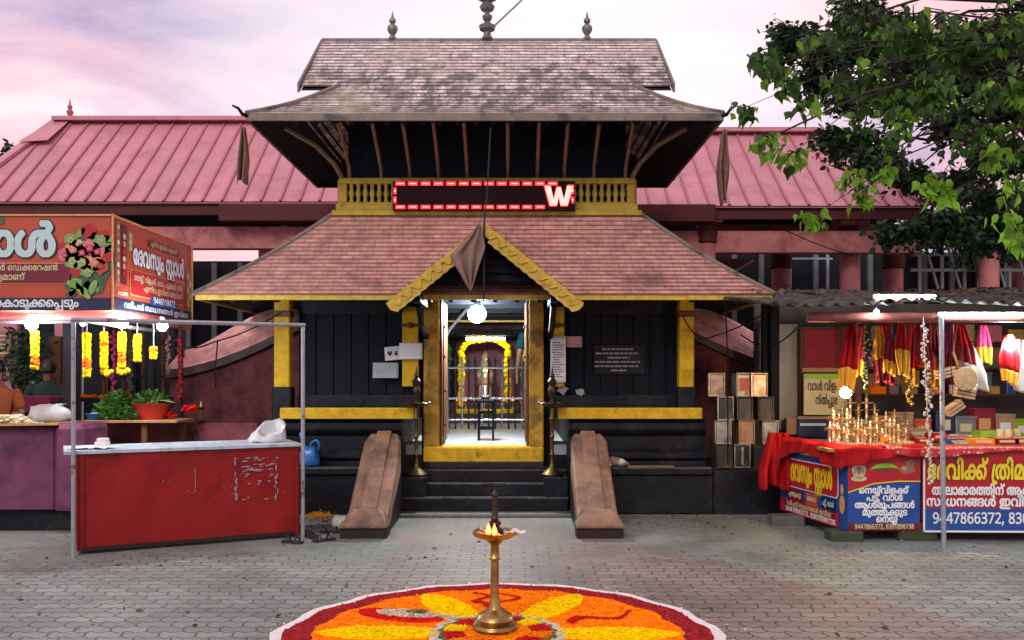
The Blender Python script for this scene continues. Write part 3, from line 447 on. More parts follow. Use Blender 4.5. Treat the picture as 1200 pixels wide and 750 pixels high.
 117: '1062|288,566 332,566* 400,542* 452,494* 472,457 498,227 498,0 412,0 412,282 412,347* 404,414* 390,436 373,465* 321,494* 284,494 238,494* 167,441* 127,350* 127,292 127,232* 160,142* 214,78* 247,55 189,-8 146,27* 78,110* 39,219* 39,292 39,373* 100,496* 212,566*;822,-12 758,-12* 669,41* 623,144* 623,217 623,275* 660,374* 725,462* 767,501 796,532 825,558* 866,616* 866,651 866,678* 830,720* 788,720 766,720* 726,714* 713,709 694,778 711,783* 769,792* 801,792 861,792* 927,749* 953,691* 953,668 953,616* 900,534* 853,491 833,464 791,429* 737,348* 711,261* 711,215 711,154* 742,85* 793,58* 822,58 877,58* 934,137* 934,215 934,267* 902,368* 838,450* 788,473 766,484* 718,494* 689,494 636,494* 571,472* 551,452 534,435* 510,389* 498,320* 498,266 498,100 422,100 422,292 448,451 471,489* 541,540* 631,566* 685,566 727,566* 799,550* 833,533 838,531* 848,525* 852,523 911,490* 987,391* 1023,277* 1023,221 1023,112* 920,-12*',
 118: '736|495,-12 432,-12* 343,41* 297,144* 297,217 297,275* 333,374* 398,462* 440,501 469,532 498,558* 540,616* 540,651 540,678* 504,720* 462,720 440,720* 400,714* 387,709 368,778 385,783* 443,792* 475,792 535,792* 601,749* 627,691* 627,668 627,616* 574,534* 527,491 507,464 465,429* 411,348* 385,261* 385,215 385,154* 416,85* 467,58* 496,58 551,58* 608,137* 608,215 608,254* 590,331* 554,400* 499,456* 462,473 438,484* 384,495* 352,495 280,495* 180,436* 128,335* 128,273 128,221* 158,139* 213,77* 250,54 200,-9 157,16* 84,95* 39,206* 39,277 39,339* 80,444* 159,522* 276,566* 351,566 396,566* 473,550* 507,533 512,531* 522,526* 526,523 585,490* 661,391* 697,277* 697,221 697,112* 593,-12*',
 119: '1198|731,566 775,566* 856,557* 930,537* 961,519 984,509 1074,463* 1159,310* 1159,221 1159,112* 1055,-12* 957,-12 894,-12* 805,41* 759,144* 759,217 759,275* 795,374* 860,462* 902,501 929,530 958,556* 1002,616* 1002,651 1002,678* 966,720* 924,720 902,720* 862,714* 849,709 830,778 847,783* 905,792* 938,792 998,792* 1063,749* 1089,691* 1089,668 1089,616* 1036,534* 990,491 969,464 927,429* 873,348* 847,261* 847,215 847,154* 878,85* 929,58* 958,58 1013,58* 1070,137* 1070,215 1070,271* 1037,365* 971,438* 919,461 902,468 867,481* 781,494* 730,494 684,494* 595,481* 554,464 535,456 471,426* 391,312* 391,221 391,157* 424,86* 477,58* 507,58 538,58* 591,85* 623,156* 623,221 623,277* 585,377* 519,453* 475,473 454,483 431,491* 387,497* 359,497 284,497* 181,438* 128,337* 128,273 128,221* 158,139* 213,77* 250,54 200,-9 157,16* 84,95* 39,206* 39,277 39,339* 80,444* 160,522* 276,566* 351,566 400,566* 483,547* 524,524 549,503 619,463* 711,315* 711,219 711,148* 664,44* 573,-12* 507,-12 442,-12* 350,44* 303,148* 303,219 303,284* 343,388* 415,469* 462,498 488,513 541,542* 659,566*',
 120: '1044|783,792 843,792* 909,749* 935,691* 935,668 935,616* 882,534* 835,491 815,464 773,429* 719,348* 693,261* 693,215 693,154* 724,86* 775,58* 804,58 860,58* 916,138* 916,215 916,254* 899,330* 864,398* 812,454* 776,473 759,483* 708,495* 682,495 645,495* 580,476* 559,459 523,431* 492,332* 492,263 492,246 492,197* 481,126* 458,73* 439,51 413,21* 335,-12* 278,-12 205,-12* 97,53* 39,177* 39,263 39,331* 74,438* 144,527* 194,566 248,504 213,480* 158,412* 127,322* 127,265 127,203* 163,111* 230,60* 274,60 316,60* 363,85* 377,106 394,132* 404,222* 404,265 404,280 404,367* 448,473* 488,507 526,539* 620,566* 677,566 715,566* 785,549* 815,535 835,525 890,493* 966,396* 1005,281* 1005,220 1005,112* 902,-12* 804,-12 740,-12* 651,41* 605,144* 605,217 605,275* 641,374* 706,462* 748,501 777,532 806,558* 848,616* 848,651 848,678* 813,720* 770,720 748,720* 708,714* 695,709 676,778 693,783* 751,792*',
 132: '563|269,566 358,566* 487,527* 536,500 489,433 449,459* 339,494* 268,494 217,494* 153,470* 122,429* 122,403 122,384* 132,358* 142,349 162,329* 244,317* 299,317 307,317 386,317* 475,285* 500,253 515,235* 528,185* 528,158 528,108* 476,31* 370,-12* 289,-12 204,-12* 79,26* 20,59 66,125 96,107* 165,77* 246,60* 293,60 346,60* 411,84* 441,126* 441,153 441,175* 428,209* 412,220 396,232* 336,244* 280,244 270,244 201,244* 92,274* 65,307 50,325* 35,371* 35,402 35,450* 85,524* 189,566*;452,591 394,591* 313,632* 271,704* 271,752 271,770* 277,806* 281,818 355,804 352,794* 349,767* 349,755 349,720* 377,677* 424,659* 452,659 482,659* 528,677* 555,720* 555,755 555,767* 552,794* 549,804 623,818 627,806* 633,770* 633,752 633,704* 591,632* 510,591*',
 136: '1368|358,566 442,566* 542,512* 576,469 562,472 594,519* 685,566* 740,566 807,566* 890,516* 915,472 903,465 941,521* 1027,566* 1088,566 1165,566* 1273,493* 1329,369* 1329,292 1329,226* 1294,119* 1225,31* 1174,-9 1121,53 1156,78* 1210,145* 1241,234* 1241,292 1241,350* 1203,441* 1134,494* 1087,494 1048,494* 993,466* 977,437 964,414* 955,350* 955,288 955,0 869,0 869,316 869,371* 854,438* 834,459 819,476* 773,494* 739,494 708,494* 662,473* 646,456 627,435* 609,369* 609,307 609,0 523,0 523,299 523,364* 501,435* 478,456 457,475* 398,494* 357,494 285,494* 180,427* 123,312* 123,239 123,228 123,172* 153,96* 206,58* 242,58 267,58* 305,81* 327,125* 327,157 327,207* 275,258* 233,258 194,258* 124,218* 95,186 80,248 109,284* 199,328* 248,328 296,328* 369,290* 410,217* 410,165 410,110* 368,30* 292,-12* 240,-12 188,-12* 97,40* 42,152* 42,241 42,347* 127,491* 270,566*;1257,591 1199,591* 1118,632* 1076,704* 1076,752 1076,770* 1082,806* 1086,818 1160,804 1157,794* 1154,767* 1154,755 1154,720* 1182,677* 1229,659* 1257,659 1287,659* 1333,677* 1360,720* 1360,755 1360,767* 1357,794* 1354,804 1428,818 1432,806* 1438,770* 1438,752 1438,704* 1396,632* 1315,591*',
 141: '911|288,566 334,566* 400,539* 446,494* 462,465 449,466 480,518* 566,566* 630,566 707,566* 815,493* 872,369* 872,292 872,226* 836,120* 767,31* 717,-8 663,53 698,78* 753,145* 784,234* 784,292 784,350* 746,441* 676,494* 629,494 588,494* 535,465* 519,436 506,414* 498,350* 498,291 498,0 412,0 412,291 412,348* 404,414* 390,436 373,465* 321,494* 284,494 238,494* 167,441* 127,350* 127,292 127,232* 160,142* 214,78* 247,55 189,-8 146,27* 78,110* 39,219* 39,292 39,373* 100,496* 212,566*;800,591 742,591* 661,632* 619,704* 619,752 619,770* 625,806* 629,818 703,804 700,794* 697,767* 697,755 697,720* 725,677* 772,659* 800,659 830,659* 876,677* 903,720* 903,755 903,767* 900,794* 897,804 971,818 975,806* 981,770* 981,752 981,704* 939,632* 858,591*',
 160: '243|-53,-67 -54,-74* -56,-90* -56,-98 -56,-121* -40,-169* 4,-200* 45,-200 99,-200* 148,-144* 148,-95 148,-70* 138,-21* 115,42* 96,88 77,135* 45,239* 45,300 45,365* 88,499* 119,554 210,554 183,507* 149,425* 133,347* 133,305 133,248* 162,152* 180,106 194,73* 219,6* 235,-62* 235,-96 235,-185* 127,-270* 45,-270 -45,-270* -144,-174* -144,-97 -144,-86* -142,-67* -141,-60',
 161: '228|157,554 157,-159 -185,-159 -185,-88 71,-88 71,554',
 162: '244|251,554 210,465* 157,300* 131,145* 131,70 131,3* 162,-77* 226,-112* 273,-112 286,-112* 315,-109* 333,-106 342,-179 315,-183* 276,-185* 254,-185 182,-185* 89,-125* 44,-11* 44,68 44,147* 72,307* 124,471* 160,554',
 163: '1506|523,566 603,566* 706,491* 756,362* 756,279 756,185* 700,55* 596,-12* 524,-12 470,-12* 383,25* 352,62 321,99* 288,208* 288,279 288,413* 414,566*;523,496 447,496* 374,388* 374,278 374,204* 407,106* 473,58* 521,58 570,58* 636,105* 670,203* 670,278 670,353* 637,450* 571,496*;216,-12 126,-12* 32,76* 32,152 32,199* 74,268* 109,288 133,302* 192,320* 275,328* 333,328 961,328 1014,328* 1086,315* 1137,290* 1156,271 1177,249* 1199,189* 1199,151 1199,76* 1107,-12* 1024,-12 968,-12* 880,35* 830,131* 830,204 830,225* 834,269* 836,288 837,293* 838,302* 839,307 853,370* 913,466* 998,532* 1104,566* 1165,566 1242,566* 1356,522* 1430,444* 1467,340* 1467,281 1467,211* 1425,102* 1353,20* 1306,-9 1257,54 1290,74* 1345,134* 1378,218* 1378,271 1378,337* 1329,437* 1233,494* 1162,494 1104,494* 1007,450* 938,365* 922,305 921,300* 920,289* 918,284 915,266* 911,224* 911,206 911,154* 938,87* 989,56* 1026,56 1067,56* 1116,100* 1116,148 1116,174* 1101,212* 1087,225 1068,243* 1005,258* 946,258 331,258 260,258* 185,247* 157,229 139,218* 118,180* 118,154 118,121* 143,78* 189,58* 219,58 251,58* 316,79* 352,106 402,52 372,30* 314,2* 253,-12*',
 175: '1561|481,496 362,496* 201,427* 120,307* 120,230 120,172* 152,96* 207,58* 240,58 265,58* 303,81* 325,126* 325,158 325,201* 279,258* 232,258 192,258* 122,218* 93,186 77,248 107,284* 197,328* 246,328 295,328* 367,290* 408,217* 408,165 408,110* 366,30* 289,-12* 237,-12 185,-12* 94,41* 39,151* 39,236 39,322* 106,447* 226,527* 386,566* 479,566 556,566* 661,548* 710,531 715,529* 729,517* 734,515 789,501* 851,456* 878,400* 878,368 878,344* 862,302* 823,268* 790,253 794,256 838,242* 889,180* 889,136 889,97* 850,29* 767,-12* 700,-12 625,-12* 524,54* 474,166* 474,235 474,291* 507,393* 578,481* 635,515 640,518* 650,524* 656,527 692,545* 779,566* 836,566 904,566* 994,532* 1056,477* 1078,444 1104,225 1104,0 1017,0 1017,282 1017,355* 992,431* 968,454 946,474* 882,499* 824,499 797,499* 749,492* 729,486 682,472* 616,416* 576,344* 558,271* 558,239 558,151* 632,55* 702,55 754,55* 805,97* 805,138 805,175* 747,218* 687,218 668,218 668,288 682,288 744,288* 794,332* 794,369 794,414* 726,468* 663,479 637,486* 576,493* 512,496*;1299,566 1368,566* 1462,525* 1511,455* 1511,411 1511,379* 1490,328* 1445,289* 1409,274 1405,280 1463,264* 1522,191* 1522,141 1522,70* 1427,-11* 1343,-11 1312,-11* 1265,-4* 1245,0 1263,69 1283,65* 1314,59* 1333,59 1383,59* 1435,98* 1435,144 1435,163* 1421,197* 1405,210 1389,224* 1340,240* 1287,240 1262,240 1262,310 1287,310 1325,310* 1383,324* 1400,341 1412,352* 1424,383* 1424,403 1424,448* 1356,494* 1299,494 1251,494* 1180,465* 1157,440 1141,423* 1117,376* 1104,302* 1104,243 1104,80 1028,80 1028,243 1060,438 1079,475* 1147,533* 1242,566*',
 184: '563|269,566 358,566* 487,527* 536,500 489,433 449,459* 339,494* 268,494 217,494* 153,470* 122,429* 122,403 122,384* 132,358* 142,349 162,329* 244,317* 299,317 313,317 384,317* 473,287* 498,255 513,237* 528,188* 528,157 528,98* 464,29* 362,0* 305,0 42,0 42,70 270,70 323,70* 392,79* 413,95 426,105* 441,136* 441,158 441,176* 428,210* 412,221 396,233* 341,244* 293,244 270,244 201,244* 92,274* 65,307 50,325* 35,371* 35,402 35,450* 85,524* 189,566*;289,-253 235,-253* 142,-236* 59,-204* 20,-183 66,-115 96,-133* 166,-163* 248,-180* 293,-180 347,-180* 413,-156* 443,-114* 443,-88 443,-57* 402,-4* 359,12 397,68 438,57* 496,13* 528,-48* 528,-87 528,-136* 476,-211* 370,-253*',
 196: '1759|351,566 400,566* 484,545* 527,522 549,503 619,463* 711,315* 711,219 711,148* 664,44* 574,-12* 509,-12 443,-12* 351,44* 303,148* 303,219 303,285* 347,392* 423,476* 471,504 486,520 530,545* 621,566* 661,566 719,566* 808,535* 872,478* 892,439 894,407 922,278 922,0 836,0 836,270 836,349* 809,434* 775,461 751,481* 695,497* 655,497 635,497* 587,491* 562,482 531,467 493,449* 429,379* 391,282* 391,221 391,157* 424,86* 477,58* 507,58 539,58* 591,85* 623,156* 623,221 623,277* 585,377* 519,453* 475,473 454,483 431,491* 387,497* 360,497 284,497* 180,438* 128,337* 128,273 128,221* 158,139* 213,77* 250,54 200,-9 157,16* 84,95* 39,206* 39,277 39,339* 80,444* 159,522* 276,566*;1104,566 1157,566* 1237,547* 1276,524 1301,504 1367,463* 1456,317* 1456,219 1456,148* 1409,44* 1318,-12* 1252,-12 1187,-12* 1095,44* 1048,148* 1048,219 1048,285* 1092,392* 1168,475* 1216,504 1231,520 1275,545* 1368,566* 1423,566 1498,566* 1609,522* 1683,444* 1720,340* 1720,281 1720,211* 1678,102* 1606,20* 1559,-9 1509,54 1542,74* 1597,133* 1631,216* 1631,271 1631,334* 1582,437* 1485,497* 1413,497 1383,497* 1332,491* 1307,482 1276,467 1238,449* 1174,379* 1136,282* 1136,221 1136,157* 1169,86* 1222,58* 1252,58 1283,58* 1335,86* 1368,157* 1368,221 1368,278* 1334,375* 1273,450* 1232,471 1208,482 1195,487* 1167,493* 1134,497* 1112,497 1059,497* 992,471* 972,450 947,425* 922,352* 922,289 922,40 845,40 845,209 869,454 894,486* 957,537* 1044,566*',
 203: '1257|629,566 696,566* 779,516* 804,472 792,465 830,521* 914,566* 977,566 1054,566* 1161,493* 1218,369* 1218,292 1218,226* 1183,120* 1114,31* 1063,-8 1010,53 1045,78* 1099,145* 1130,234* 1130,292 1130,350* 1092,441* 1023,494* 976,494 934,494* 881,465* 865,436 852,413* 844,351* 844,292 844,0 758,0 758,316 758,368* 743,438* 723,459 708,476* 662,494* 628,494 597,494* 551,473* 535,456 516,435* 498,369* 498,307 498,0 412,0 412,292 412,349* 404,414* 390,436 373,465* 321,494* 284,494 238,494* 167,441* 127,350* 127,292 127,232* 160,142* 214,78* 247,55 189,-8 146,27* 78,110* 39,219* 39,292 39,373* 100,496* 212,566* 288,566 334,566* 400,539* 446,494* 462,465 451,472 483,519* 574,566*',
 208: '896|335,-57 389,-57* 458,-95* 490,-153* 490,-185 490,-208* 478,-247* 469,-259 439,-249 739,-249 739,68 825,68 825,-318 409,-318 387,-266 399,-253* 417,-222* 417,-196 417,-164* 376,-123* 335,-123 295,-123* 253,-164* 253,-192 253,-216* 275,-255* 297,-271 251,-320 221,-297* 180,-235* 180,-192 180,-152* 218,-92* 287,-57*;229,346 297,346* 384,295* 427,216* 427,173 427,133* 401,71* 382,57 357,70 739,70 739,554 825,554 825,0 328,0 299,52 319,72* 343,121* 343,158 343,212* 285,276* 229,276 194,276* 143,245* 116,195* 116,164 116,130* 144,74* 175,51 129,-7 87,24* 32,109* 32,166 32,219* 81,300* 170,346*',
 219: '1035|661,-10 635,-10* 578,-3* 521,14* 493,29 487,32* 468,40* 463,43 408,82* 342,176* 312,282* 312,338 312,378* 332,446* 349,473 356,484 376,511* 429,547* 491,566* 525,566 624,566* 734,439* 734,332 734,242* 658,97* 593,53 585,47* 570,38* 560,33 518,9* 426,-12* 376,-12 296,-12* 171,40* 84,133* 39,260* 39,335 39,405* 92,508* 190,566* 256,566 314,566* 394,525* 421,490 362,431 349,457* 298,496* 257,496 219,496* 160,460* 126,387* 126,333 126,261* 184,135* 298,56* 383,56 404,56* 448,61* 469,66 480,70* 504,78* 514,82 549,100* 609,169* 647,269* 647,332 647,392* 613,464* 557,496* 525,496 487,496* 430,458* 399,385* 399,332 399,279* 432,178* 493,100* 534,78 544,74* 560,73* 570,69 587,64* 635,56* 661,56 744,56* 852,124* 906,240* 906,312 906,371* 868,477* 833,519 902,566 948,512* 993,383* 993,314 993,242* 950,123* 865,37* 741,-10*;908,125 908,-270 400,-270 362,-201 554,-62 585,-39* 679,16* 719,37 800,24 565,-144 540,-161* 489,-196* 463,-213 462,-206 488,-204* 569,-201* 609,-201 822,-201 822,61',
 231: '1223|627,566 671,566* 743,537* 768,507 782,491* 805,447* 819,369* 819,303 819,269 819,214* 830,132* 846,106 860,85* 906,60* 949,60 994,60* 1060,111* 1096,204* 1096,266 1096,323* 1065,412* 1011,480* 976,504 1029,566 1080,527* 1149,438* 1184,331* 1184,263 1184,129* 1055,-4* 945,-4 893,-4* 810,23* 784,53 765,75* 742,127* 732,197* 732,246 732,295 732,365* 717,439* 699,460 686,477* 645,494* 615,494 587,494* 545,474* 531,457 514,436* 498,371* 498,309 498,0 412,0 412,292 412,348* 404,414* 390,436 373,465* 320,494* 284,494 238,494* 167,441* 127,350* 127,292 127,232* 160,142* 214,78* 247,55 189,-8 146,27* 78,110* 39,219* 39,292 39,368* 97,492* 208,566* 288,566 353,566* 431,515* 459,472 454,473 482,520* 568,566*;456,61 529,61* 626,8* 675,-85* 675,-145 675,-211* 616,-304* 572,-337 522,-284 555,-263* 595,-196* 595,-153 595,-109* 563,-43* 501,-6* 456,-6 389,-6* 316,-88* 316,-150 316,-195* 352,-259* 388,-284 338,-337 299,-308* 236,-217* 236,-147 236,-87* 286,7* 384,61*;943,50 1016,50* 1113,-2* 1162,-90* 1162,-145 1162,-211* 1103,-304* 1059,-337 1009,-284 1042,-263* 1082,-196* 1082,-153 1082,-87* 1011,-6* 943,-6 876,-6* 803,-88* 803,-150 803,-195* 839,-259* 875,-284 825,-337 786,-308* 723,-217* 723,-147 723,-92* 773,-3* 871,50*',
 276: '250|177,116 184,105 175,70* 147,-11* 115,-92* 98,-129 31,-129 41,-89* 59,-2* 75,82* 80,116',
 280: '572|286,-12 209,-12* 103,72* 50,237* 50,357 50,482* 101,645* 206,725* 286,725 363,725* 469,641* 523,478* 523,357 523,264* 494,125* 435,34* 346,-12*;286,63 336,63* 396,116* 426,202* 435,306* 435,357 435,407* 425,509* 394,597* 335,650* 286,650 235,650* 176,597* 147,510* 138,407* 138,357 138,299* 149,193* 180,110* 238,63*',
 281: '572|356,0 270,0 270,499 270,540* 272,601* 273,622 266,615* 247,597* 235,587 136,505 90,564 283,714 356,714',
 282: '572|49,0 49,73 236,262 289,316* 362,400* 401,481* 401,529 401,567* 370,621* 313,650* 275,650 222,650* 148,615* 104,582 57,641 91,669* 161,706* 236,725* 275,725 338,725* 435,682* 491,597* 491,534 491,478* 444,379* 362,283* 309,231 160,84 160,80 521,80 521,0',
 283: '572|242,-12 183,-12* 84,8* 45,27 45,109 91,87* 195,62* 243,62 333,62* 424,134* 424,204 424,246* 379,303* 291,331* 224,331 155,331 155,406 225,406 282,406* 362,439* 404,500* 404,541 404,592* 334,651* 273,651 220,651* 141,622* 94,591 50,651 98,687* 209,725* 272,725 333,725* 433,688* 494,609* 494,547 494,502* 460,432* 394,386* 346,376 346,372 429,362* 516,274* 516,202 516,125* 442,31* 317,-12*',
 284: '572|364,0 364,162 21,162 21,237 357,718 449,718 449,241 553,241 553,162 449,162 449,0;107,241 364,241 364,466 364,486* 365,535* 367,592* 369,624 365,624 357,605* 336,566* 322,546',
 286: '572|297,-12 233,-12* 140,39* 82,128* 54,242* 54,305 54,389* 80,523* 132,624* 211,691* 316,725* 381,725 407,725* 451,721* 469,716 469,641 451,647* 408,653* 383,653 306,653* 202,591* 146,463* 142,363 148,363 166,391* 217,428* 280,447* 317,447 383,447* 475,392* 524,294* 524,229 524,158* 471,49* 369,-12*;296,62 364,62* 437,150* 437,229 437,300* 367,378* 299,378 253,378* 183,340* 143,280* 143,247 143,212* 164,146* 203,93* 260,62*',
 287: '572|137,0 430,634 44,634 44,714 523,714 523,646 233,0',
 288: '572|289,-12 222,-12* 114,27* 50,112* 50,181 50,222* 83,292* 149,351* 198,373 155,398* 99,453* 73,518* 73,555 73,614* 133,689* 231,725* 286,725 342,725* 440,689* 500,614* 500,554 500,518* 471,456* 411,402* 364,378 408,356* 479,303* 522,233* 522,184 522,119* 458,31* 353,-12*;287,59 349,59* 436,119* 436,183 436,214* 407,265* 343,310* 290,330 271,337 224,317* 164,270* 136,215* 136,180 136,125* 214,59*;290,412 334,430* 388,472* 414,521* 414,551 414,605* 337,654* 285,654 227,654* 159,598* 159,551 159,513* 193,464* 252,430*',
 289: '572|190,-12 173,-12* 117,-6* 100,-2 100,73 120,66* 164,60* 188,60 247,60* 335,95* 394,166* 426,275* 429,350 423,350 405,323* 355,286* 292,267* 253,267 188,267* 96,321* 48,419* 48,483 48,555* 102,664* 205,725* 276,725 339,725* 431,674* 490,586* 518,475* 518,415 518,329* 492,191* 439,89* 361,22* 256,-12*;272,337 317,337* 388,374* 429,433* 429,467 429,501* 409,567* 369,620* 312,651* 276,651 209,651* 135,563* 135,484 135,413* 205,337*',
}
WORDS = {
 'ദേവസ്വം സ്റ്റാൾ': [72, 40, 55, 58, 161, 6, 3, 231, 64, 120],
 'സ്റ്റാൾ': [231, 64, 120],
 'കാർ ഡെക്കറേഷൻ': [23, 64, 118, 3, 71, 35, 163, 72, 51, 57, 117],
 'ലഭ്യമാണ്': [52, 47, 160, 48, 64, 136],
 'കൊടുക്കപ്പെടും': [71, 23, 64, 33, 67, 163, 71, 208, 33, 67, 6],
 '9446118472': [289, 284, 284, 286, 281, 281, 288, 284, 287, 282],
 'വഴിപാട് സാധനങ്ങൾ ഇവിടെ': [55, 54, 65, 44, 64, 132, 3, 58, 64, 41, 42, 175, 120, 3, 11, 55, 65, 71, 33],
 'നെയ്യ്, വിളക്ക്, മാല, പൂക്കൾ, തിരി': [71, 42, 219, 77, 276, 3, 55, 65, 53, 163, 77, 276, 3, 48, 64, 52, 276, 3, 44, 68, 163, 120, 276, 3, 38, 65, 50, 65],
 'എന്നിവ ഇവിടെ ലഭ്യമാണ്': [17, 203, 65, 55, 3, 11, 55, 65, 71, 33, 3, 52, 47, 160, 48, 64, 136],
 'നെയ്യ്\u200cവിളക്ക്': [71, 42, 219, 77, 55, 65, 53, 163, 77],
 'പട്ട്, വാൾ': [44, 184, 77, 276, 3, 55, 64, 120],
 'ആൾരൂപങ്ങൾ': [10, 120, 50, 68, 44, 175, 120],
 'മുത്തുക്കുട': [48, 67, 196, 67, 163, 67, 33],
 'നെയ്യ്': [71, 42, 219, 77],
 'ദേവിക്ക് ത്രിമധുരം': [72, 40, 55, 65, 163, 77, 3, 162, 38, 65, 48, 41, 67, 50, 6],
 'തുലാഭാരത്തിന് ആവശ്യ': [38, 67, 52, 64, 47, 64, 50, 196, 65, 141, 3, 10, 55, 56, 160],
 'സാധനങ്ങൾ ഇവിടെ': [58, 64, 41, 42, 175, 120, 3, 11, 55, 65, 71, 33],
 '9447866372, 8301898738': [289, 284, 284, 287, 288, 286, 286, 283, 287, 282, 276, 3, 288, 283, 280, 281, 288, 289, 288, 287, 283, 288],
 'വാൾ വിളക്ക്': [55, 64, 120, 3, 55, 65, 53, 163, 77],
 'നിൽപ്പുര': [42, 65, 119, 208, 67, 50],
 'മാല': [48, 64, 52],
}
_gc = {}
def glyph_contours(g):
    if g in _gc: return _gc[g]
    a, cs = GLYPHS[g].split('|'); res = []
    for ct in cs.split(';'):
        if not ct: continue
        pts = []
        for p in ct.split():
            on = not p.endswith('*'); x, y = p.rstrip('*').split(','); pts.append((int(x)/1000, int(y)/1000, on))
        full = []
        for i, p in enumerate(pts):
            q = pts[(i+1) % len(pts)]; full.append(p)
            if not p[2] and not q[2]: full.append(((p[0]+q[0])/2, (p[1]+q[1])/2, True))
        k = next(i for i, p in enumerate(full) if p[2]); full = full[k:]+full[:k]
        out = []
        for i, p in enumerate(full):
            if p[2]: out.append(p[:2])
            else:
                A = full[i-1]; B = full[(i+1) % len(full)]
                for t in (.25, .5, .75): out.append(((1-t)**2*A[0]+2*t*(1-t)*p[0]+t*t*B[0], (1-t)**2*A[1]+2*t*(1-t)*p[1]+t*t*B[1]))
        res.append(out)
    _gc[g] = (int(a)/1000, res); return _gc[g]
def spans(edges, y):
    cr = []
    for x0, y0, x1, y1 in edges:
        if (y0 <= y) != (y1 <= y): cr.append((x0+(x1-x0)*(y-y0)/(y1-y0), 1 if y1 > y0 else -1))
    cr.sort(); w = 0; out = []; st = 0
    for x, s in cr:
        if w == 0: st = x
        w += s
        if w == 0 and x-st > 1e-5: out.append((st, x))
    m = []
    for a, b in out:
        if m and a <= m[-1][1]+1e-5: m[-1] = (m[-1][0], b)
        else: m.append((a, b))
    return m
_gs = {}
def glyph_quads(g, bold, rows):
    key = (g, bold, rows)
    if key in _gs: return _gs[key]
    adv, cs = glyph_contours(g); E = []
    offs = [(0, 0)] if not bold else [(bold*math.cos(k*math.pi/3), bold*math.sin(k*math.pi/3)) for k in range(6)]
    for ox, oy in offs:
        for c in cs:
            for i in range(len(c)):
                a = c[i]; b = c[(i+1) % len(c)]; E.append((a[0]+ox, a[1]+oy, b[0]+ox, b[1]+oy))
    q = []
    if E:
        lo = min(min(e[1], e[3]) for e in E); hi = max(max(e[1], e[3]) for e in E)
        n = max(4, int(round((hi-lo)*rows))); h = (hi-lo)/n
        ys = [lo+h*i for i in range(n+1)]
        SB = [spans(E, min(max(y, lo+1e-4), hi-1e-4)) for y in ys]
        for i in range(n):
            A, B = SB[i], SB[i+1]; mid = spans(E, ys[i]+h/2)
            if len(A) == len(B) == len(mid) and all(abs((a[0]+b[0])/2-m[0]) < .03 and abs((a[1]+b[1])/2-m[1]) < .03 for a, b, m in zip(A, B, mid)):
                q += [(a[0], a[1], b[0], b[1], ys[i], ys[i+1]) for a, b in zip(A, B)]
            else: q += [(m[0], m[1], m[0], m[1], ys[i], ys[i+1]) for m in mid]
    _gs[key] = (adv, q); return _gs[key]

class Board:
    """a sign face: flat artwork laid on a board; u runs right, v runs down, in metres from the top left corner"""
    def __init__(s, tl, ud, vd, owner):
        s.tl = Vector(tl); s.u = Vector(ud).normalized(); s.vv = Vector(vd).normalized()
        s.n = s.vv.cross(s.u).normalized() * 1.0; s.owner = owner; s.layers = {}; s.th = .003
    def at(s, u, v, w): return s.tl + s.u*u + s.vv*v + s.n*w
    def mb(s, name, m, layer):
        k = (name, m); 
        if k not in s.layers: s.layers[k] = MB()
        return s.layers[k]
    def poly(s, pts, m, layer, name='printed_panel'):
        b = s.mb(name, m, layer); w = .004*layer
        b.add([s.at(x, y, w) for x, y in pts], [tuple(range(len(pts)))])
    def rect(s, x0, y0, x1, y1, m, layer, name='printed_panel', r=0):
        if r: 
            pts = []
            for cx, cy, a in ((x1-r, y1-r, 0), (x0+r, y1-r, 90), (x0+r, y0+r, 180), (x1-r, y0+r, 270)):
                pts += [(cx+r*math.cos(R(a+t)), cy+r*math.sin(R(a+t))) for t in (0, 22, 45, 68, 90)]
            s.poly(pts, m, layer, name)
        else: s.poly([(x0,y0),(x1,y0),(x1,y1),(x0,y1)], m, layer, name)
    def disc(s, cx, cy, rx, ry, m, layer, name='printed_panel', n=14, wob=0, rot=0):
        pts = []
        for k in range(n):
            a = 2*math.pi*k/n; q = 1+wob*math.sin(a*5+cx*90); x = math.cos(a)*rx*q; y = math.sin(a)*ry*q
            pts.append((cx+x*math.cos(rot)-y*math.sin(rot), cy+x*math.sin(rot)+y*math.cos(rot)))
        s.poly(pts, m, layer, name)
    def text(s, t, x, y, w, h, m, layer, bold=.03, rows=26, outline=None, name='lettering', align='l'):
        """word t with its baseline at y, scaled to width w and letter height h"""
        ids = WORDS[t]; tot = sum(glyph_quads(g, bold, rows)[0] for g in ids)
        sx = w/tot; sy = h/.62
        for mm, bd, ly in ([(outline, bold+.035, layer)] if outline else []) + [(m, bold, layer+(1 if outline else 0))]:
            b = s.mb('lettering_outline' if mm is outline and outline else name, mm, ly); wv = .004*ly; cx = 0
            for g in ids:
                adv, q = glyph_quads(g, bd, rows)
                for a0, a1, b0, b1, y0, y1 in q:
                    b.add([s.at(x+(cx+p)*sx, y-r_*sy, wv) for p, r_ in ((a0,y0),(a1,y0),(b1,y1),(b0,y1))], [(0,1,2,3)])
                cx += adv
    def finish(s):
        for (name, m), b in s.layers.items():
            o = obj(name, b, K[m], s.owner, recalc=False)

# ================================================================== the setting
CX = -.30                                         # axis of the gateway
g = MB(); g.add([(-60,-20,0),(60,-20,0),(60,160,0),(-60,160,0)], [(0,1,2,3)])
structure(obj('paved_ground', g, K['paving'], origin=(0,0,0)))
g = MB(); g.add([(-900,-300,-.03),(900,-300,-.03),(900,1500,-.03),(-900,1500,-.03)], [(0,1,2,3)])
structure(obj('ground', g, mat('bare_earth', (.14,.12,.10), .9), origin=(0,0,-.03)))

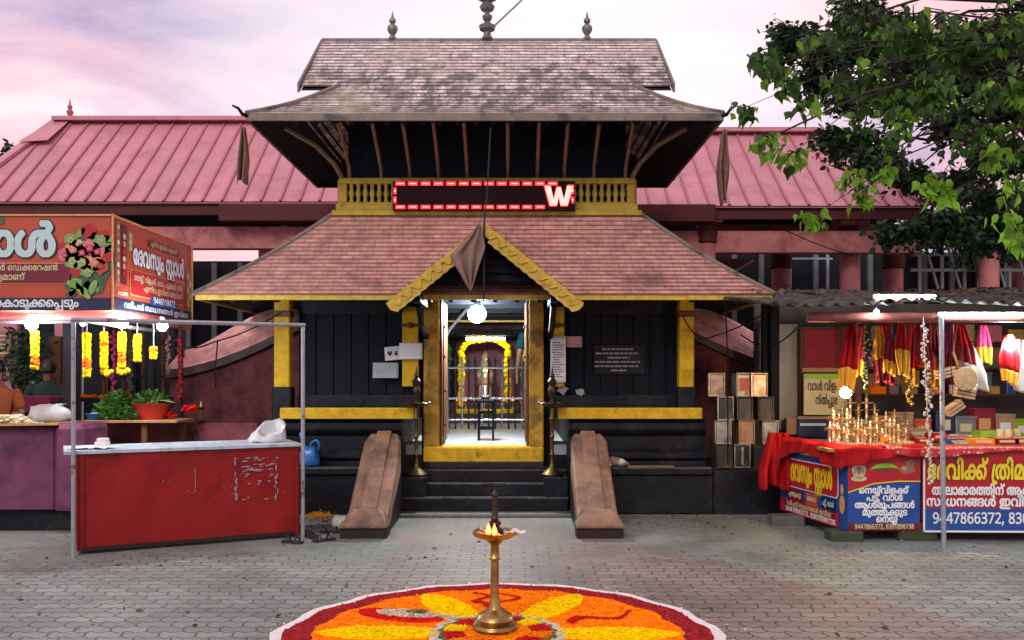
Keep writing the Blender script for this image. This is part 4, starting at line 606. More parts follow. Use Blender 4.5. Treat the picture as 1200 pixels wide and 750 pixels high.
# ================================================================== temple gateway
gate = thing('temple_gateway', 'two storey temple gateway with black walls, yellow trim and two tiers of shingled hipped roof', 'temple', (CX, 11, 0))
def G(name, mb, m, parent=None, **kw): return obj(name, mb, K[m] if isinstance(m, str) else m, parent or gate, **kw)

# plinth: black stone courses
YB = 13.6
def plinth(x0, x1):
    b = MB()
    prof = [(9.90, 0), (9.86, .015), (9.86, .42), (9.83, .45), (9.83, .515), (10.16, .517), (10.16, .56), (10.12, .60), (10.12, .66), (10.20, .70), (10.20, .84), (10.16, .88), (10.13, .92), (10.13, .99), (10.22, 1.02), (10.22, 1.04)]
    r0 = [(x0, y, z) for y, z in prof]; r1 = [(x1, y, z) for y, z in prof]
    n = len(prof)
    b.add(r0+r1, [(i, i+1, n+i+1, n+i) for i in range(n-1)])
    b.add([(x0, 10.22, 1.04), (x1, 10.22, 1.04), (x1, YB, 1.04), (x0, YB, 1.04)], [(0,1,2,3)])
    for x in (x0, x1): b.add([(x, y, z) for y, z in prof]+[(x, YB, 1.04), (x, YB, 0)], [tuple(range(n+2))])
    return b
for xa, xb in ((-2.68, -1.25), (.64, 2.20)):
    pl_ = G('plinth', plinth(xa, xb), 'black'); b = MB(); b.box(xa+.01, xb-.01, 9.826, 9.95, .505, .5185); G('worn_ledge', b, 'worn', pl_)
for s, xa, xb in ((-1, -3.35, -2.683), (1, 2.203, 2.95)):
    b = MB(); b.bbox(xa, xb, 9.87, 11.2, 0, .512, .03); G('plinth_ledge', b, 'black')
# steps
for k, (y0, z, xa, xb) in enumerate([(9.62, .035, -1.36, .76), (9.87, .185, -1.235, .625), (10.06, .32, -1.235, .625), (10.25, .455, -1.235, .625)]):
    b = MB(); b.bbox(xa, xb, y0, 10.40, 0 if k < 2 else (.187, .322)[k-2], z, .015); st_p = G('step', b, 'black' if k else 'stone')
    if k: b = MB(); b.box(xa+.004, xb-.004, y0-.003, y0+.03, z-.016, z+.003); G('worn_nosing', b, 'worn', st_p)
for s in (-1, 1):
    x = CX+s*.79; b = MB(); b.bbox(x-.135, x+.135, 9.90, 10.24, .457 if False else .0, .405, .015)
    # block beside the steps on which a lamp stands
    G('step_side_block', b, 'black')
# stone balustrades
def balustrade(cx):
    b = MB(); w = .195
    y0, z0, y1, z1 = 8.62, .13, 9.86, .90
    def sec(y, z, k=1): return [(cx-w*k,y,max(0.0,z-.34)),(cx-w*k,y,z-.02),(cx-w*k+.02,y,z),(cx-.085,y,z),(cx-.075,y,z+.035),(cx+.075,y,z+.035),(cx+.085,y,z),(cx+w*k-.02,y,z),(cx+w*k,y,z-.02),(cx+w*k,y,max(0.0,z-.34))]
    b.loft([sec(8.60, .165, 1.0), sec(8.78, .24), sec(y1-.16, z1-.07), sec(y1-.03, z1-.01, .82), sec(y1+.08, z1-.09, .72)], True, True)
    b.loft([[(cx-w*1.16,8.40,.102),(cx+w*1.16,8.40,.102),(cx+w*1.16,8.62,.102),(cx-w*1.16,8.62,.102)],
            [(cx-w*1.16,8.40,.125),(cx+w*1.16,8.40,.125),(cx+w*1.16,8.62,.125),(cx-w*1.16,8.62,.125)],
            [(cx-w*.62,8.595,.245),(cx+w*.62,8.595,.245),(cx+w*.8,8.64,.245),(cx-w*.8,8.64,.245)]])
    o = G('balustrade', b, 'granite')
    b = MB(); b.bbox(cx-w*1.13, cx+w*1.13, 8.42, 8.70, 0, .10, .012); G('balustrade_base', b, 'darkbase', o)
    b = MB(); b.add([(cx-w-.0,8.72,0),(cx-w,9.84,0),(cx-w,9.84,.56),(cx-w,8.72,.0),(cx+w,8.72,0),(cx+w,9.84,0),(cx+w,9.84,.56),(cx+w,8.72,.0)],[(0,1,2),(4,6,5),(0,4,5,1),(1,5,6,2),(0,2,6,4)])
    G('balustrade_side', b, 'black', o)
balustrade(CX-1.10); balustrade(CX+1.13)

# yellow bands, walls, corner columns, pilasters
for xa, xb in ((-2.62, -1.10), (.52, 2.15)):
    b = MB(); b.bbox(xa, xb, 10.10, 10.215, 1.043, 1.165, .012); G('yellow_band', b, 'yellow')
def wall(x0, x1, y0, y1, z0, z1, m='black2', name='wall'):
    b = MB(); b.box(x0, x1, y0, y1, z0, z1); return G(name, b, m)
def panelled(x0, x1, y, z0, z1):
    b = MB(); b.box(x0, x1, y+.02, y+.14, z0, z1); n = int(round((x1-x0)/.2)); w = (x1-x0)/n
    for k in range(n): b.bbox(x0+k*w+.004, x0+(k+1)*w-.004, y, y+.021, z0+.001, z1-.001, .006)
    return b
for x0, x1 in ((-2.50, -1.06), (.46, 2.00)):
    G('wall', panelled(x0, x1, 10.50, 1.042, 2.62), 'black2')
    b = MB(); b.bbox(x0+.002, x1-.002, 10.43, 10.497, 1.042, 1.30, .01); G('wall_rail', b, 'black'); b = MB(); b.bbox(x0+.002, x1-.002, 10.45, 10.497, 2.25, 2.44, .01); G('wall_rail', b, 'black')
for x0, x1 in ((-2.50, -2.40), (1.90, 2.0)):
    wall(x0, x1, 10.645, YB, 1.042, 2.62, 'black2', 'side_wall')
for xa, xb, y in ((-2.73, -2.55, 10.27), (1.92, 2.09, 10.27)):
    b = MB(); b.bbox(xa, xb, y, y+.17, 1.40, 2.42, .012); col = G('corner_column', b, 'yellow')
    b = MB(); b.bbox(xa-.02, xb+.02, y-.02, y+.19, 1.042, 1.397, .012); G('column_base', b, 'black', col)
    for z in (2.20,):
        b = MB(); b.bbox(xa-.012, xb+.012, y-.012, y+.18, z, z+.075, .01); G('column_ring', b, 'brownwood', col)
for xa, xb in ((X(472,10.42), X(491,10.42)), (X(645,10.42), X(661,10.42))):
    b = MB(); b.bbox(xa, xb, 10.36, 10.427, 1.405, 2.33, .01); col = G('pilaster', b, 'yellow')
    b = MB(); b.bbox(xa-.01, xb+.01, 10.35, 10.43, 2.09, 2.13, .008); b.ball(((xa+xb)/2, 10.35, 2.11), .035, 10, 6); G('pilaster_knot', b, 'brownwood', col)

# door frame and open leaves
fx0, fx1, fy = X(497,10.4), X(637,10.4), 10.33
fr = MB(); fr.bbox(fx0, fx0+.18, fy, fy+.2, .715, 2.56, .014); jl = G('door_frame', fr, 'doorwood')
for a, bb_, nm in ((fx1-.17, fx1, 'jamb'),):
    b = MB(); b.bbox(a, bb_, fy, fy+.2, .715, 2.56, .014); G(nm, b, 'doorwood', jl)
b = MB(); b.bbox(fx0+.182, fx1-.172, fy, fy+.2, 2.42, 2.56, .014); G('lintel', b, 'doorwood', jl)
b = MB(); b.bbox(fx0, fx1, fy-.02, fy+.2, .54, .712, .02); G('threshold', b, 'yellow', jl)
b = MB(); b.bbox(fx0+.182, fx0+.21, fy+.06, fy+.16, .715, 2.41, .006); G('rebate', b, 'brownwood', jl); b = MB(); b.bbox(fx1-.20, fx1-.172, fy+.06, fy+.16, .715, 2.41, .006); G('rebate', b, 'brownwood', jl)
for s, x in ((1, fx0+.19), (-1, fx1-.18)):
    b = MB(); b.bbox(x-.02 if s > 0 else x-.03, x+.03 if s > 0 else x+.02, fy+.21, fy+.78, .75, 2.40, .008); lf = G('door_leaf', b, 'brownwood')
    b = MB()
    for z in (.95, 1.35, 1.75, 2.1): b.ball((x+s*.035, fy+.24, z), .018, 8, 5)
    G('door_stud', b, 'brassd', lf)
# wall above/beside the door inside the porch
b = MB(); b.box(fx0-.3, fx1+.3, 10.535, 10.64, 2.47, 3.2); b.box(-1.057, fx0-.003, 10.50, 10.64, .46, 2.462); b.box(fx1+.003, .457, 10.50, 10.64, .46, 2.462); G('door_wall', b, 'black2')
# passage behind the door
b = MB(); b.box(-1.9, 1.3, 10.545, 13.9, .60, .712); G('passage_floor', b, 'floor_tile')
b = MB(); b.box(-1.45, -1.38, 10.65, YB, .713, 2.5); b.box(.78, .85, 10.65, YB, .713, 2.5); G('passage_wall', b, 'black2')
b = MB(); b.box(-1.45, .85, 10.65, 18.0, 2.52, 2.58)
for y in (11.2, 11.9, 12.7, 13.5, 14.4): b.box(-1.40, .80, y, y+.09, 2.42, 2.519)
G('passage_ceiling', b, 'black2')

# ------------------------------------------------ hipped roofs laid in courses
def hip_courses(cx, cy, f, n, m_lift=.014):
    """f(t) -> half width, half depth, z for t in 0..1 from eave to top"""
    b = MB(); L = 0
    for k in range(n):
        a0, b0, z0 = f(k/n); a1, b1, z1 = f((k+1)/n)
        sl = math.hypot(b0-b1, z1-z0); z0l = z0+m_lift
        c0 = [(cx-a0,cy-b0),(cx+a0,cy-b0),(cx+a0,cy+b0),(cx-a0,cy+b0)]; c1 = [(cx-a1,cy-b1),(cx+a1,cy-b1),(cx+a1,cy+b1),(cx-a1,cy+b1)]
        for i in range(4):
            j = (i+1) % 4
            p, q, r_, s_ = c0[i], c0[j], c1[j], c1[i]
            def along(pt): return pt[0] if i in (0, 2) else pt[1]
            off = i*7.31
            b.add([(*p, z0l), (*q, z0l), (*r_, z1), (*s_, z1)], [(0,1,2,3)], [[(along(p)+off, k), (along(q)+off, k), (along(r_)+off, k+1), (along(s_)+off, k+1)]])
            b.add([(*p, z0), (*q, z0), (*q, z0l), (*p, z0l)], [(0,1,2,3)], [[(along(p)+off, k+.01), (along(q)+off, k+.01), (along(q)+off, k+.02), (along(p)+off, k+.02)]])
    return b
def set_rows(m):                                   # one UV unit per course
    for nd in m.node_tree.nodes:
        if nd.type == 'TEX_BRICK': nd.inputs['Row Height'].default_value = 1; nd.inputs['Mortar Size'].default_value = .055
for t in ('tile_up', 'tile_low', 'tile_cope'): set_rows(K[t])
def squash(mb, s):                                 # keep brick proportions: u in tile rows
    for k in mb.uv: mb.uv[k] = [(u*s, v) for u, v in mb.uv[k]]
    return mb
for t in ('tile_up', 'tile_low', 'tile_cope'):
    for nd in K[t].node_tree.nodes:
        if nd.type == 'TEX_BRICK': nd.inputs['Brick Width'].default_value = 2.1
RC = 11.70
# lower roof
def f_low(t): return 3.115-1.30*t, 2.10-1.15*t, 2.40+1.08*t - .05*math.sin(math.pi*t)
lr = G('lower_roof', squash(hip_courses(CX, RC, f_low, 20), 14), 'tile_low', recalc=False)
def hip_ridges(cx, cy, f, n, r, m, parent, lift=.03):
    for sx in (-1, 1):
        for sy in (-1, 1):
            b = MB(); b.tube([(cx+sx*f(k/n)[0], cy+sy*f(k/n)[1], f(k/n)[2]+lift) for k in range(n+1)], r, 6); G('hip_ridge', b, m, parent, smooth=True)
hip_ridges(CX, RC, f_low, 8, .03, 'fascia', lr, .006)
def eave_board(cx, cy, a, b_, z, th, wd, m, parent, name):
    for x0, x1, y0, y1 in ((cx-a, cx+a, cy-b_-.002, cy-b_+wd), (cx-a, cx+a, cy+b_-wd, cy+b_+.002)):
        b = MB(); b.box(x0, x1, y0, y1, z-th, z); G(name, b, m, parent)
    for x0, x1 in ((cx-a-.002, cx-a+wd), (cx+a-wd, cx+a+.002)):
        b = MB(); b.box(x0, x1, cy-b_+wd+.003, cy+b_-wd-.003, z-th, z); G(name, b, m, parent)
eave_board(CX, RC, 3.10, 2.085, 2.398, .055, .03, 'gold', lr, 'eave_board')
def soffit(cx, cy, o, i, parent):
    (a0,b0,z0),(a1,b1,z1) = o, i; b = MB()
    c0 = [(cx-a0,cy-b0,z0),(cx+a0,cy-b0,z0),(cx+a0,cy+b0,z0),(cx-a0,cy+b0,z0)]; c1 = [(cx-a1,cy-b1,z1),(cx+a1,cy-b1,z1),(cx+a1,cy+b1,z1),(cx-a1,cy+b1,z1)]
    b.add(c0+c1, [(k,(k+1)%4,4+(k+1)%4,4+k) for k in range(4)]); s_ = G('soffit', b, 'soffit', parent)
    r_ = MB(); n = 26
    for k in range(n):
        x = cx-a0+.12+(2*a0-.24)*k/(n-1)
        xi = max(cx-a1, min(cx+a1, x))
        t = min(1, 1-(abs(x-xi)/(a0-a1))) if a0 > a1 else 1
        r_.obox((x, cy-b0+.03, z0-.02), (x, cy-b0+(b0-b1)*t, z0+(z1-z0)*t-.02), .05, .06)
    G('rafter', r_, 'black2', s_)
soffit(CX, RC, (3.08, 2.06, 2.37), (2.2, 1.2, 2.60), lr)

# gallery between the roofs
GA, GB = 1.78, .93
b = MB(); b.box(CX-GA+.1, CX+GA-.1, RC-GB+.08, RC+GB-.08, 3.40, 4.98); gal = G('gallery_wall', b, 'black2')
fy_ = RC-GB
b = MB(); b.bbox(CX-GA-.07, CX+GA+.07, fy_-.10, fy_+.06, 3.44, 3.50, .01); b.bbox(CX-GA-.03, CX+GA+.03, fy_-.05, fy_+.06, 3.502, 3.58, .01); G('gallery_cornice', b, 'olive')
b = MB(); b.bbox(CX-GA, CX+GA, fy_-.03, fy_+.05, 3.83, 3.90, .01); b.bbox(CX-GA, CX+GA, fy_-.02, fy_+.04, 3.582, 3.61, .004); rail = G('gallery_rail', b, 'olive')
for s in (-1, 1):
    b = MB(); b.bbox(CX+s*(GA-.05)-.05, CX+s*(GA-.05)+.05, fy_-.025, fy_+.05, 3.613, 3.827, .01); G('rail_post', b, 'olive', rail)
n = 40
for k in range(n):
    x = CX-GA+.15+(2*GA-.3)*k/(n-1)
    if -.64*2.3 < x < .80 and k not in (): 
        if X(466,10.65) < x < X(668,10.65): continue
    b = MB(); b.lathe([(.026,0),(.026,.02),(.018,.04),(.036,.10),(.018,.17),(.026,.2),(.026,.213)], (x, fy_+.005, 3.613), 8); G('baluster', b, 'olive', rail, smooth=True)
for s in (-1, 1):
    b = MB(); b.bbox(CX+s*GA-.03, CX+s*GA+.03, fy_+.065, RC+GB, 3.44, 3.90, .01); G('gallery_side', b, 'olive')

# upper roof
A0, B0, ZE = 2.64, 1.80, 4.42
TG = .616
def f_up(t): return A0-.92*t, B0-TG*t, ZE+.505*t-.045*math.sin(math.pi*t)
ur = G('upper_roof', squash(hip_courses(CX, RC, f_up, 10), 12.5), 'tile_up', recalc=False)
def gable_planes(cx, cy, hx, b0, z0, b1, z1, n, lift=.014):
    b = MB()
    for k in range(n):
        ya, za = b0+(b1-b0)*k/n, z0+(z1-z0)*k/n; yb, zb = b0+(b1-b0)*(k+1)/n, z0+(z1-z0)*(k+1)/n
        for s in (-1, 1):
            p = [(cx-hx, cy+s*ya, za+lift), (cx+hx, cy+s*ya, za+lift), (cx+hx, cy+s*yb, zb), (cx-hx, cy+s*yb, zb)]
            u = [(-hx+5*s, k+10), (hx+5*s, k+10), (hx+5*s, k+11), (-hx+5*s, k+11)]
            b.add(p, [(0,1,2,3) if s < 0 else (3,2,1,0)], [u if s < 0 else u[::-1]])
            b.add([(cx-hx, cy+s*ya, za), (cx+hx, cy+s*ya, za), (cx+hx, cy+s*ya, za+lift), (cx-hx, cy+s*ya, za+lift)], [(0,1,2,3)], [[(u[0][0], k+.01), (u[1][0], k+.01), (u[1][0], k+.02), (u[0][0], k+.02)]])
    return b
ZR = 5.90
G('gable_roof', squash(gable_planes(CX, RC, 2.17, B0-TG, ZE+.505, .0, ZR, 15), 12.5), 'tile_up', recalc=False)
b = MB()                                           # underside boards of the gable roof and the verge boards
for s in (-1, 1):
    b.add([(CX-2.165, RC+s*(B0-TG+.045), ZE+.44), (CX+2.165, RC+s*(B0-TG+.045), ZE+.44), (CX+2.165, RC, ZR-.06), (CX-2.165, RC, ZR-.06)], [(0,1,2,3)])
G('gable_soffit', b, 'soffit')
for sx in (-1, 1):
    x = CX+sx*2.172; b = MB()
    for s in (-1, 1):
        e = Vector((x, RC+s*(B0-TG+.10), ZE+.40)); t = Vector((x, RC, ZR-.03))
        b.prism([(x, e.y, e.z), (x, e.y, e.z+.11), (x, RC, ZR+.02), (x, RC, ZR-.10)], (sx*.025, 0, 0))
    G('verge_board', b, 'fascia')
    b = MB(); xx = CX+sx*1.70; b.add([(xx, RC-(B0-TG), ZE+.5), (xx, RC+(B0-TG), ZE+.5), (xx, RC, ZR-.08)], [(0,1,2)]); G('gable_end', b, 'black2')
b = MB(); b.box(CX-2.17, CX+2.17, RC-.04, RC+.04, ZR-.02, ZR+.018); G('ridge_cap', b, 'tile_up')
hip_ridges(CX, RC, f_up, 6, .03, 'fascia', ur, .01)
eave_board(CX, RC, A0, B0, ZE+.004, .075, .03, 'fascia', ur, 'eave_board')
soffit(CX, RC, (A0-.03, B0-.03, ZE-.06), (GA-.1, GB-.08, 4.95), ur)
# braces under the upper eave
for k, px in enumerate((405, 440, 475, 510, 545, 595, 631, 664, 700, 736)):
    x = X(px, 10.3)
    if k in (0, 9): x = X(px, 10.5)
    b = MB(); b.tube([(x, fy_-.0, 3.905), (x, fy_-.06, 4.02), (x, RC-B0+.28, 4.30), (x, RC-B0+.12, 4.365)], .022, 6); G('eave_brace', b, 'strut', smooth=True)
for s in (-1, 1):
    b = MB(); b.tube([(CX+s*(GA-.04), fy_-.02, 3.905), (CX+s*(GA+.04), fy_-.12, 4.05), (CX+s*(GA+.22), fy_-.30, 4.22), (CX+s*(GA+.52), fy_-.52, 4.36)], .03, 6); G('corner_brace', b, 'strut', smooth=True)
    for sy in (-1, 1):
        b = MB(); x0, y0 = CX+s*A0, RC+sy*B0
        b.tube([(x0-s*.1, y0-sy*.1, ZE-.03), (x0+s*.03, y0+sy*.03, ZE-.01), (x0+s*.07, y0+sy*.05, ZE+.05), (x0+s*.13, y0+sy*.07, ZE+.075)], .03, 6, taper=.35); G('eave_horn', b, 'black2', smooth=True)
# finials
for px in (460, 688):
    b = MB(); b.lathe([(.06,0),(.05,.03),(.025,.06),(.05,.09),(.07,.13),(.065,.17),(.03,.20),(.025,.21),(.045,.235),(.042,.265),(.018,.29),(.012,.33),(.004,.37)], (X(px, 11.7), RC, ZR+.01), 14); G('finial', b, 'copper', smooth=True)
b = MB(); x = X(571, 11.7)
b.lathe([(.09,0),(.05,.06),(.045,.10),(.10,.13),(.11,.18),(.05,.21),(.035,.24),(.06,.27),(.065,.31),(.03,.335),(.035,.36),(.085,.39),(.10,.43),(.07,.47),(.055,.50),(.12,.53),(.145,.56),(.145,.70),(.05,.76),(.03,.84),(.06,.9),(.01,1.0)], (x, RC, ZR+.01), 16); fin = G('central_finial', b, 'copper', smooth=True)
b = MB(); b.tube([(x+.05, RC, ZR+.15), (x+.46, RC-.05, ZR+.52)], .012, 6); G('finial_rod', b, 'steel', fin)

# entrance gable
gy0 = 9.22; gz = Z(262, 9.25); ex0, ex1, ez = X(453, 9.25), X(684, 9.25), Z(356, 9.25)
xc = (ex0+ex1)/2
b = MB()
def gp(s):
    e = ex0 if s < 0 else ex1; q = MB(); n = 9
    for k in range(n):
        t0, t1 = k/n, (k+1)/n
        xa, za = e+(xc-e)*t0, ez+(gz-ez)*t0; xb, zb = e+(xc-e)*t1, ez+(gz-ez)*t1
        yb_a = 9.6+max(0, za-2.40)/1.08*1.15+.03; yb_b = 9.6+max(0, zb-2.40)/1.08*1.15+.03
        q.add([(xa, gy0, za+.014), (xa, yb_a, za+.014), (xb, yb_b, zb), (xb, gy0, zb)], [(0,1,2,3)], [[(gy0*10, k), (yb_a*10, k), (yb_b*10, k+1), (gy0*10, k+1)]])
    return q
pr = G('porch_roof', gp(-1), 'tile_low'); G('porch_slope', gp(1), 'tile_low', pr)
for s in (-1, 1):
    e = ex0 if s < 0 else ex1; bd = MB(); n = 28; th = .125; P0 = []
    top, bot = [], []
    dx, dz = xc-e, gz-ez; l = math.hypot(dx, dz); nx, nz = dz/l*s, -abs(dx)/l
    for k in range(n+1):
        t = k/n; px_, pz = e+dx*t, ez+dz*t
        w = th + (.007 if k % 2 else 0) - (.05 if k == 0 else 0)
        top.append((px_, pz)); 
        bx_ = px_ + (-s)*abs(dz)/l*w*(.35 if k > n-3 else 1) ; bz_ = pz-abs(dx)/l*w*1.15
        if (bx_-xc)*s < 0: bx_ = xc
        bot.append((bx_, bz_))
    for k in range(n):
        q = [(top[k][0], gy0-.03, top[k][1]), (top[k+1][0], gy0-.03, top[k+1][1]), (bot[k+1][0], gy0-.03, bot[k+1][1]), (bot[k][0], gy0-.03, bot[k][1])]
        bd.prism(q, (0, .035, 0))
    board = G('bargeboard', bd, 'gold')
    # carved running scroll
    sc = MB(); pts = []
    for k in range(60):
        t = .06+.86*k/59; m_ = .5+.26*math.sin(k*.9)
        a = (e+dx*t, ez+dz*t); pts.append((a[0]+(-s)*abs(dz)/l*th*m_, gy0-.034, a[1]-abs(dx)/l*th*m_*1.15))
    sc.tube(pts, .011, 5); G('carved_scroll', sc, 'gold', board, smooth=True)
    us = MB(); us.add([(e, gy0, ez-.02), (e, 10.5, ez-.02), (xc, 10.5, gz-.03), (xc, gy0, gz-.03)], [(0,1,2,3)]); G('porch_soffit', us, 'black2', pr)
b = MB(); b.prism([(ex0+.33, gy0+.24, ez+.23), (ex1-.33, gy0+.24, ez+.23), (xc, gy0+.24, gz-.05)], (0, .05, 0))
for k in range(5):
    z = ez+.25+k*.09; wv = (gz-z)*1.05
    if wv > .15: b.box(xc-wv, xc+wv, gy0+.21, gy0+.238, z, z+.05)
G('gable_panel', b, 'black2', pr)
for s in (-1, 1):
    x = xc+s*.72; b = MB(); b.bbox(x-.04, x+.04, gy0+.14, 10.48, 2.30, 2.40, .01); b.tube([(x, 10.44, 1.95), (x-s*.0, 9.9, 2.1), (x-s*.0, 9.55, 2.28)], .035, 6); G('porch_bracket', b, 'black2', pr)
# ================================================================== pink metal roofed walkways on both sides
def walkway(name, label, x_eave0, x_eave1, x_r0, x_r1, ye, ze, yr, zr, cols, side):
    w = thing(name, label, 'walkway', ((x_eave0+x_eave1)/2, ye+1, 0))
    def f(u, v):
        xa = x_eave0+(x_eave1-x_eave0)*u; xb = x_r0+(x_r1-x_r0)*u
        return (xa+(xb-xa)*v, ye+(yr-ye)*v, ze+(zr-ze)*v)
    b = MB()
    # sheet with raised standing seams along the slope
    n = int(abs(x_eave1-x_eave0)/.30); lo, hi = min(x_eave0, x_eave1), max(x_eave0, x_eave1); rl, rh = min(x_r0, x_r1), max(x_r0, x_r1)
    b.add([(lo,ye,ze),(hi,ye,ze),(rh,yr,zr),(rl,yr,zr)], [(0,1,2,3)])
    b.add([(lo,ye,ze-.03),(hi,ye,ze-.03),(rh,yr,zr-.03),(rl,yr,zr-.03)], [(0,1,2,3)])
    b.add([(lo,2*yr-ye,ze),(hi,2*yr-ye,ze),(rh,yr,zr),(rl,yr,zr)], [(0,1,2,3)])
    for s, (a, c) in ((-1, (lo, rl)), (1, (hi, rh))):
        b.add([(a,ye,ze),(c,yr,zr),(a,2*yr-ye,ze)], [(0,1,2)])
    sh = obj('roof_sheet', b, K['pinkroof'], w)
    r = MB()
    for k in range(n+1):
        x = lo+(hi-lo)*k/n
        # seam runs straight up the slope until it meets the hip or the ridge
        t = 1.0
        if x < rl: t = (x-lo)/(rl-lo)
        if x > rh: t = (hi-x)/(hi-rh)
        if t < .03: continue
        r.obox((x, ye-.01, ze+.012), (x, ye+(yr-ye)*t, ze+(zr-ze)*t+.012), .035, .032, (0, -.7, .7))
    obj('standing_seam', r, K['pinkrib'], sh)
    b = MB(); b.obox((rl, yr, zr+.03), (rh, yr, zr+.03), .34, .07); obj('ridge_cap', b, K['pinkroof'], sh)
    for a, c in ((lo, rl), (hi, rh)):
        b = MB(); b.obox((a, ye, ze+.03), (c, yr, zr+.03), .2, .05); obj('hip_cap', b, K['pinkroof'], sh)
    b = MB(); b.box(lo, hi, ye+.05, ye+.13, ze-.20, ze-.04); obj('fascia_beam', b, K['redbeam'], w)
    b = MB(); b.box(lo, hi, ye+.22, ye+.47, ze-.70, ze-.36); obj('cross_beam', b, K['pinkbeam'], w)
    b = MB(); b.add([(lo,ye+.1,ze-.05),(hi,ye+.1,ze-.05),(hi,ye+3.2,ze-.1),(lo,ye+3.2,ze-.1)], [(0,1,2,3)]); obj('ceiling', b, K['soffit'], w)
    for x, y, r_, zt, sq in cols:
        b = MB()
        if sq: b.bbox(x-r_, x+r_, y-r_, y+r_, 0, zt, .02)
        else: b.lathe([(r_*1.05,0),(r_*1.05,.1),(r_,.12),(r_*.96,zt-.42),(r_*.96,zt)], (x, y, 0), 20)
        c = obj('column', b, K['pinkbeam'], w, smooth=True)
        b = MB()
        b.lathe([(r_*1.0,zt-.42),(r_*1.16,zt-.39),(r_*1.08,zt-.33),(r_*1.22,zt-.26),(r_*1.08,zt-.19),(r_*1.2,zt-.12),(r_*1.2,zt-.1)], (x, y, .0), 20); obj('capital', b, K['redbeam'], c, smooth=True)
        b = MB(); b.bbox(x-r_*1.45, x+r_*1.45, y-r_*1.4, y+r_*1.4, zt-.098, zt+.08, .015); obj('abacus', b, K['pinkbeam'], c)
    return w
YW = 14.0; ZW = Z(236, YW); YWR = 16.1; ZWR = Z(143, YWR)
lx = X(-150, YW)
wl = walkway('pillared_walkway', 'pillared walkway with a pink metal hipped roof, behind the flower stall and the orange sign', X(-60, YW), X(420, YW), X(66, YWR), X(460, YWR), YW, ZW, YWR, ZWR,
        [(X(315, 14.6), 14.6, .17, Z(256, 14.6), False), (X(118, 15), 15, .16, 3.5, False)], -1)
ob = MB(); ob.bbox(X(262, 14.2), X(402, 14.2), 13.93, 14.4, Z(259, 14.0), Z(239, 14.0), .02); obj('box_beam', ob, K['redbeam'], wl)
ob = MB(); ob.prism([(X(250,14.6), 14.5, Z(240,14.6)), (X(268,14.6), 14.5, Z(240,14.6)), (X(312,14.6), 14.5, Z(282,14.6)), (X(300,14.6), 14.5, Z(285,14.6))], (0, .12, 0)); obj('brace', ob, K['pinkbeam'], wl)
b = MB(); fx = X(82, 16.1); b.lathe([(.05,0),(.06,.04),(.03,.07),(.055,.12),(.06,.16),(.03,.2),(.045,.24),(.02,.29),(.005,.38)], (fx, YWR, ZWR+.03), 10); obj('finial', b, K['pinkbeam'], wl, smooth=True)
# small gablet at the hip end
b = MB(); gx = X(68, YWR)
b.prism([(gx-.30, YWR-.75, ZWR-.55), (gx+.2, YWR-.75, ZWR-.52), (gx+.25, YWR, ZWR+.06), (gx, YWR, ZWR+.06)], (0, .03, .03)); obj('gablet', b, K['pinkroof'], wl)
wr = walkway('pillared_walkway', 'pillared walkway with a pink metal roof, behind the tree and the lamp stall', X(715, YW), X(1088, YW), X(690, YWR), X(962, YWR), YW, Z(241, YW), YWR, Z(156, YWR),
        [(X(828, 14.3), 14.3, .15, Z(255, 14.3), False), (X(996, 14.6), 14.6, .165, Z(259, 14.6), False), (X(915, 16), 16, .17, Z(288, 16), False), (X(1047, 16), 16, .17, Z(288, 16), False)], 1)
ob = MB(); ob.bbox(X(738, 14), X(838, 14), 13.93, 14.4, Z(260, 14), Z(240, 14), .02); obj('box_beam', ob, K['redbeam'], wr)
ob = MB(); ob.prism([(X(838,15), 15.2, Z(263,15.2)), (X(1085,15), 15.2, Z(263,15.2)), (X(1150,15), 15.2, Z(284,15.2)), (X(1045,15), 15.2, Z(290,15.2)), (X(838,15), 15.2, Z(286,15.2))], (0, .2, 0)); obj('tie_beam', ob, K['pinkbeam'], wr)
# lower roofed wing on the far right, behind the lamp stall
wg = thing('open_shed', 'open shed with pink columns and bare steel trusses, behind the lamp stall roof', 'shed', (8.2, 17.5, 0))
for px, d, r_ in ((1159, 16.5, .18), (1192, 17.5, .16)):
    b = MB(); b.lathe([(r_,0),(r_,.1),(r_*.95,Z(292,d)),], (X(px,d), d, 0), 18); obj('column', b, K['pinkbeam'], wg, smooth=True)
b = MB(); b.add([(X(1060,16),16,Z(284,16)),(12,16,Z(262,16)),(12,20,Z(232,20)),(X(1060,20),20,Z(250,20))], [(0,1,2,3)]); b.add([(X(1060,16),16,Z(284,16)-.05),(12,16,Z(262,16)-.05),(12,20,Z(232,20)-.05),(X(1060,20),20,Z(250,20)-.05)], [(0,1,2,3)]); obj('roof', b, K['redbeam'], wg)
b = MB()
for k in range(6):
    x = X(1072+k*26, 17); b.obox((x, 16.8, 2.6), (x, 16.8, 4.3), .05, .05); b.obox((x, 16.8, 4.3), (x+.42, 16.8, 2.9), .04, .04)
b.obox((X(1062,17), 16.8, Z(318,17)), (11, 16.8, Z(318,17)), .06, .06); b.obox((X(1062,17), 16.8, Z(300,17)), (11, 16.8, Z(300,17)), .06, .06)
obj('truss', b, K['greysheet'], wg)

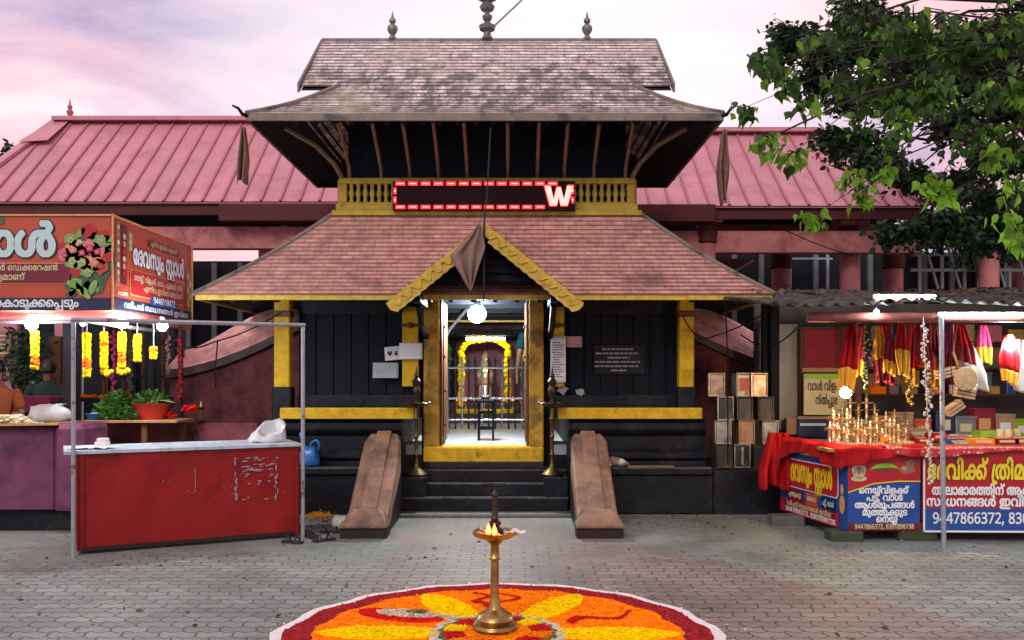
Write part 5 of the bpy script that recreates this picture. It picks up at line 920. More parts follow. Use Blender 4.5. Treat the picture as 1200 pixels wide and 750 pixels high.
# courtyard walls behind
for x0, x1, zt, lab in ((-16, -2.6, Z(306, 19), 'dark slate coloured courtyard wall behind the flower stall'), (2.0, 16, Z(296, 19), 'dark slate coloured courtyard wall with pale window posts, behind the tin cans')):
    t = thing('courtyard_wall', lab, 'wall', ((x0+x1)/2, 19, 0))
    b = MB(); b.box(x0, x1, 19, 19.2, 0, zt); obj('wall_face', b, K['darkwall'], t)
    b = MB()
    for k in range(24):
        x = x0+.4+(x1-x0-.8)*k/23
        b.box(x-.05, x+.05, 18.9, 18.998, 0, zt-.05)
    obj('wall_posts', b, K['greysheet'], t)
for px in (927, 938, 972):
    pass
b = MB(); b.bbox(X(924,18.6), X(928,18.6), 18.6, 18.66, 2, Z(297,18.6), .01); b.bbox(X(969,18.6), X(972,18.6), 18.6, 18.66, 2, Z(297,18.6), .01); b.bbox(X(920,18.6), X(976,18.6), 18.61, 18.65, Z(304,18.6), Z(302,18.6), .005)
b.bbox(X(920,18.6), X(976,18.6), 18.61, 18.65, 2.0, 2.05, .005)
tag(obj('window_frame', b, K['bluetop']), 'pale steel window frame seen between the first two pink columns right of the gateway', 'window frame')
b = MB(); b.add([(X(838,17.6),17.6,Z(303,17.6)),(X(884,17.6),17.6,Z(303,17.6)),(X(862,17),17.0,Z(316,17)),(X(836,17),17,Z(312,17))], [(0,1,2,3)]); b2 = MB(); b2.prism(b.v, (0, .05, -.05))
tag(obj('canopy_sheet', b2, K['tile_cope']), 'small pale pink sloping canopy sheet behind the right end of the lower roof', 'canopy')

# boundary walls with tiled copings curving down from the gateway
def curved_wall(s, label):
    t = thing('boundary_wall', label, 'wall', (CX+s*3.3, 11.4, 0))
    def prof(u): return 2.25-.62*math.sin(u*math.pi/2)**1.0-.10*u if False else 2.14-.62*(1-(1-u)**1.6)
    n = 18; w0, w1 = 2.30, 4.0
    top = [(CX+s*(w0+(w1-w0)*k/n), prof(k/n)) for k in range(n+1)]
    b = MB()
    poly = [(x, 11.25, z) for x, z in top]+[(top[-1][0], 11.25, 0), (top[0][0], 11.25, 0)]
    b.prism(poly, (0, .3, 0)); obj('wall_face', b, K['pinkwall'], t)
    b = MB()
    for k in range(n):
        (xa, za), (xb, zb) = top[k], top[k+1]
        b.prism([(xa, 11.10, za-.02), (xa, 11.10, za+.075), (xb, 11.10, zb+.075), (xb, 11.10, zb-.02)], (0, .5, 0))
    obj('coping_edge', b, K['darkbrown'], t)
    b = MB()
    rows = 9
    for j in range(rows):
        for k in range(n):
            (xa, za), (xb, zb) = top[k], top[k+1]
            ta, tb = j/rows, (j+1)/rows
            ha = [.46*max(0.03, math.sin(math.pi*min(1, max(0, (2.12-z)/.75+.05))))**.8 for z in (za, zb)]
            y0, y1 = 11.12+.5*ta, 11.12+.5*tb
            # sloping tiles rising from the coping edge towards the ridge behind
            b.add([(xa, y0, za+.08+ha[0]*ta+.002), (xb, y0, zb+.08+ha[1]*ta+.002), (xb, y1, zb+.08+ha[1]*tb), (xa, y1, za+.08+ha[0]*tb)], [(0,1,2,3)], [[(xa*10, j), (xb*10, j), (xb*10, j+1), (xa*10, j+1)]])
    obj('coping_tiles', b, K['tile_cope'], t)
curved_wall(-1, 'pink plaster boundary wall with curved tiled coping, beside the yellow column behind the red counter')
curved_wall(1, 'dark pink boundary wall with curved tiled coping, behind the stacked tin cans')

# inner courtyard: tiled floor, shrine
b = MB(); b.box(-2.6, 2.0, 13.91, 18.2, .58, .704); structure(obj('courtyard_floor', b, K['floor_tile']))
ys = 15.4
sh = thing('inner_shrine', 'small lit shrine with a garlanded golden arch, seen through the gateway door', 'shrine', (X(568, ys), ys, .7))
b = MB(); b.box(-2.4, 1.9, 17.6, 17.75, .71, 2.75); obj('back_wall', b, K['pinkwall2'], sh)
xl, xr = X(541, ys), X(595, ys); xm = (xl+xr)/2
b = MB(); b.bbox(xl-.35, xr+.35, ys-.15, ys+1.2, .706, Z(484, ys), .02); b.bbox(xl-.2, xr+.2, ys+.0, ys+1.1, Z(484, ys)+.002, Z(472, ys), .02); obj('platform', b, K['darkbrown'], sh)
arch = [(xl, ys, Z(472,ys)), (xl, ys, Z(412,ys))]+[(xm-math.cos(R(a))*(xr-xl)/2, ys, Z(412,ys)+math.sin(R(a))*.22) for a in range(15, 180, 15)]+[(xr, ys, Z(412,ys)), (xr, ys, Z(472,ys))]
b = MB(); b.tube(arch, .05, 8); ar = obj('arch', b, K['brassb'], sh, smooth=True)
b = MB()
for i in range(len(arch)-1):
    p, q = Vector(arch[i]), Vector(arch[i+1]); m_ = max(1, int((q-p).length/.075))
    for k in range(m_): b.ball(p+(q-p)*k/m_+Vector((U(-.02,.02), -.06, U(-.02,.02))), U(.05,.07), 8, 5)
obj('garland', b, K['f_yellow'], ar, smooth='all')
b = MB(); b.lathe([(.20,0),(.22,.05),(.14,.1),(.12,.3),(.16,.36),(.17,.5),(.12,.6),(.08,.66),(.10,.74),(.05,.84),(.01,.9)], (xm, ys+.35, Z(472,ys)), 16); obj('idol_pedestal', b, K['brassb'], sh, smooth=True)
b = MB(); b.bbox(xl-.1, xr+.1, ys-.13, ys-.02, Z(484,ys)+.003, Z(484,ys)+.07, .01); obj('flower_ledge', b, K['marigold'], sh)
for k in range(9):
    x = xl-.25+(xr-xl+.5)*k/8; b = MB(); b.lathe([(.03,0),(.012,.03),(.012,.12),(.04,.14),(.02,.15)], (x, ys-.08, Z(484,ys)+(.075 if xl-.1 < x < xr+.1 else .003)), 8); o = obj('oil_lamp', b, K['brassb'], sh, smooth=True)
    b = MB(); b.ball((x, ys-.08, Z(484,ys)+.24), .022, 6, 5, (1,1,1.7)); obj('flame', b, K['flame'], o)
for x in (xl-.28, xr+.30):
    b = MB()
    for k in range(26): b.ball((x+U(-.05,.05), ys+.2+U(-.04,.04), Z(472,ys)+k*.04), U(.045,.065), 7, 5)
    obj('side_garland', b, K['marigold'] if x > 0 or x > xm else K['green'], sh, smooth='all')
b = MB(); b.box(-1.9, 1.4, ys-.3, ys+2.0, 2.20, 2.30); b.bbox(X(535,ys), X(556,ys), ys-.36, ys-.305, Z(394,ys), Z(386,ys), .01); b.bbox(X(577,ys), X(600,ys), ys-.36, ys-.305, Z(394,ys), Z(386,ys), .01); obj('canopy', b, K['black2'], sh)
for x in (-1.62, -1.1, .25, .75):
    b = MB(); b.box(x-.06, x+.06, ys+1.3, ys+1.42, .706, 2.198); obj('pillar', b, K['black2'], sh)
b = MB(); b.tube([P(546,397,ys-.25), P(592,397,ys-.25)], .022, 8); obj('canopy_light', b, K['shrinelight'], sh, smooth='all')
# railing in front of the shrine
rl = thing('queue_railing', 'steel queue railing in front of the lit inner shrine', 'railing', (-.3, 13.6, .71))
dr = 13.6
for py in (431, 467, 492):
    b = MB(); b.tube([(X(516,dr), dr, Z(py,dr)), (X(614,dr), dr, Z(py,dr))], .018, 8); obj('rail', b, K['chrome'], rl, smooth=True)
for k in range(13):
    px = 518+7.8*k; b = MB(); b.lathe([(.016,0),(.016,Z(424,dr)-.72),(.03,Z(424,dr)-.70),(.004,Z(418,dr)-.70)], (X(px,dr), dr-.0, .708), 7); obj('upright', b, K['darkpost'] if k % 3 else K['chrome'], rl, smooth=True)
# stool, pole, big bulb
st = thing('tall_stool', 'tall dark wooden stool in the open doorway', 'stool', (X(569,11.3), 11.3, .713))
ds = 11.3; sx0, sx1, sz = X(560,ds), X(579,ds), Z(468,ds)
b = MB(); b.bbox(sx0-.01, sx1+.01, ds-.12, ds+.12, sz-.04, sz, .01); obj('seat', b, K['black2'], st)
for x in (sx0+.012, sx1-.012):
    for y in (ds-.10, ds+.10):
        b = MB(); b.bbox(x-.012, x+.012, y-.012, y+.012, .713, sz-.042, .003); obj('leg', b, K['black2'], st)
b = MB()
for z in (.85, 1.05):
    b.box(sx0+.026, sx1-.026, ds-.108, ds-.092, z, z+.03); b.box(sx0+.026, sx1-.026, ds+.092, ds+.108, z, z+.03)
obj('stretcher', b, K['black2'], st)
b = MB(); b.lathe([(.05,0),(.075,.03),(.07,.05),(.0,.045)], (X(569,ds), ds, sz+.002), 14); tag(obj('offering_plate', b, K['chrome'], smooth=True), 'small steel plate on the tall stool in the doorway', 'plate')
b = MB(); b.tube([(X(524,12.4),12.4,.71),(X(523,12.4),12.4,Z(395,12.4)),(X(527,12.4),12.4,Z(386,12.4)),(X(551,12.4),12.4,Z(358,12.4))], .022, 8); tag(obj('bent_pipe', b, K['chrome'], smooth=True), 'bright bent steel pipe standing inside the doorway on its left', 'pipe')
bl = thing('flood_bulb', 'large glowing round bulb hanging inside the gateway door', 'bulb', (X(559,11.0), 11.0, Z(368,11.0)))
b = MB(); b.ball((X(559,11), 11.0, Z(368,11)), .11, 18, 12); obj('globe', b, K['bulb_big'], bl, smooth=True)
b = MB(); b.lathe([(.045,.09),(.04,.17),(.012,.19),(.008,.42)], (X(559,11), 11.0, Z(368,11)), 12); obj('socket', b, K['black2'], bl, smooth=True)

# ================================================================== things on the gateway
led = thing('led_display', 'long red LED display with lit dashed border on the gallery rail', 'sign', (X(567,10.6), 10.6, Z(245,10.6)))
d = 10.58; x0, x1, z0, z1 = X(460,d), X(674,d), Z(246,d), Z(212,d)
b = MB(); b.bbox(x0, x1, d, d+.09, z0, z1, .006); obj('case', b, K['black2'], led)
b = MB(); b.add([(x0+.02,d-.003,z0+.02),(x1-.02,d-.003,z0+.02),(x1-.02,d-.003,z1-.02),(x0+.02,d-.003,z1-.02)], [(0,1,2,3)]); obj('screen', b, K['ledface'], led)
def dash(xa, xb, za, zb):
    b = MB(); b.bbox(xa, xb, d-.012, d-.004, za, zb, .002); o_ = obj('border_light', b, K['led'], led); bh = MB(); bh.bbox(xa+(xb-xa)*.18, xb-(xb-xa)*.18, d-.0135, d-.0125, za+(zb-za)*.36, zb-(zb-za)*.36, .0004); obj('light_core', bh, K['ledhot'], o_)
for k in range(14):
    xa = x0+.035+k*(x1-x0-.06)/14
    if k < 13: dash(xa, xa+.115, z1-.055, z1-.012)
    if k < 12: dash(xa, xa+.115, z0+.012, z0+.055)
for xa in (x0+.015, x1-.045):
    for za in (z0+.08, z0+.185): dash(xa, xa+.03, za, za+.075)
bw = Board((X(634,d), d-.006, Z(241,d)), (1,0,0), (0,0,-1), led)
W_ = [(0,0),(.075,0),(.115,.19),(.155,.02),(.205,.02),(.245,.19),(.285,0),(.365,0),(.29,.27),(.205,.27),(.18,.15),(.155,.27),(.07,.27)]
xw = X(637,d); zt = Z(217,d)
b = MB(); b.prism([(xw+u*.98, d-.006, zt-v*.93) for u, v in W_], (0,-.008,0)); obj('letter_w', b, K['led'], led)
b = MB(); 
b.prism([(xw+.012+u*.93, d-.0145, zt-.012-v*.85) for u, v in W_], (0,-.001,0)); obj('letter_w_core', b, K['ledhot'], led)

def hanging(name, label, cat, top, w, h, folds, m, border=None, flare=.5, depth=.05, group=None, twist=0, taper=None, seed=0, split=.6):
    """a cloth gathered at the top and falling in folds; the lower share may be of another colour (its own part)"""
    rs = random.Random(seed); ph = rs.random()*6; top = Vector(top)
    def fn(v0, v1):
        def g_(u, v):
            vv = v0+(v1-v0)*v
            ww = w*(flare+(1-flare)*min(1, vv*1.6))
            if taper: ww *= 1-taper*max(0, vv-.45)/.55
            hem = (.10*math.sin(u*9+ph) if not taper else .34*abs(u-.35-.3*math.sin(ph))-.1)*vv
            return (top.x+(u-.5)*ww+.03*math.sin(vv*4+ph)*w+twist*vv, top.y+depth*(math.sin(u*folds*math.pi*2+ph+vv*1.5)+.5*math.sin(u*folds*9.1+ph*2-vv*2.2))*(.4+.6*vv)-.02, top.z-h*(vv+hem*.5))
        return g_
    if border:
        t = thing(name, label, cat, top, group)
        for (a, c, mm, nm) in ((0, split, m, 'cloth'), (split, 1, border, 'border')):
            b = MB(); b.grid(fn(a, c), 26, 10); o = obj(nm, b, K[mm], t, smooth='all', recalc=False)
            md = o.modifiers.new('thickness', 'SOLIDIFY'); md.thickness = .006
        return t
    b = MB(); b.grid(fn(0, 1), 26, 18); o = obj(name, b, K[m], smooth='all', origin=top, recalc=False)
    md = o.modifiers.new('thickness', 'SOLIDIFY'); md.thickness = .006
    return tag(o, label, cat, group)
hanging('hanging_cloth', 'narrow faded brown cloth hanging from the left horn of the upper eave', 'cloth', P(285,150,9.9), .13, .6, 2, 'clothbrown', flare=.3, taper=.0, seed=1, group='cloths hung from the eave horns')
hanging('hanging_cloth', 'faded brown cloth hanging from the right horn of the upper eave', 'cloth', P(848,153,9.9), .17, .80, 2, 'clothbrown', flare=.25, taper=.7, seed=3, group='cloths hung from the eave horns')
# cloth tied to the gable apex
ap = Vector((xc-.02, gy0-.07, gz-.0)); b = MB()
def cl(u, v):
    e = Vector((-.42+.30*u*v, 0, -.62*v)) if False else None
    # from the apex down along the left board, with the free tail hanging
    a = ap+Vector((-.03, 0, -.01)); l = Vector((X(527,9.15), gy0-.07, Z(300,9.15))); tl = Vector((X(552,9.15), gy0-.07, Z(342,9.15))); r_ = Vector((X(569,9.15), gy0-.07, Z(290,9.15)))
    left = a.lerp(l, min(1, v*1.7)) if v < .59 else l.lerp(tl, (v-.59)/.41)
    right = a.lerp(r_, min(1, v*1.7)) if v < .59 else r_.lerp(tl, (v-.59)/.41)
    p = left.lerp(right, u); p.y += .028*math.sin(u*15+v*3)*(.3+v)-.02; return p
b.grid(cl, 24, 24); o = obj('draped_cloth', b, K['clothgrey'], smooth='all', recalc=False); md = o.modifiers.new('thickness', 'SOLIDIFY'); md.thickness = .006
tag(o, 'dusty grey brown cloth draped over the apex of the entrance gable', 'cloth')
b = MB(); b.tube([(X(575,9.9), 9.86, Z(150,9.86)), (X(571,9.6), 9.5, Z(230,9.5)), (X(567,9.1), gy0-.05, Z(262,gy0)), (X(567,9.1), gy0-.05, Z(352,9.1))], .010, 6)
tag(obj('rope', b, K['darkpost'], smooth=True), 'thin dark rope falling from the upper eave past the gable apex', 'rope')

# notices on the wall and pilasters
def notice(name, label, px0, py0, px1, py1, d, m, rot=0, lines=0, heart=False):
    t = thing(name, label, 'notice', P((px0+px1)/2, py1, d))
    c = P((px0+px1)/2, (py0+py1)/2, d); w, h = (px1-px0)*d/F, (py1-py0)*d/F
    rm = Matrix.Rotation(rot, 3, 'Y'); b = MB()
    def fn(u, v):
        p = rm @ Vector(((u-.5)*w, 0, (.5-v)*h)); p.y -= .006*math.sin(u*5+v*2)+.004+(.02*(max(0, v-.8)/.2)**2); return c+p
    b.grid(fn, 8, 8); o = obj('sheet', b, K[m], t, smooth='all', recalc=False); md = o.modifiers.new('thickness', 'SOLIDIFY'); md.thickness = .002
    if lines:
        b = MB(); rs = random.Random(px0)
        for k in range(lines):
            v = .14+.74*k/max(1, lines-1); ua = rs.uniform(.1, .2); ub = rs.uniform(.6, .9); u = ua
            while u < ub:
                e = min(ub, u+rs.uniform(.05, .14)); hh = .22*.74/lines
                pts = [fn(u, v-hh), fn(e, v-hh), fn(e, v+hh), fn(u, v+hh)]; b.add([p+Vector((0,-.004,0)) for p in pts], [(0,1,2,3)]); u = e+.025
        obj('writing', b, K['ink'], t, recalc=False)
    if heart:
        b = MB()
        hp = [(.30,.42),(.24,.30),(.16,.34),(.17,.50),(.30,.72),(.43,.50),(.44,.34),(.36,.30)]
        b.add([fn(u, v)+Vector((0,-.004,0)) for u, v in hp], [tuple(range(8))])
        hp = [(.55,.62),(.62,.36),(.78,.34),(.70,.50),(.80,.60),(.68,.70)]
        b.add([fn(u, v)+Vector((0,-.004,0)) for u, v in hp], [tuple(range(6))])
        obj('writing', b, K['ink'], t, recalc=False)
    return t
notice('paper_notice', 'small tilted white card with a black heart, left of the door', 451, 406, 471, 422, 10.42, 'paper', R(-5), heart=True)
notice('paper_notice', 'bright white paper sheet stuck across the left door pilaster', 468, 402, 495, 421, 10.33, 'paper')
notice('paper_notice', 'grey paper sheet on the dark wall, lower left of the door', 437, 425, 467, 443, 10.42, 'papergrey', 0, 0)
notice('paper_notice', 'tall white printed notice on the right door pilaster', 645, 394, 663, 448, 10.33, 'paper', 0, 15)
notice('paper_notice', 'small pink paper slip beside the right door pilaster', 663, 394, 682, 407, 10.42, 'paperpink', 0, 0)
for px0, py0, px1, py1, lab in ((650,451,668,463,'torn white sticker remnant under the tall notice, nearest the door'), (672,455,688,465,'thin torn white sticker remnant, further from the door')):
    b = MB(); rs = random.Random(px0); c = P((px0+px1)/2, (py0+py1)/2, 10.425); w, h = (px1-px0)*.0099, (py1-py0)*.0099
    pts = [(c.x+math.cos(a)*w/2*rs.uniform(.45,1), 10.425, c.z+math.sin(a)*h/2*rs.uniform(.4,1)) for a in [k*math.pi/9 for k in range(18)]]
    b.prism(pts, (0, .003, 0)); tag(obj('torn_sticker', b, K['papergrey']), lab, 'sticker')
# inscription tablet on the right wall
tb = thing('inscription_tablet', 'black stone tablet with faint engraved lines on the right wall', 'tablet', P(727,440,10.49))
b = MB(); b.bbox(X(696,10.46), X(756,10.46), 10.465, 10.498, Z(438,10.46), Z(404,10.46), .006); obj('slab', b, K['black'], tb)
b = MB(); rs = random.Random(4)
for k, (a, c) in enumerate(((706,742),(698,748),(712,738),(697,750),(697,748),(716,734))):
    u = a; z = Z(410+k*5, 10.46)
    while u < c:
        e = min(c, u+rs.uniform(3, 8)); b.add([(X(u,10.46),10.462,z),(X(e,10.46),10.462,z),(X(e,10.46),10.462,z+.018),(X(u,10.46),10.462,z+.018)], [(0,1,2,3)]); u = e+1.2
obj('engraving', b, K['greysheet'], tb, recalc=False)

# tall lamps flanking the door
def tall_lamp(label, px):
    d = 10.04; x = X(px, d); t = thing('standing_lamp', label, 'lamp', (x, d, .406), 'tall lamps flanking the door')
    b = MB(); b.lathe([(.115,0),(.12,.02),(.09,.05),(.04,.09),(.022,.13),(.02,.22),(.032,.24),(.02,.26),(.02,.42),(.03,.44),(.02,.46),(.022,.62),(.034,.64),(.022,.66),(.022,.76)], (x, d, .407), 14); obj('stem', b, K['brassmid'], t, smooth=True)
    b = MB(); b.lathe([(.025,0),(.10,.02),(.145,.045),(.135,.055),(.03,.04)], (x, d, .407+.765), 18)
    for k in range(5):
        a = 2*math.pi*k/5+.3; b.ball((x+math.cos(a)*.14, d+math.sin(a)*.14, .407+.815), .03, 8, 5, (1,1,.6))
    obj('oil_dish', b, K['brassd'], t, smooth=True)
    b = MB(); b.lathe([(.03,0),(.02,.06),(.045,.12),(.05,.15),(.03,.19),(.045,.21),(.05,.25),(.02,.29),(.028,.31),(.012,.35),(.004,.42)], (x, d, .407+.81), 14); obj('spire', b, K['brassd'], t, smooth=True)
tall_lamp('tall blackened brass lamp standing left of the door', 488); tall_lamp('tall blackened brass lamp standing right of the door', 647)

# things on the plinth ledges
b = MB()
c = Vector((X(362,9.95), 9.98, .519))
def bag(c, w, h, dp, seed=0, ears=False):
    b = MB(); rs = random.Random(seed); rings = []
    for i, (k, z) in enumerate(((.75,0),(1,.12),(1.05,.35),(.95,.6),(.75,.8),(.45,.9))):
        rings.append([c+Vector((math.cos(a)*w/2*k*(1+.12*math.sin(a*3+i+seed)), math.sin(a)*dp/2*k*(1+.1*math.sin(a*4+i*2)), z*h)) for a in [2*math.pi*q/20 for q in range(20)]])
    b.loft(rings)
    b.v = [tuple(Vector(p)+Vector((.035*w*math.sin(p[2]*70+p[1]*55+seed), .05*dp*math.sin(p[0]*80+p[2]*45), .06*h*math.sin(p[0]*60+seed)*min(1, max(0, (p[2]-c.z)/(.4*h))))) ) for p in b.v]
    if ears:
        for s in (-1, 1):
            p = c+Vector((s*w*.12, 0, h*.85)); b.tube([p, p+Vector((s*w*.22, 0, h*.1)), p+Vector((s*w*.42, .0, h*.22)), p+Vector((s*w*.30, .01, h*.05)), p+Vector((s*w*.28, 0, -h*.12))], .022, 6)
    return b
b = bag(c, .23, .24, .2, 2)
b.tube([c+Vector((-.05,0,.20)), c+Vector((-.075,0,.29)), c+Vector((-.10,0,.36)), c+Vector((-.115,.0,.37))], .03, 8, taper=.4)
b.tube([c+Vector((.0,0,.19)), c+Vector((.03,-.01,.27)), c+Vector((.08,-.01,.295)), c+Vector((.11,0,.25)), c+Vector((.10,0,.17))], .016, 7)
tag(obj('plastic_bag', b, K['plastblue'], smooth='all'), 'knotted blue plastic bag on the left ledge of the plinth', 'bag')
cl_ = thing('crumpled_cloth', 'crumpled black and white cloth bundle on the plinth ledge beside the right balustrade', 'cloth', (X(719,9.95), 9.99, .518))
for k, (px, py, r_, mm) in enumerate(((712,546,.058,'clothwhite'),(718,545,.075,'clothgrey'),(726,547,.06,'clothwhite'),(732,549,.035,'clothgrey'))):
    b = MB(); b.ball((X(px,9.98), 9.98+.01*k, .518+r_*.72), r_, 12, 8, (1.2,1,.75)); 
    b.v = [tuple(Vector(p)+Vector((.014*math.sin(p[2]*80+p[0]*60), .01*math.sin(p[0]*90), 0))) for p in b.v]
    obj('fold', b, K[mm], cl_, smooth='all')
b = MB(); b.bbox(X(736,9.9), X(790,9.9), 9.86, 9.98, .518, .530, .004); tag(obj('dry_stick', b, K['granite']), 'flat reddish strip of wood lying on the right ledge of the plinth', 'wood strip')

# tin cans stacked on the right ledge
def can_mesh():
    w, h, dp = .168, .255, .2; b = MB()
    b.bbox(-w/2, w/2, -dp/2, dp/2, .004, h-.006, .016)
    return b
CANS = [ # px centre, row (0 bottom), material, label
 (847,0,'tindark','dark tin can at the left of the bottom row of the stack'),(870,0,'tinframe','silver edged open tin can in the middle of the bottom row'),(893,0,'tindark2','dark tin can at the right of the bottom row, near the red cloth'),
 (849,1,'tin','grey tin can at the left of the second row from below'),(875,1,'tinbrown','rusty brown tin can in the middle of the second row from below'),(902,1,'tin2','crumpled pale tin can at the right of the second row from below'),
 (850,2,'tinframe2','tin can with a bright bent rim, left in the third row from below'),(873,2,'tindark3','dark tin can in the middle of the third row from below'),(895,2,'tindark4','dark grey tin can at the right of the third row from below'),
 (840,3,'tinwarm','tin can with a copper coloured face, leftmost of the top row'),(869,3,'tinlabel','tin can with a red printed label, middle of the top row'),(890,3,'tinwarm2','plain beige tin can, rightmost of the top row')]
for px, row, m, lab in CANS:
    d = 9.97+U(-.04,.04); x = X(px+U(-1.5,1.5), 9.9); z = .517+row*.262; a = U(-.22,.16)
    base = {'tinframe':'tindark','tinframe2':'tindark','tinlabel':'tin','tin2':'tin','tindark2':'tindark','tindark3':'tindark','tindark4':'tindark','tinwarm2':'tinwarm'}.get(m, m)
    t = thing('tin_can', lab, 'tin can', (x, d, z), 'tin cans stacked on the ledge'); t.rotation_euler = (0, 0, a)
    o = obj('can_body', can_mesh(), K[base], t, local=True)
    w, h, dp = .172, .255, .2
    b = MB()
    fr_ = []
    for g_ in (0, .012): fr_.append([(-w/2-.003+g_, -.002+g_), (w/2+.003-g_, -.002+g_), (w/2+.003-g_, h+.002-g_), (-w/2-.003+g_, h+.002-g_)])
    yv = -dp/2-.005; b.add([(x_, yv, z_) for x_, z_ in fr_[0]]+[(x_, yv+.002, z_) for x_, z_ in fr_[1]]+[(x_, yv+.012, z_) for x_, z_ in fr_[0]], [(i_, (i_+1)%4, 4+(i_+1)%4, 4+i_) for i_ in range(4)]+[(8+i_, 8+(i_+1)%4, (i_+1)%4, i_) for i_ in range(4)])
    obj('rim', b, K['tin' if m in ('tinframe','tinframe2','tinlabel') else base], t, local=True)
    b = MB(); b.lathe([(.03,h-.006),(.03,h+.004),(.0,h+.004)], (.03,.03,0), 10); obj('cap', b, K['tindark'], t, local=True)
    if m == 'tinlabel':
        b = MB(); b.add([(-.055,-dp/2-.003,.06),(.055,-dp/2-.003,.06),(.055,-dp/2-.003,.2),(-.055,-dp/2-.003,.2)], [(0,1,2,3)]); obj('label_print', b, K['tinlabel'], t, local=True)
    if m == 'tinframe':
        b = MB(); b.box(-.012,.012,-dp/2-.012,-dp/2-.001,.03,.225); obj('strap', b, K['tinwarm'], t, local=True)
b = MB(); b.bbox(X(884,9.7), X(905,9.7), 9.93, 10.05, .518, .58, .01); 
# ================================================================== people
def chain(vs, es, radii, root=0, sub=2):
    m = bpy.data.meshes.new('tmp'); m.from_pydata([tuple(v) for v in vs], es, []); o = bpy.data.objects.new('tmp', m); COL.objects.link(o)
    md = o.modifiers.new('skin', 'SKIN'); md.use_smooth_shade = True; md.branch_smoothing = .6
    for i, sv in enumerate(m.skin_vertices[0].data):
        r = radii[i]; sv.radius = r if isinstance(r, tuple) else (r, r); sv.use_root = (i == root)
    s2 = o.modifiers.new('sub', 'SUBSURF'); s2.levels = sub; s2.render_levels = sub
    bpy.context.view_layer.update()
    res = bpy.data.meshes.new_from_object(o.evaluated_get(bpy.context.evaluated_depsgraph_get()))
    bpy.data.objects.remove(o); bpy.data.meshes.remove(m); return res
def person(label, loc, rotz, shirt, lower, pose='stand', lean=0, hair_long=False, group=None, scale=1):
    """body as one surface; shirt, trousers and hair are shells over it"""
    t = thing('person', label, 'person', loc, group); t.rotation_euler = (0, 0, rotz); t.scale = (scale,)*3
    hip = .92; ly = -lean
    J = {'pel': (0,0,hip), 'abd': (0,ly*.3,1.10), 'che': (0,ly*.7,1.30), 'nek': (0,ly,1.46), 'hd0': (0,ly-.01,1.54), 'hd1': (0,ly-.025,1.62), 'hd2': (0,ly-.015,1.70)}
    if pose == 'stand': arms = {-1: [(-.19,ly,1.40), (-.24,ly+.02,1.13), (-.23,ly-.10,.90), (-.22,ly-.13,.82)], 1: [(.19,ly,1.40), (.24,ly+.02,1.13), (.23,ly-.10,.90), (.22,ly-.13,.82)]}
    else: arms = {-1: [(-.19,ly,1.40), (-.25,ly-.06,1.15), (-.12,ly-.30,1.10), (-.06,ly-.37,1.12)], 1: [(.19,ly,1.40), (.25,ly-.06,1.15), (.12,ly-.30,1.08), (.07,ly-.37,1.08)]}
    names = list(J); V = [J[k] for k in names]; Rr = [(.12,.08),(.11,.075),(.105,.065),(.05,.05),(.062,.07),(.078,.092),(.06,.075)]
    E = [(i, i+1) for i in range(6)]
    for s in (-1, 1):
        p = 2; 
        for k, q in enumerate(arms[s]): V.append(q); Rr.append((.048,.04,.032,.028)[k]); E.append((p, len(V)-1)); p = len(V)-1
        # palm, thumb and four fingers
        w = Vector(arms[s][3]); dv = (w-Vector(arms[s][2])).normalized(); sd = Vector((0,0,1)).cross(dv).normalized() if abs(dv.z) < .8 else Vector((0,1,0))
        V.append(w+dv*.06); Rr.append((.032,.016)); E.append((p, len(V)-1)); pm = len(V)-1
        for k, l in enumerate((.07,.08,.075,.06)):
            q = w+dv*(.085)+sd*(k-1.5)*.02; V.append(q); Rr.append(.009); E.append((pm, len(V)-1)); V.append(q+dv*l*.6+Vector((0,0,-.012))); Rr.append(.007); E.append((len(V)-2, len(V)-1))
        q = w+dv*.02-sd*.035; V.append(q); Rr.append(.01); E.append((p, len(V)-1)); V.append(q+dv*.04-sd*.012); Rr.append(.008); E.append((len(V)-2, len(V)-1))
        p = 0
        for k, q in enumerate([(s*.09,0,hip-.06), (s*.095,-.01,.49), (s*.095,.02,.09), (s*.10,-.12,.035)]): V.append(q); Rr.append((.09,.062,.045,.035)[k]); E.append((p, len(V)-1)); p = len(V)-1
    body = obj('body', chain(V, E, Rr), K['skin'], t, smooth='all', local=True)
    # face: nose, eyes, ears
    hc = Vector(J['hd1'])
    b = MB(); b.ball(hc+Vector((0,-.098,.0)), .016, 8, 6, (.8,1,1.5)); obj('nose', b, K['skin'], t, smooth='all', local=True)
    for s in (-1, 1):
        b = MB(); b.ball(hc+Vector((s*.03,-.083,.022)), .011, 8, 6); obj('eye', b, K['hair'], t, smooth='all', local=True)
        b = MB(); b.ball(hc+Vector((s*.078,.0,.0)), .028, 8, 6, (.4,.8,1.2)); obj('ear', b, K['skin'], t, smooth='all', local=True)
    b = MB(); b.ball(hc+Vector((0,-.083,-.04)), .02, 8, 5, (1.3,.5,.35)); obj('mouth', b, K['clothcrim'], t, smooth='all', local=True)
    b = MB(); rings = []
    for i in range(9):
        a = math.pi*i/8*.62; rr = math.sin(a); z = math.cos(a)
        rings.append([hc+Vector((math.cos(q)*rr*.094, math.sin(q)*rr*.108+.012, .045+z*.10-(.055*i/8 if math.sin(q) > -.2 else 0))) for q in [2*math.pi*k/16 for k in range(16)]])
    b.loft(rings, True, True); obj('hair', b, K['hair'], t, smooth='all', local=True)
    # shirt with sleeves
    V2 = [(0,0,hip-.13), J['abd'], (0,ly*.75,1.33), (0,ly,1.475)]; R2 = [(.172,.128),(.162,.122),(.19,.13),(.078,.078)]; E2 = [(0,1),(1,2),(2,3)]
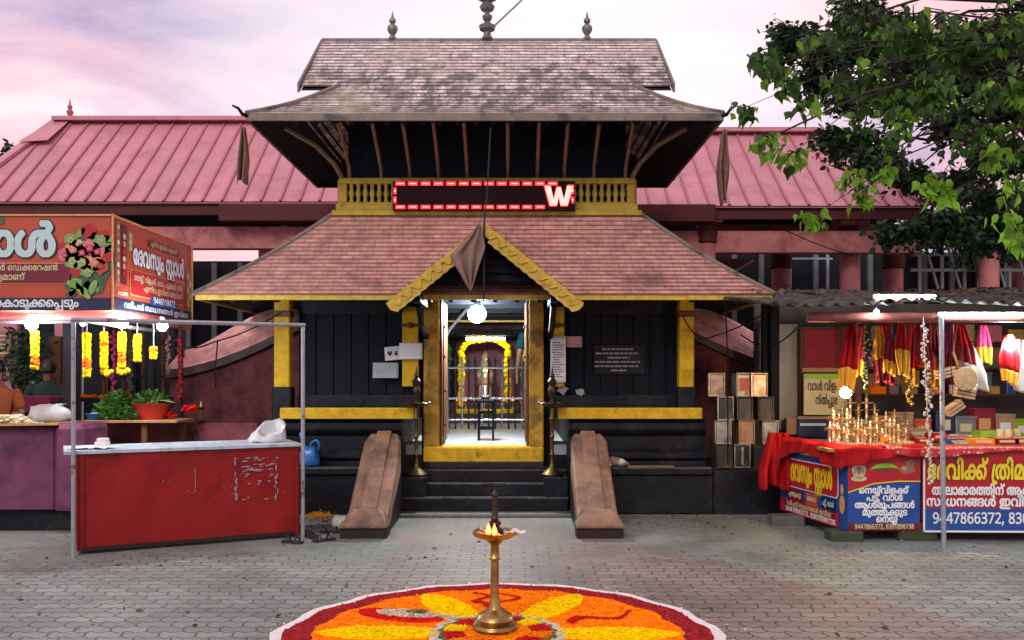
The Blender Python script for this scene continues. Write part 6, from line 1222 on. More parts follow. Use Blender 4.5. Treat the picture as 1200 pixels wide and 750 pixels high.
    for s in (-1, 1):
        a = arms[s]; V2.append((a[0][0],a[0][1],a[0][2]+.005)); R2.append(.085); E2.append((2, len(V2)-1)); q = Vector(a[0]).lerp(Vector(a[1]), .85); V2.append(q); R2.append(.066); E2.append((len(V2)-2, len(V2)-1))
    obj('shirt', chain(V2, E2, R2), K[shirt], t, smooth='all', local=True)
    V3 = [(0,0,hip+.03)]; R3 = [(.16,.118)]; E3 = []
    for s in (-1, 1):
        p = 0
        for k, q in enumerate([(s*.09,0,hip-.08), (s*.095,-.01,.49), (s*.097,.02,.10)]): V3.append(q); R3.append((.105,.085,.07)[k]); E3.append((p, len(V3)-1)); p = len(V3)-1
    obj('trousers', chain(V3, E3, R3), K[lower], t, smooth='all', local=True)
    for s in (-1, 1):
        b = MB(); b.ball((s*.10,-.05,.045), .05, 10, 6, (.95,2.3,.8)); obj('shoe', b, K['shoe'], t, smooth='all', local=True)
    return t
person('person in a teal shirt and dark trousers standing by the right door leaf', (X(626,13.1), 13.1, .713), R(200), 'teal', 'darktrouser')
person('person in an orange shirt working behind the purple counter of the flower stall', (X(-3,9.55), 9.55, 0), R(25), 'orangeshirt', 'darktrouser', 'work', lean=.10, scale=.97)
person('person with black hair and dark green shirt at the back of the flower stall', (X(57,11.5), 11.5, 0), R(-150), 'greenshirt', 'darktrouser', 'work', lean=.18, scale=.99)

# ================================================================== flower stall on the left
fs = thing('flower_stall', 'flower stall with a purple masonry counter, dark posts and pipe rail under the orange sign', 'stall', (-4.6, 9, 0))
def FS(name, b, m, parent=None, **kw): return obj(name, b, K[m], parent or fs, **kw)
b = MB(); b.bbox(-6.6, X(62,8.72), 8.78, 9.30, .22, 1.03, .03); b.bbox(X(62,8.7), X(96,8.7), 8.70, 9.30, .22, 1.06, .05); FS('counter', b, 'purple')
b = MB(); b.box(-6.6, X(93,8.8), 8.86, 9.25, 0, .218); FS('counter_base', b, 'black')
b = MB(); b.obox((X(-40,8.8), 8.95, 1.045), (X(74,8.8), 8.95, 1.06), .55, .018, (0,0,1)); FS('counter_board', b, 'wood')
b = MB(); b.bbox(X(74,9.34), X(88,9.34), 9.32, 9.46, 0, 2.2, .01); FS('post', b, 'darkpost')
b = MB(); b.bbox(X(176,11.0), X(184,11.0), 10.9, 10.98, 0, 2.2, .01); FS('post', b, 'darkpost')
b = MB(); b.bbox(X(212,10.6), X(217,10.6), 10.5, 10.55, 0, 2.3, .01); FS('post', b, 'darkpost')
b = MB(); b.bbox(X(94,9.4), X(226,9.9), 9.42, 9.95, 1.035, 1.06, .006); tb_ = FS('display_table', b, 'wood')
for px, d in ((215, 9.85), (170, 9.5)):
    b = MB(); b.bbox(X(px,d)-.03, X(px,d)+.03, d-.03, d+.03, 0, 1.032, .005); FS('table_leg', b, 'brownwood', tb_)
b = MB(); b.box(X(96,9.96), X(300,9.96), 10.02, 10.10, 0, 1.0); FS('low_wall', b, 'pinkwall')
b = MB(); b.tube([(-6.4, 8.45, 2.03), (X(230,9.2), 8.55, 2.05)], .016, 7); FS('lamp_rail', b, 'steel', smooth=True)
b = MB(); b.tube([(-6.4, 8.7, 2.11), (-3.72, 8.7, 2.11), (-3.80, 10.5, 2.11)], .05, 8); FS('roof_beam', b, 'pinkbeam', smooth=True)
b = MB(); b.box(-6.6, -3.72, 8.24, 10.8, 2.16, 2.19); FS('ceiling', b, 'darkbrown')
# back of the stall
b = MB(); b.box(-7.4, X(15,11.9), 12.0, 12.08, 0, 2.7); b.box(X(64,12), X(76,12), 12.0, 12.08, 0, 2.7); FS('back_wall', b, 'pinkwall2')
b = MB(); b.box(X(60,12), X(74,12), 11.93, 11.99, 0, 2.05); FS('door', b, 'brownwood')
b = MB(); b.box(X(98,12.2), X(205,12.2), 12.2, 12.28, 0, 2.9); FS('side_wall', b, 'darkwall')
b = MB(); b.box(X(120,12.1), X(126,12.1), 12.10, 12.16, 0, 2.8); b.box(X(150,12.1), X(156,12.1), 12.1, 12.16, 0, 2.8); FS('wall_posts', b, 'brownwood')
b = MB(); b.bbox(X(24,10.8), X(72,10.8), 10.5, 11.0, 1.22, 1.28, .01); b.bbox(X(24,10.8), X(72,10.8), 10.5, 10.55, 1.10, 1.218, .01); FS('back_shelf', b, 'clothmag')
b = MB(); b.bbox(X(90,11), X(200,11), 10.6, 11.1, 1.22, 1.26, .01); sh_ = FS('back_shelf', b, 'black2')
b = MB()
for k in range(60): b.ball((U(X(98,11),X(160,11)), U(10.65,10.9), 1.275), U(.018,.03), 6, 4)
tag(obj('flower_heap', b, K['marigoldo'], smooth='all'), 'low heap of orange red flowers on the black back shelf of the flower stall', 'flowers')
b = MB(); b.box(X(-6,11.9), X(11,11.9), 11.93, 11.98, Z(418,11.9), Z(388,11.9)); po = FS('poster', b, 's_brown')
b = MB()
for k in range(5): b.box(X(-4,11.9), X(9,11.9), 11.92, 11.927, Z(415-k*5.2,11.9), Z(413-k*5.2,11.9))
FS('poster_lines', b, 's_cream', po)
b = MB(); b.box(X(-6,11.9), X(9,11.9), 11.93, 11.98, Z(441,11.9), Z(424,11.9)); FS('poster', b, 'paperpink')
# bulbs
def bulb(label, px, py, d, r=.045, m='bulb_white', rise=.05, group='lit bulbs of the stalls'):
    p = P(px, py, d); t = thing('light_bulb', label, 'bulb', p, group)
    b = MB(); b.ball(p, r, 14, 10, (1,1,1.05)); obj('globe', b, K[m], t, smooth='all')
    b = MB(); b.lathe([(r*.5, r*.85),(r*.42, r*1.7),(r*.2, r*1.8)], p, 10); obj('socket', b, K['white'], t, smooth=True)
    return t
bulb('glowing white bulb nearest the left edge of the flower stall', 37, 380, 8.45, .055)
bulb('small glowing white bulb beside the dark post of the flower stall', 97, 379, 8.9, .024)
bulb('glowing white bulb above the middle hanging garlands', 143, 378, 8.5, .055)
bulb('glowing white bulb at the right end of the lamp rail, under the sign', 190, 382, 8.7, .05)
# garlands
def garland(label, px, py0, py1, d, bands, tail=False):
    x = X(px, d); z0, z1 = Z(py0, d), Z(py1, d); t = thing('marigold_garland', label, 'garland', (x, d, z0), 'garlands hanging at the flower stall')
    n = int((z0-z1)/.015); bb = {'marigold': MB(), 'marigoldo': MB()}
    for k in range(n):
        z = z0-(z0-z1)*k/n; f = k/n; m = 'marigoldo' if any(a < f < c for a, c in bands) else 'marigold'
        for s in (-1, 1):
            for q in range(2): bb[m].ball((x+s*.016+U(-.004,.004), d+(q-.5)*.03+U(-.008,.008), z+U(-.004,.004)), U(.017,.022), 7, 5)
    if tail:
        for k in range(10): bb['marigold'].ball((x+.02+U(-.05,.05), d+U(-.03,.03), z1-.03+U(-.025,.025)), U(.022,.03), 7, 5)
    for m, b in bb.items():
        if b.v: obj('flowers' if m == 'marigold' else 'orange_flowers', b, K[m], t, smooth='all')
    b = MB(); b.tube([(x, d, z0-.02), (x, d, 2.05)], .004, 5); obj('string', b, K['paper'], t)
garland('thick yellow garland with an orange end, hanging left of the dark post', 41, 390, 433, 8.6, [(.62,.88)])
garland('yellow and orange garland just right of the dark post', 102, 392, 442, 8.7, [(.58,.8)])
garland('yellow garland with one orange band and a loose tail, second right of the dark post', 122, 391, 432, 8.75, [(.24,.34)], True)
garland('yellow garland with orange lower half and a loose tail, under the middle bulb', 143, 391, 431, 8.75, [(.5,.9)], True)
garland('short thin yellow garland right of the middle bulb', 161, 393, 424, 8.9, [])
garland('tiny yellow garland under the right end bulb', 180, 408, 421, 9.0, [(.0,.3)])
# goods
b = MB()
for k in range(420):
    u = rnd(); x = X(-30+u*82, 8.95)+U(-.03,.03); h = .07*math.sin(math.pi*min(1, u*1.05))*rnd()
    b.ball((x, U(8.82,9.12), 1.065+h), U(.016,.026), 6, 4, (1.5,1,.6))
tag(obj('flower_heap', b, K['f_cream'], smooth='all'), 'pale heap of loose cream coloured buds on the purple counter', 'flowers')
wb = bag(Vector((X(57,9.0), 9.0, 1.068)), .40, .19, .24, 5); c = Vector((X(64,9.0), 9.0, 1.2)); wb.loft([[c+Vector((math.cos(t_)*r_*1.2+o_, math.sin(t_)*r_, z_)) for t_ in [2*math.pi*q/10 for q in range(10)]] for r_, z_, o_ in ((.085,-.03,0),(.055,.02,.015),(.035,.035,.04),(.045,.05,.075),(.02,.045,.09))])
tag(obj('plastic_bag', wb, K['plastwhite'], smooth='all'), 'white plastic bag on the purple counter in front of the dark post', 'bag')
def leafheap(b, c, rx, ry, h, n, s):
    for k in range(n):
        a = rnd()*6.283; q = math.sqrt(rnd()); z = h*(1-q*q)*rnd()**.5
        p = c+Vector((math.cos(a)*q*rx, math.sin(a)*q*ry, z)); leaf(b, p, U(s*.6, s), Vector((U(-1,1), U(-1,1), U(-.2,1))))
def leaf(b, p, l, dirv, heart=False, flop=0):
    dv = dirv.normalized(); sd = dv.cross(Vector((U(-1,1), U(-1,1), U(-1,1)))).normalized(); up = sd.cross(dv)
    if heart:
        f = [(0,0),(.18,.42),(.48,.46),(.78,.20),(1.25,.0)]
        w = .95
    else: f = [(0,0),(.3,.28),(.6,.28),(.85,.12),(1,0)]; w = 1
    L_ = [p+dv*l*a+sd*l*c*w+up*l*(.12*c-.10*a*a) for a, c in f]; R_ = [p+dv*l*a-sd*l*c*w+up*l*(.12*c-.10*a*a) for a, c in f]
    o = [L_[0], L_[1], L_[2], L_[3], L_[4], R_[3], R_[2], R_[1]]; b.add(o, [(0,1,2,3,4), (4,5,6,7,0)])
b = MB(); leafheap(b, Vector((X(137,9.6), 9.62, 1.065)), .27, .2, .30, 900, .07); tag(obj('herb_heap', b, K['green'], smooth=False, recalc=False), 'large heap of fresh green leaves on the wooden board of the flower stall', 'herbs')
bs = thing('blue_bowl', 'small blue plastic bowl left of the green leaf heap', 'bowl', (X(111,9.55), 9.5, 1.062))
b = MB(); b.lathe([(.055,0),(.085,.055),(.095,.07),(.088,.07),(.075,.05),(.0,.045)], (X(111,9.5), 9.5, 1.062), 18); obj('bowl', b, K['plastblue'], bs, smooth=True)
b = MB(); b.ball((X(111,9.5), 9.5, 1.115), .07, 10, 6, (1,1,.35)); obj('contents', b, K['f_white'], bs, smooth='all')
bs = thing('red_basin', 'red plastic basin of green leaves on the wooden board', 'basin', (X(177,9.7), 9.68, 1.062))
c = Vector((X(177,9.68), 9.68, 1.062))
b = MB(); b.lathe([(.13,0),(.155,.06),(.19,.15),(.205,.165),(.198,.17),(.18,.15),(.145,.05),(.0,.04)], c, 24); obj('basin', b, K['plastred'], bs, smooth=True)
b = MB(); leafheap(b, c+Vector((.0,0,.15)), .20, .16, .16, 520, .065); obj('leaves', b, K['green'], bs, recalc=False)
b = MB(); b.grid(lambda u, v: c+Vector((.02+.25*u, -.15+.10*v+.05*u, .175+.03*math.sin(u*3))), 8, 4); o = obj('banana_leaf', b, K['greenlight'], bs, smooth='all', recalc=False); md = o.modifiers.new('t', 'SOLIDIFY'); md.thickness = .004
for px, py in ((197,489),(222,481)):
    b = MB(); 
    for k in range(40): b.ball(P(px,py,9.75)+Vector((U(-.07,.07), U(-.05,.05), U(-.0,.05))), U(.012,.02), 6, 4)
    tag(obj('petal_heap', b, K['f_red'], smooth='all'), 'small heap of red petals right of the red basin' if px < 210 else 'small heap of red petals at the far right end of the wooden board', 'petals')
for k, (px, py, h) in enumerate(((196,446,.34),(214,470,.3),(221,500,.22))):
    d = 10.0; p = P(px, py, d); b = MB(); b.lathe([(.02,0),(.028,.02),(.028,h*.6),(.012,h*.78),(.012,h)], p-Vector((0,0,h/2)), 10)
    pass

gr_ = thing('window_grille', 'dark iron window grille at the back of the flower stall, behind the hanging garlands', 'grille', (X(168,11.4), 11.4, 1.28))
for k in range(9):
    x = X(122+k*11.5, 11.4); b = MB(); b.bbox(x-.02, x+.02, 11.38, 11.42, 1.27, 2.35, .004); obj('bar', b, K['darkpost' if k % 2 else 'brownwood'], gr_)
for z in (1.5, 1.95, 2.3):
    b = MB(); b.bbox(X(120,11.4), X(217,11.4), 11.35, 11.378, z, z+.035, .004); obj('cross_bar', b, K['darkpost'], gr_)
pp = thing('leafy_plant', 'dark leafy plant filling the back of the flower stall, left of the brown door', 'plant', (X(30,11.8), 11.8, 0)); b = MB()
for k in range(700):
    p = Vector((X(30,11.8)+random.gauss(0,.15), 11.84+random.gauss(0,.05), U(1.15, 2.15)))
    leaf(b, p, U(.05,.10), Vector((U(-1,1), U(-1,.3), U(-1,.4))))
obj('foliage', b, K['leafdark'], pp, recalc=False); b = MB(); b.tube([(X(30,11.8), 11.8, 0), (X(30,11.8), 11.8, 1.6)], .03, 7); obj('stem', b, K['bark'], pp)
for px, py0, py1, m, lab in ((133,388,470,'clothmag','dried pink flower string hanging behind the yellow garlands'),(152,392,462,'mossblock','dried green leaf string hanging behind the yellow garlands'),(197,395,440,'clothbrown','brown root bundle hanging under the right end bulb'),(211,398,470,'f_maroon','dark red flower string hanging near the right end of the lamp rail')):
    b = MB(); d = 10.1; n = int((py1-py0)/2.2)
    for k in range(n): b.ball(P(px+U(-2.5,2.5), py0+k*2.2, d)+Vector((0,U(-.02,.02),0)), U(.014,.024), 6, 4)
    b.tube([P(px,py1,d), P(px,py0,d), Vector((X(px,d), d, 2.16))], .004, 4); tag(obj('flower_string', b, K[m], smooth='all'), lab, 'flower string')
for px, py, m, h, lab in ((200,470,'darkpost',.30,'dark metal lamp stand on the wooden board, near the red petals'),(236,484,'brassmid',.24,'sooty brass pot at the right end of the low wall behind the red counter')):
    d = 9.75 if px < 220 else 10.05; zb_ = 1.062 if px < 220 else 1.001; b = MB(); x = X(px-8 if px < 220 else px, d); b.lathe([(.05,0),(.055,.015),(.02,.03),(.015,h*.6),(.05,h*.7),(.03,h*.75),(.012,h)], (x, d, zb_), 12); tag(obj('metal_stand' if px < 220 else 'brass_pot', b, K[m], smooth=True), lab, 'stand' if px < 220 else 'pot')
# red counter with its pipe frame
rc = thing('red_counter', 'scratched red sheet metal counter with a pale blue top, before the flower stall', 'counter', (X(220,8), 8.1, 0))
pl, pr_ = Vector((X(90,7.66), 7.66, 0)), Vector((X(351,8.52), 8.52, 0)); dirc = (pr_-pl).normalized(); back = Vector((-dirc.y, dirc.x, 0))
def slab(a, c, dp, z0, z1, off=0):
    b = MB(); q = [a-back*off, c-back*off, c+back*dp, a+back*dp]
    v = [Vector((p.x,p.y,z0)) for p in q]+[Vector((p.x,p.y,z1)) for p in q]
    return b.add(v, [(0,3,2,1),(4,5,6,7),(0,1,5,4),(1,2,6,5),(2,3,7,6),(3,0,4,7)])
def dent(u, v):
    p = pl.lerp(pr_, u)+back*(.006*math.sin(u*9+v*2)+.004*math.sin(u*23+1)*math.sin(v*5)); return Vector((p.x, p.y, .03+.83*v))
obj('front_panel', slab(pl+back*.014, pr_+back*.014, .04, .031, .859), K['redpaint'], rc); b = MB(); b.grid(dent, 40, 14); obj('front_sheet', b, K['redpaint'], rc, smooth='all', recalc=False)
for uu in (.02, .985):
    b = MB(); q = pl.lerp(pr_, uu)-back*.008; b.obox((q.x,q.y,.032), (q.x,q.y,.858), .03, .012, back); obj('edge_strip', b, K['redpaint'], rc)
b = MB(); b.obox(Vector((pl.x,pl.y,.045))-back*.010+dirc*.04, Vector((pr_.x,pr_.y,.045))-back*.010-dirc*.04, .012, .03); obj('kick_strip', b, K['darkbase'], rc)
obj('end_panel', slab(pl+back*.043, pl+dirc*.03+back*.043, .6, .03, .86), K['redpaint'], rc); obj('end_panel', slab(pr_-dirc*.03+back*.043, pr_+back*.043, .6, .03, .86), K['redpaint'], rc)
obj('counter_top', slab(pl-dirc*.10, pr_+dirc*.01, .68, .863, .89, .03), K['bluetop'], rc)
b = MB(); rs = random.Random(3)                   # scraped paint where a notice was torn off
def onp(u, z): p = pl+dirc*((pr_-pl).length*u)-back*.0125; return Vector((p.x, p.y, z))
def scrape(u, z, w, h):
    n_ = 9; pts = [onp(u+math.cos(a)*w*rs.uniform(.3,1), z+math.sin(a)*h*rs.uniform(.3,1)) for a in [2*math.pi*k/n_ for k in range(n_)]]; b.prism(pts, back*-.001)
for k in range(95):
    e = rs.random()
    if e < .35: scrape(rs.choice((.69,.885))+rs.uniform(-.006,.006), rs.uniform(.38,.78), .004, rs.uniform(.01,.04))
    elif e < .7: scrape(rs.uniform(.69,.885), rs.choice((.395,.77,.70,.66))+rs.uniform(-.015,.015), rs.uniform(.006,.02), .006)
    else: scrape(rs.choice((.735,.75,.80,.865))+rs.uniform(-.02,.02), rs.choice((.62,.68,.55,.72))+rs.uniform(-.03,.03), rs.uniform(.004,.016), rs.uniform(.003,.012))
for u, z0_, z1_ in ((.505,.50,.68),): 
    for k in range(7): scrape(u, z0_+(z1_-z0_)*k/6, .0025, .02)
for k in range(16): scrape(rs.uniform(.2,.95), rs.uniform(.25,.83), .003, .006)
obj('scraped_patch', b, K['papergrey'], rc, recalc=False)
pf = thing('pipe_frame', 'thin galvanised pipe frame standing around the red counter', 'frame', (X(220,7.9), 8.0, 0))
a, c = Vector((X(86,7.6), 7.60, 0)), Vector((X(355,8.47), 8.47, 0)); zt_ = 2.01
for p, q in ((a, 'upright'), (c, 'upright')):
    b = MB(); b.tube([p, p+Vector((0,0,zt_-.02))], .019, 8); obj('upright', b, K['steel'], pf, smooth=True)
b = MB(); b.tube([a+Vector((-.02,0,zt_)), c+Vector((.02,0,zt_))], .019, 8); obj('top_rail', b, K['steel'], pf, smooth=True)
b = MB(); b.tube([a+Vector((0,0,zt_)), Vector((a.x-.1, 9.6, zt_))], .019, 8); obj('side_rail', b, K['steel'], pf, smooth=True)
# things on the red counter
b = MB(); pc = pr_.lerp(pl, .13)+back*.28; pc.z = .892
sb = thing('plastic_sack', 'open white plastic sack on the right end of the red counter', 'bag', pc)
rings = []
for i, (k, z, off) in enumerate(((1.0,0,0),(1.02,.03,0),(.95,.07,.01),(.8,.11,.03),(.74,.14,.05),(.66,.11,.05),(.5,.06,.03))):
    rings.append([pc+dirc*(math.cos(t_)*.18*k+off)+back*math.sin(t_)*.13*k+Vector((0,0,z*(1+.55*math.sin(t_*1+.5))+.012*math.sin(t_*5+i))) for t_ in [2*math.pi*q/22 for q in range(22)]])
b.loft(rings); obj('sack', b, K['plastwhite'], sb, smooth='all')
for u, w, h, dd, mm, lab, nm in ((.015,.16,.008,.20,'paper','flat white paper plate at the left end of the red counter','paper_plate'),(.085,.20,.010,.16,'paper','crumpled white paper sheet on the left part of the red counter','paper_sheet'),(.11,.09,.055,.26,'white','small white carton near the left end of the red counter','carton')):
    p = pl.lerp(pr_, u)+back*dd; b = MB(); z = .892
    if nm == 'carton': b.bbox(p.x-.055, p.x+.055, p.y-.04, p.y+.04, z, z+h, .006); b.bbox(p.x-.04, p.x+.05, p.y-.03, p.y+.03, z+h+.001, z+h+.03, .005)
    elif nm == 'paper_plate': b.lathe([(.06,0),(.10,.012),(.098,.015),(.055,.004),(.0,.004)], (p.x, p.y, z), 18)
    else: b.grid(lambda u_, v_: Vector((p.x+(u_-.5)*.26, p.y+(v_-.5)*.2, z+.006+.015*abs(math.sin(u_*7+v_*3)))), 10, 6)
    tag(obj(nm, b, K[mm], smooth=True, recalc=nm != 'paper_sheet'), lab, nm.replace('_', ' '))

# stall sign: orange board with two faces
sg = thing('stall_signboard', 'orange box sign with Malayalam lettering and a flower picture over the flower stall', 'sign', (-4.4, 9, 2.13))
xs, yc, ye_, zb, zt2 = -3.66, 8.2, 10.22, 2.135, 3.0
b = MB(); b.bbox(-6.2, xs, yc, ye_, zb, zt2, .008); obj('sign_box', b, K['s_orange'], sg)
b = MB()
for p, q in (((-6.2,yc-.012,zt2),(xs+.01,yc-.012,zt2)), ((xs+.012,yc-.012,zb),(xs+.012,yc-.012,zt2+.01)), ((xs+.012,yc,zt2),(xs+.012,ye_,zt2)), ((xs+.012,ye_,zb),(xs+.012,ye_,zt2))): b.obox(p, q, .016, .016)
obj('sign_trim', b, K['s_peach'], sg)
def frontu(px): return X(px, yc)+6.2
def fv(py): return zt2-Z(py, yc)
fp = obj('front_face', MB().add([(-6.19,yc-.004,zb+.01),(xs-.01,yc-.004,zb+.01),(xs-.01,yc-.004,zt2-.01),(-6.19,yc-.004,zt2-.01)], [(0,1,2,3)]), K['s_orange'], sg)
B = Board((-6.2, yc-.006, zt2), (1,0,0), (0,0,-1), fp)
B.rect(.02, fv(349), 2.53, fv(364), 's_navy', 1)
B.rect(.3, fv(308), frontu(84), fv(333), 's_peach', 1, r=.06); B.rect(.31, fv(308)+.008, frontu(84)-.008, fv(333)-.008, 's_maroon', 2, r=.055)
B.rect(.3, 0.012, frontu(6), fv(263), 's_dkgreen', 1, r=.03)
B.text('സ്റ്റാൾ', frontu(-62), fv(299), frontu(66)-frontu(-62), .235, 's_cyan', 2, bold=.05, rows=44, outline='s_navy')
B.text('കാർ ഡെക്കറേഷൻ', frontu(-12), fv(317), frontu(69)-frontu(-12), .05, 's_cream', 3, bold=.02)
B.text('ലഭ്യമാണ്', frontu(-14), fv(328), frontu(30)-frontu(-14), .05, 's_cream', 3, bold=.02)
B.text('കൊടുക്കപ്പെടും', frontu(-6), fv(359.5), frontu(93)-frontu(-6), .068, 's_white', 2, bold=.03)
rs = random.Random(11); U_ = rs.uniform
def bq(cx, cy, r_, m, l):
    r_ *= 1.22; B.disc(frontu(cx), fv(cy), r_, r_*U_(.8,1.1), m, l, 'flower_picture', 12, .16)
B.disc(frontu(104), fv(308), .235, .29, 's_dkgreen', 1, 'flower_picture', 18, .12)
for k in range(10): B.disc(frontu(82+U_(0,44)), fv(325+U_(0,20)), .055, .03, 's_dkgreen' if k % 2 else 's_green', 2, 'flower_picture', 9, 0, U_(0,3))
for k in range(9): B.disc(frontu(U_(82,128)), fv(U_(272,292)), .06, .03, 's_green', 3, 'flower_picture', 9, .1, U_(0,3))
for cx, cy in ((105,272),(78,292),(120,278),(92,317),(126,300)): bq(cx, cy, .06, 's_red', 3)
for cx, cy, r_, m in ((77,299,.05,'s_pink'),(87,293,.06,'s_peach'),(97,296,.06,'s_pink'),(106,291,.07,'s_pink'),(115,295,.06,'s_pink'),(112,308,.075,'s_peach'),(119,312,.06,'s_orange'),(96,308,.065,'s_green'),(86,306,.06,'s_green'),(103,318,.05,'s_green'),(84,281,.05,'s_green'),(118,283,.05,'s_green'),(92,286,.04,'s_cream')):
    bq(cx, cy, r_, m, 4); B.disc(frontu(cx)+.004, fv(cy)+.004, r_*.55, r_*.5, 's_red' if m in ('s_pink','s_orange') else 's_cream' if m == 's_green' else 's_pink', 5, 'flower_picture', 9, .2); B.disc(frontu(cx)+.004, fv(cy)+.004, r_*.34, r_*.3, m, 6, 'flower_picture', 8, .2)
for cx, cy, a in ((95,338,1.2),(101,343,.9),(88,334,.4),(110,337,2.0)): B.disc(frontu(cx), fv(cy), .075, .032, 's_green', 4, 'flower_picture', 10, 0, a)
B.finish()
sp = obj('side_face', MB().add([(xs+.004,yc+.01,zb+.01),(xs+.004,ye_-.01,zb+.01),(xs+.004,ye_-.01,zt2-.01),(xs+.004,yc+.01,zt2-.01)], [(0,1,2,3)]), K['s_orange'], sg)
B = Board((xs+.006, yc, zt2), (0,1,0), (0,0,-1), sp); L_ = ye_-yc
B.rect(.012, .745, L_-.01, .855, 's_navy', 1)
B.rect(.36, .44, 1.80, .70, 's_peach', 1, r=.05); B.rect(.375, .452, 1.785, .688, 's_red', 2, r=.045)
B.rect(.80, .10, 1.62, .175, 's_maroon', 1); B.text('എന്നിവ ഇവിടെ ലഭ്യമാണ്', .84, .155, .72, .04, 's_cream', 2, bold=.02, rows=16)
B.text('ദേവസ്വം സ്റ്റാൾ', .42, .385, 1.34, .155, 's_white', 1, bold=.045, rows=36, outline='s_navy')
B.text('നെയ്യ്, വിളക്ക്, മാല, പൂക്കൾ, തിരി', .44, .545, 1.28, .05, 's_cream', 3, bold=.025, rows=18)
B.text('എന്നിവ ഇവിടെ ലഭ്യമാണ്', .66, .63, 1.05, .05, 's_cream', 3, bold=.025, rows=18)
B.rect(.84, .665, 1.55, .76, 's_blue', 3, r=.02); B.text('9446118472', .90, .735, .58, .055, 's_white', 4, bold=.03)
B.text('വഴിപാട് സാധനങ്ങൾ ഇവിടെ', .22, .825, 1.66, .05, 's_white', 2, bold=.02, rows=18)
# photographs printed at both ends: dressed figures and goods, as plain colour shapes
for k, (u, v, w, h, m) in enumerate(((.05,.04,.10,.60,'s_brown'),(.17,.05,.12,.56,'s_maroon'),(.30,.08,.13,.20,'s_brown'),(1.83,.28,.17,.46,'s_brown'))): B.rect(u, v, u+w, v+h, m, 1, 'goods_picture')
for k in range(8): B.disc(.10, .09+k*.07, .03, .024, ('s_cream','s_pink','s_white')[k%3], 2, 'goods_picture', 8)
for k in range(6): B.disc(.23, .16+k*.07, .035+.012*(k==2), .03, ('s_cream','s_peach','s_red')[k%3], 2, 'goods_picture', 8)
for k in range(5): B.disc(1.89+.06*(k%2), .36+k*.075, .05, .045, ('s_peach','s_cream')[k%2], 2, 'goods_picture', 8)
for k in range(3): B.disc(.365, .13+k*.06, .03, .03, 's_cream', 2, 'goods_picture', 8)
B.text('മാല', .09, .715, .22, .035, 's_white', 2, bold=.02, rows=14)
B.finish()
# ================================================================== lamp stall on the right
TZ = .85
ls = thing('lamp_stall', 'market stall with a corrugated cement roof, selling brass lamps and temple cloths', 'stall', (4.4, 9, 0))
def LS(name, b, m, parent=None, **kw): return obj(name, b, K[m], parent or ls, **kw)
rs = random.Random(21)
for k in range(5):                                  # overlapping corrugated sheets
    xa = X(903,7.85)+k*1.0; xb = xa+1.07; b = MB(); dz = .012*k+rs.uniform(-.01,.01); sk = rs.uniform(-.05,.05)
    def fn(u, v): return (xa+(xb-xa)*u, 7.82+sk+2.75*v, 2.17+dz+.33*v+.019*math.sin(u*2*math.pi*8)+.010*math.sin(v*7+k*2)-.012*math.sin(u*5+k*3))
    b.grid(fn, 84, 8); o = LS('roof_sheet', b, 'asb', smooth='all', recalc=False); md = o.modifiers.new('t', 'SOLIDIFY'); md.thickness = .012
b = MB()
for k in range(260):
    x, y = rs.uniform(2.4, 7), rs.uniform(7.9, 10); leaf(b, Vector((x, y, 2.235+.12*(y-7.8))), rs.uniform(.03,.07), Vector((rs.uniform(-1,1), rs.uniform(-1,1), rs.uniform(-.1,.15))))
ll = obj('fallen_leaves', b, K['dryleaf'], recalc=False); ll['kind'] = 'stuff'; ll['label'] = 'dry leaves lying on the corrugated roof of the lamp stall'
b = MB(); b.tube([(X(946,8), 8.0, Z(372,8)), (7.2, 8.0, Z(372,8))], .045, 10); LS('front_beam', b, 'beam_brown', smooth=True)
for x, y, z in ((X(907,10.2), 10.2, 2.4), (X(898,10.3), 10.3, 2.4), (6.9, 8.1, 2.1)):
    b = MB(); b.bbox(x-.05, x+.05, y-.05, y+.05, 0, z, .008); LS('post', b, 'black2')
b = MB(); b.tube([(X(1106,7.93), 7.93, 0), (X(1103,7.93), 7.93, 2.07)], .022, 8); LS('front_pole', b, 'steel', smooth=True)
b = MB(); b.box(2.95, 7.4, 10.9, 10.95, 0, 2.4); LS('back_wall', b, 'stallback')
b = MB(); b.box(X(913,10.4), X(937,10.4), 10.40, 10.44, .9, Z(380,10.4)); LS('side_sheet', b, 'greysheet')
b = MB(); b.box(X(890,10.6), X(910,10.6), 10.6, 10.64, 1.6, Z(384,10.6)); LS('side_sheet', b, 'greysheet')
b = MB(); b.box(2.95, 7.2, 8.36, 9.62, TZ-.03, TZ); tp = LS('table_top', b, 'wood')
for x, y in ((3.15,8.45),(3.7,8.45),(3.0,9.5),(5.4,8.45),(5.2,9.5)):
    b = MB(); b.bbox(x-.03, x+.03, y-.03, y+.03, .02, TZ-.033, .005); LS('table_leg', b, 'darkpost')
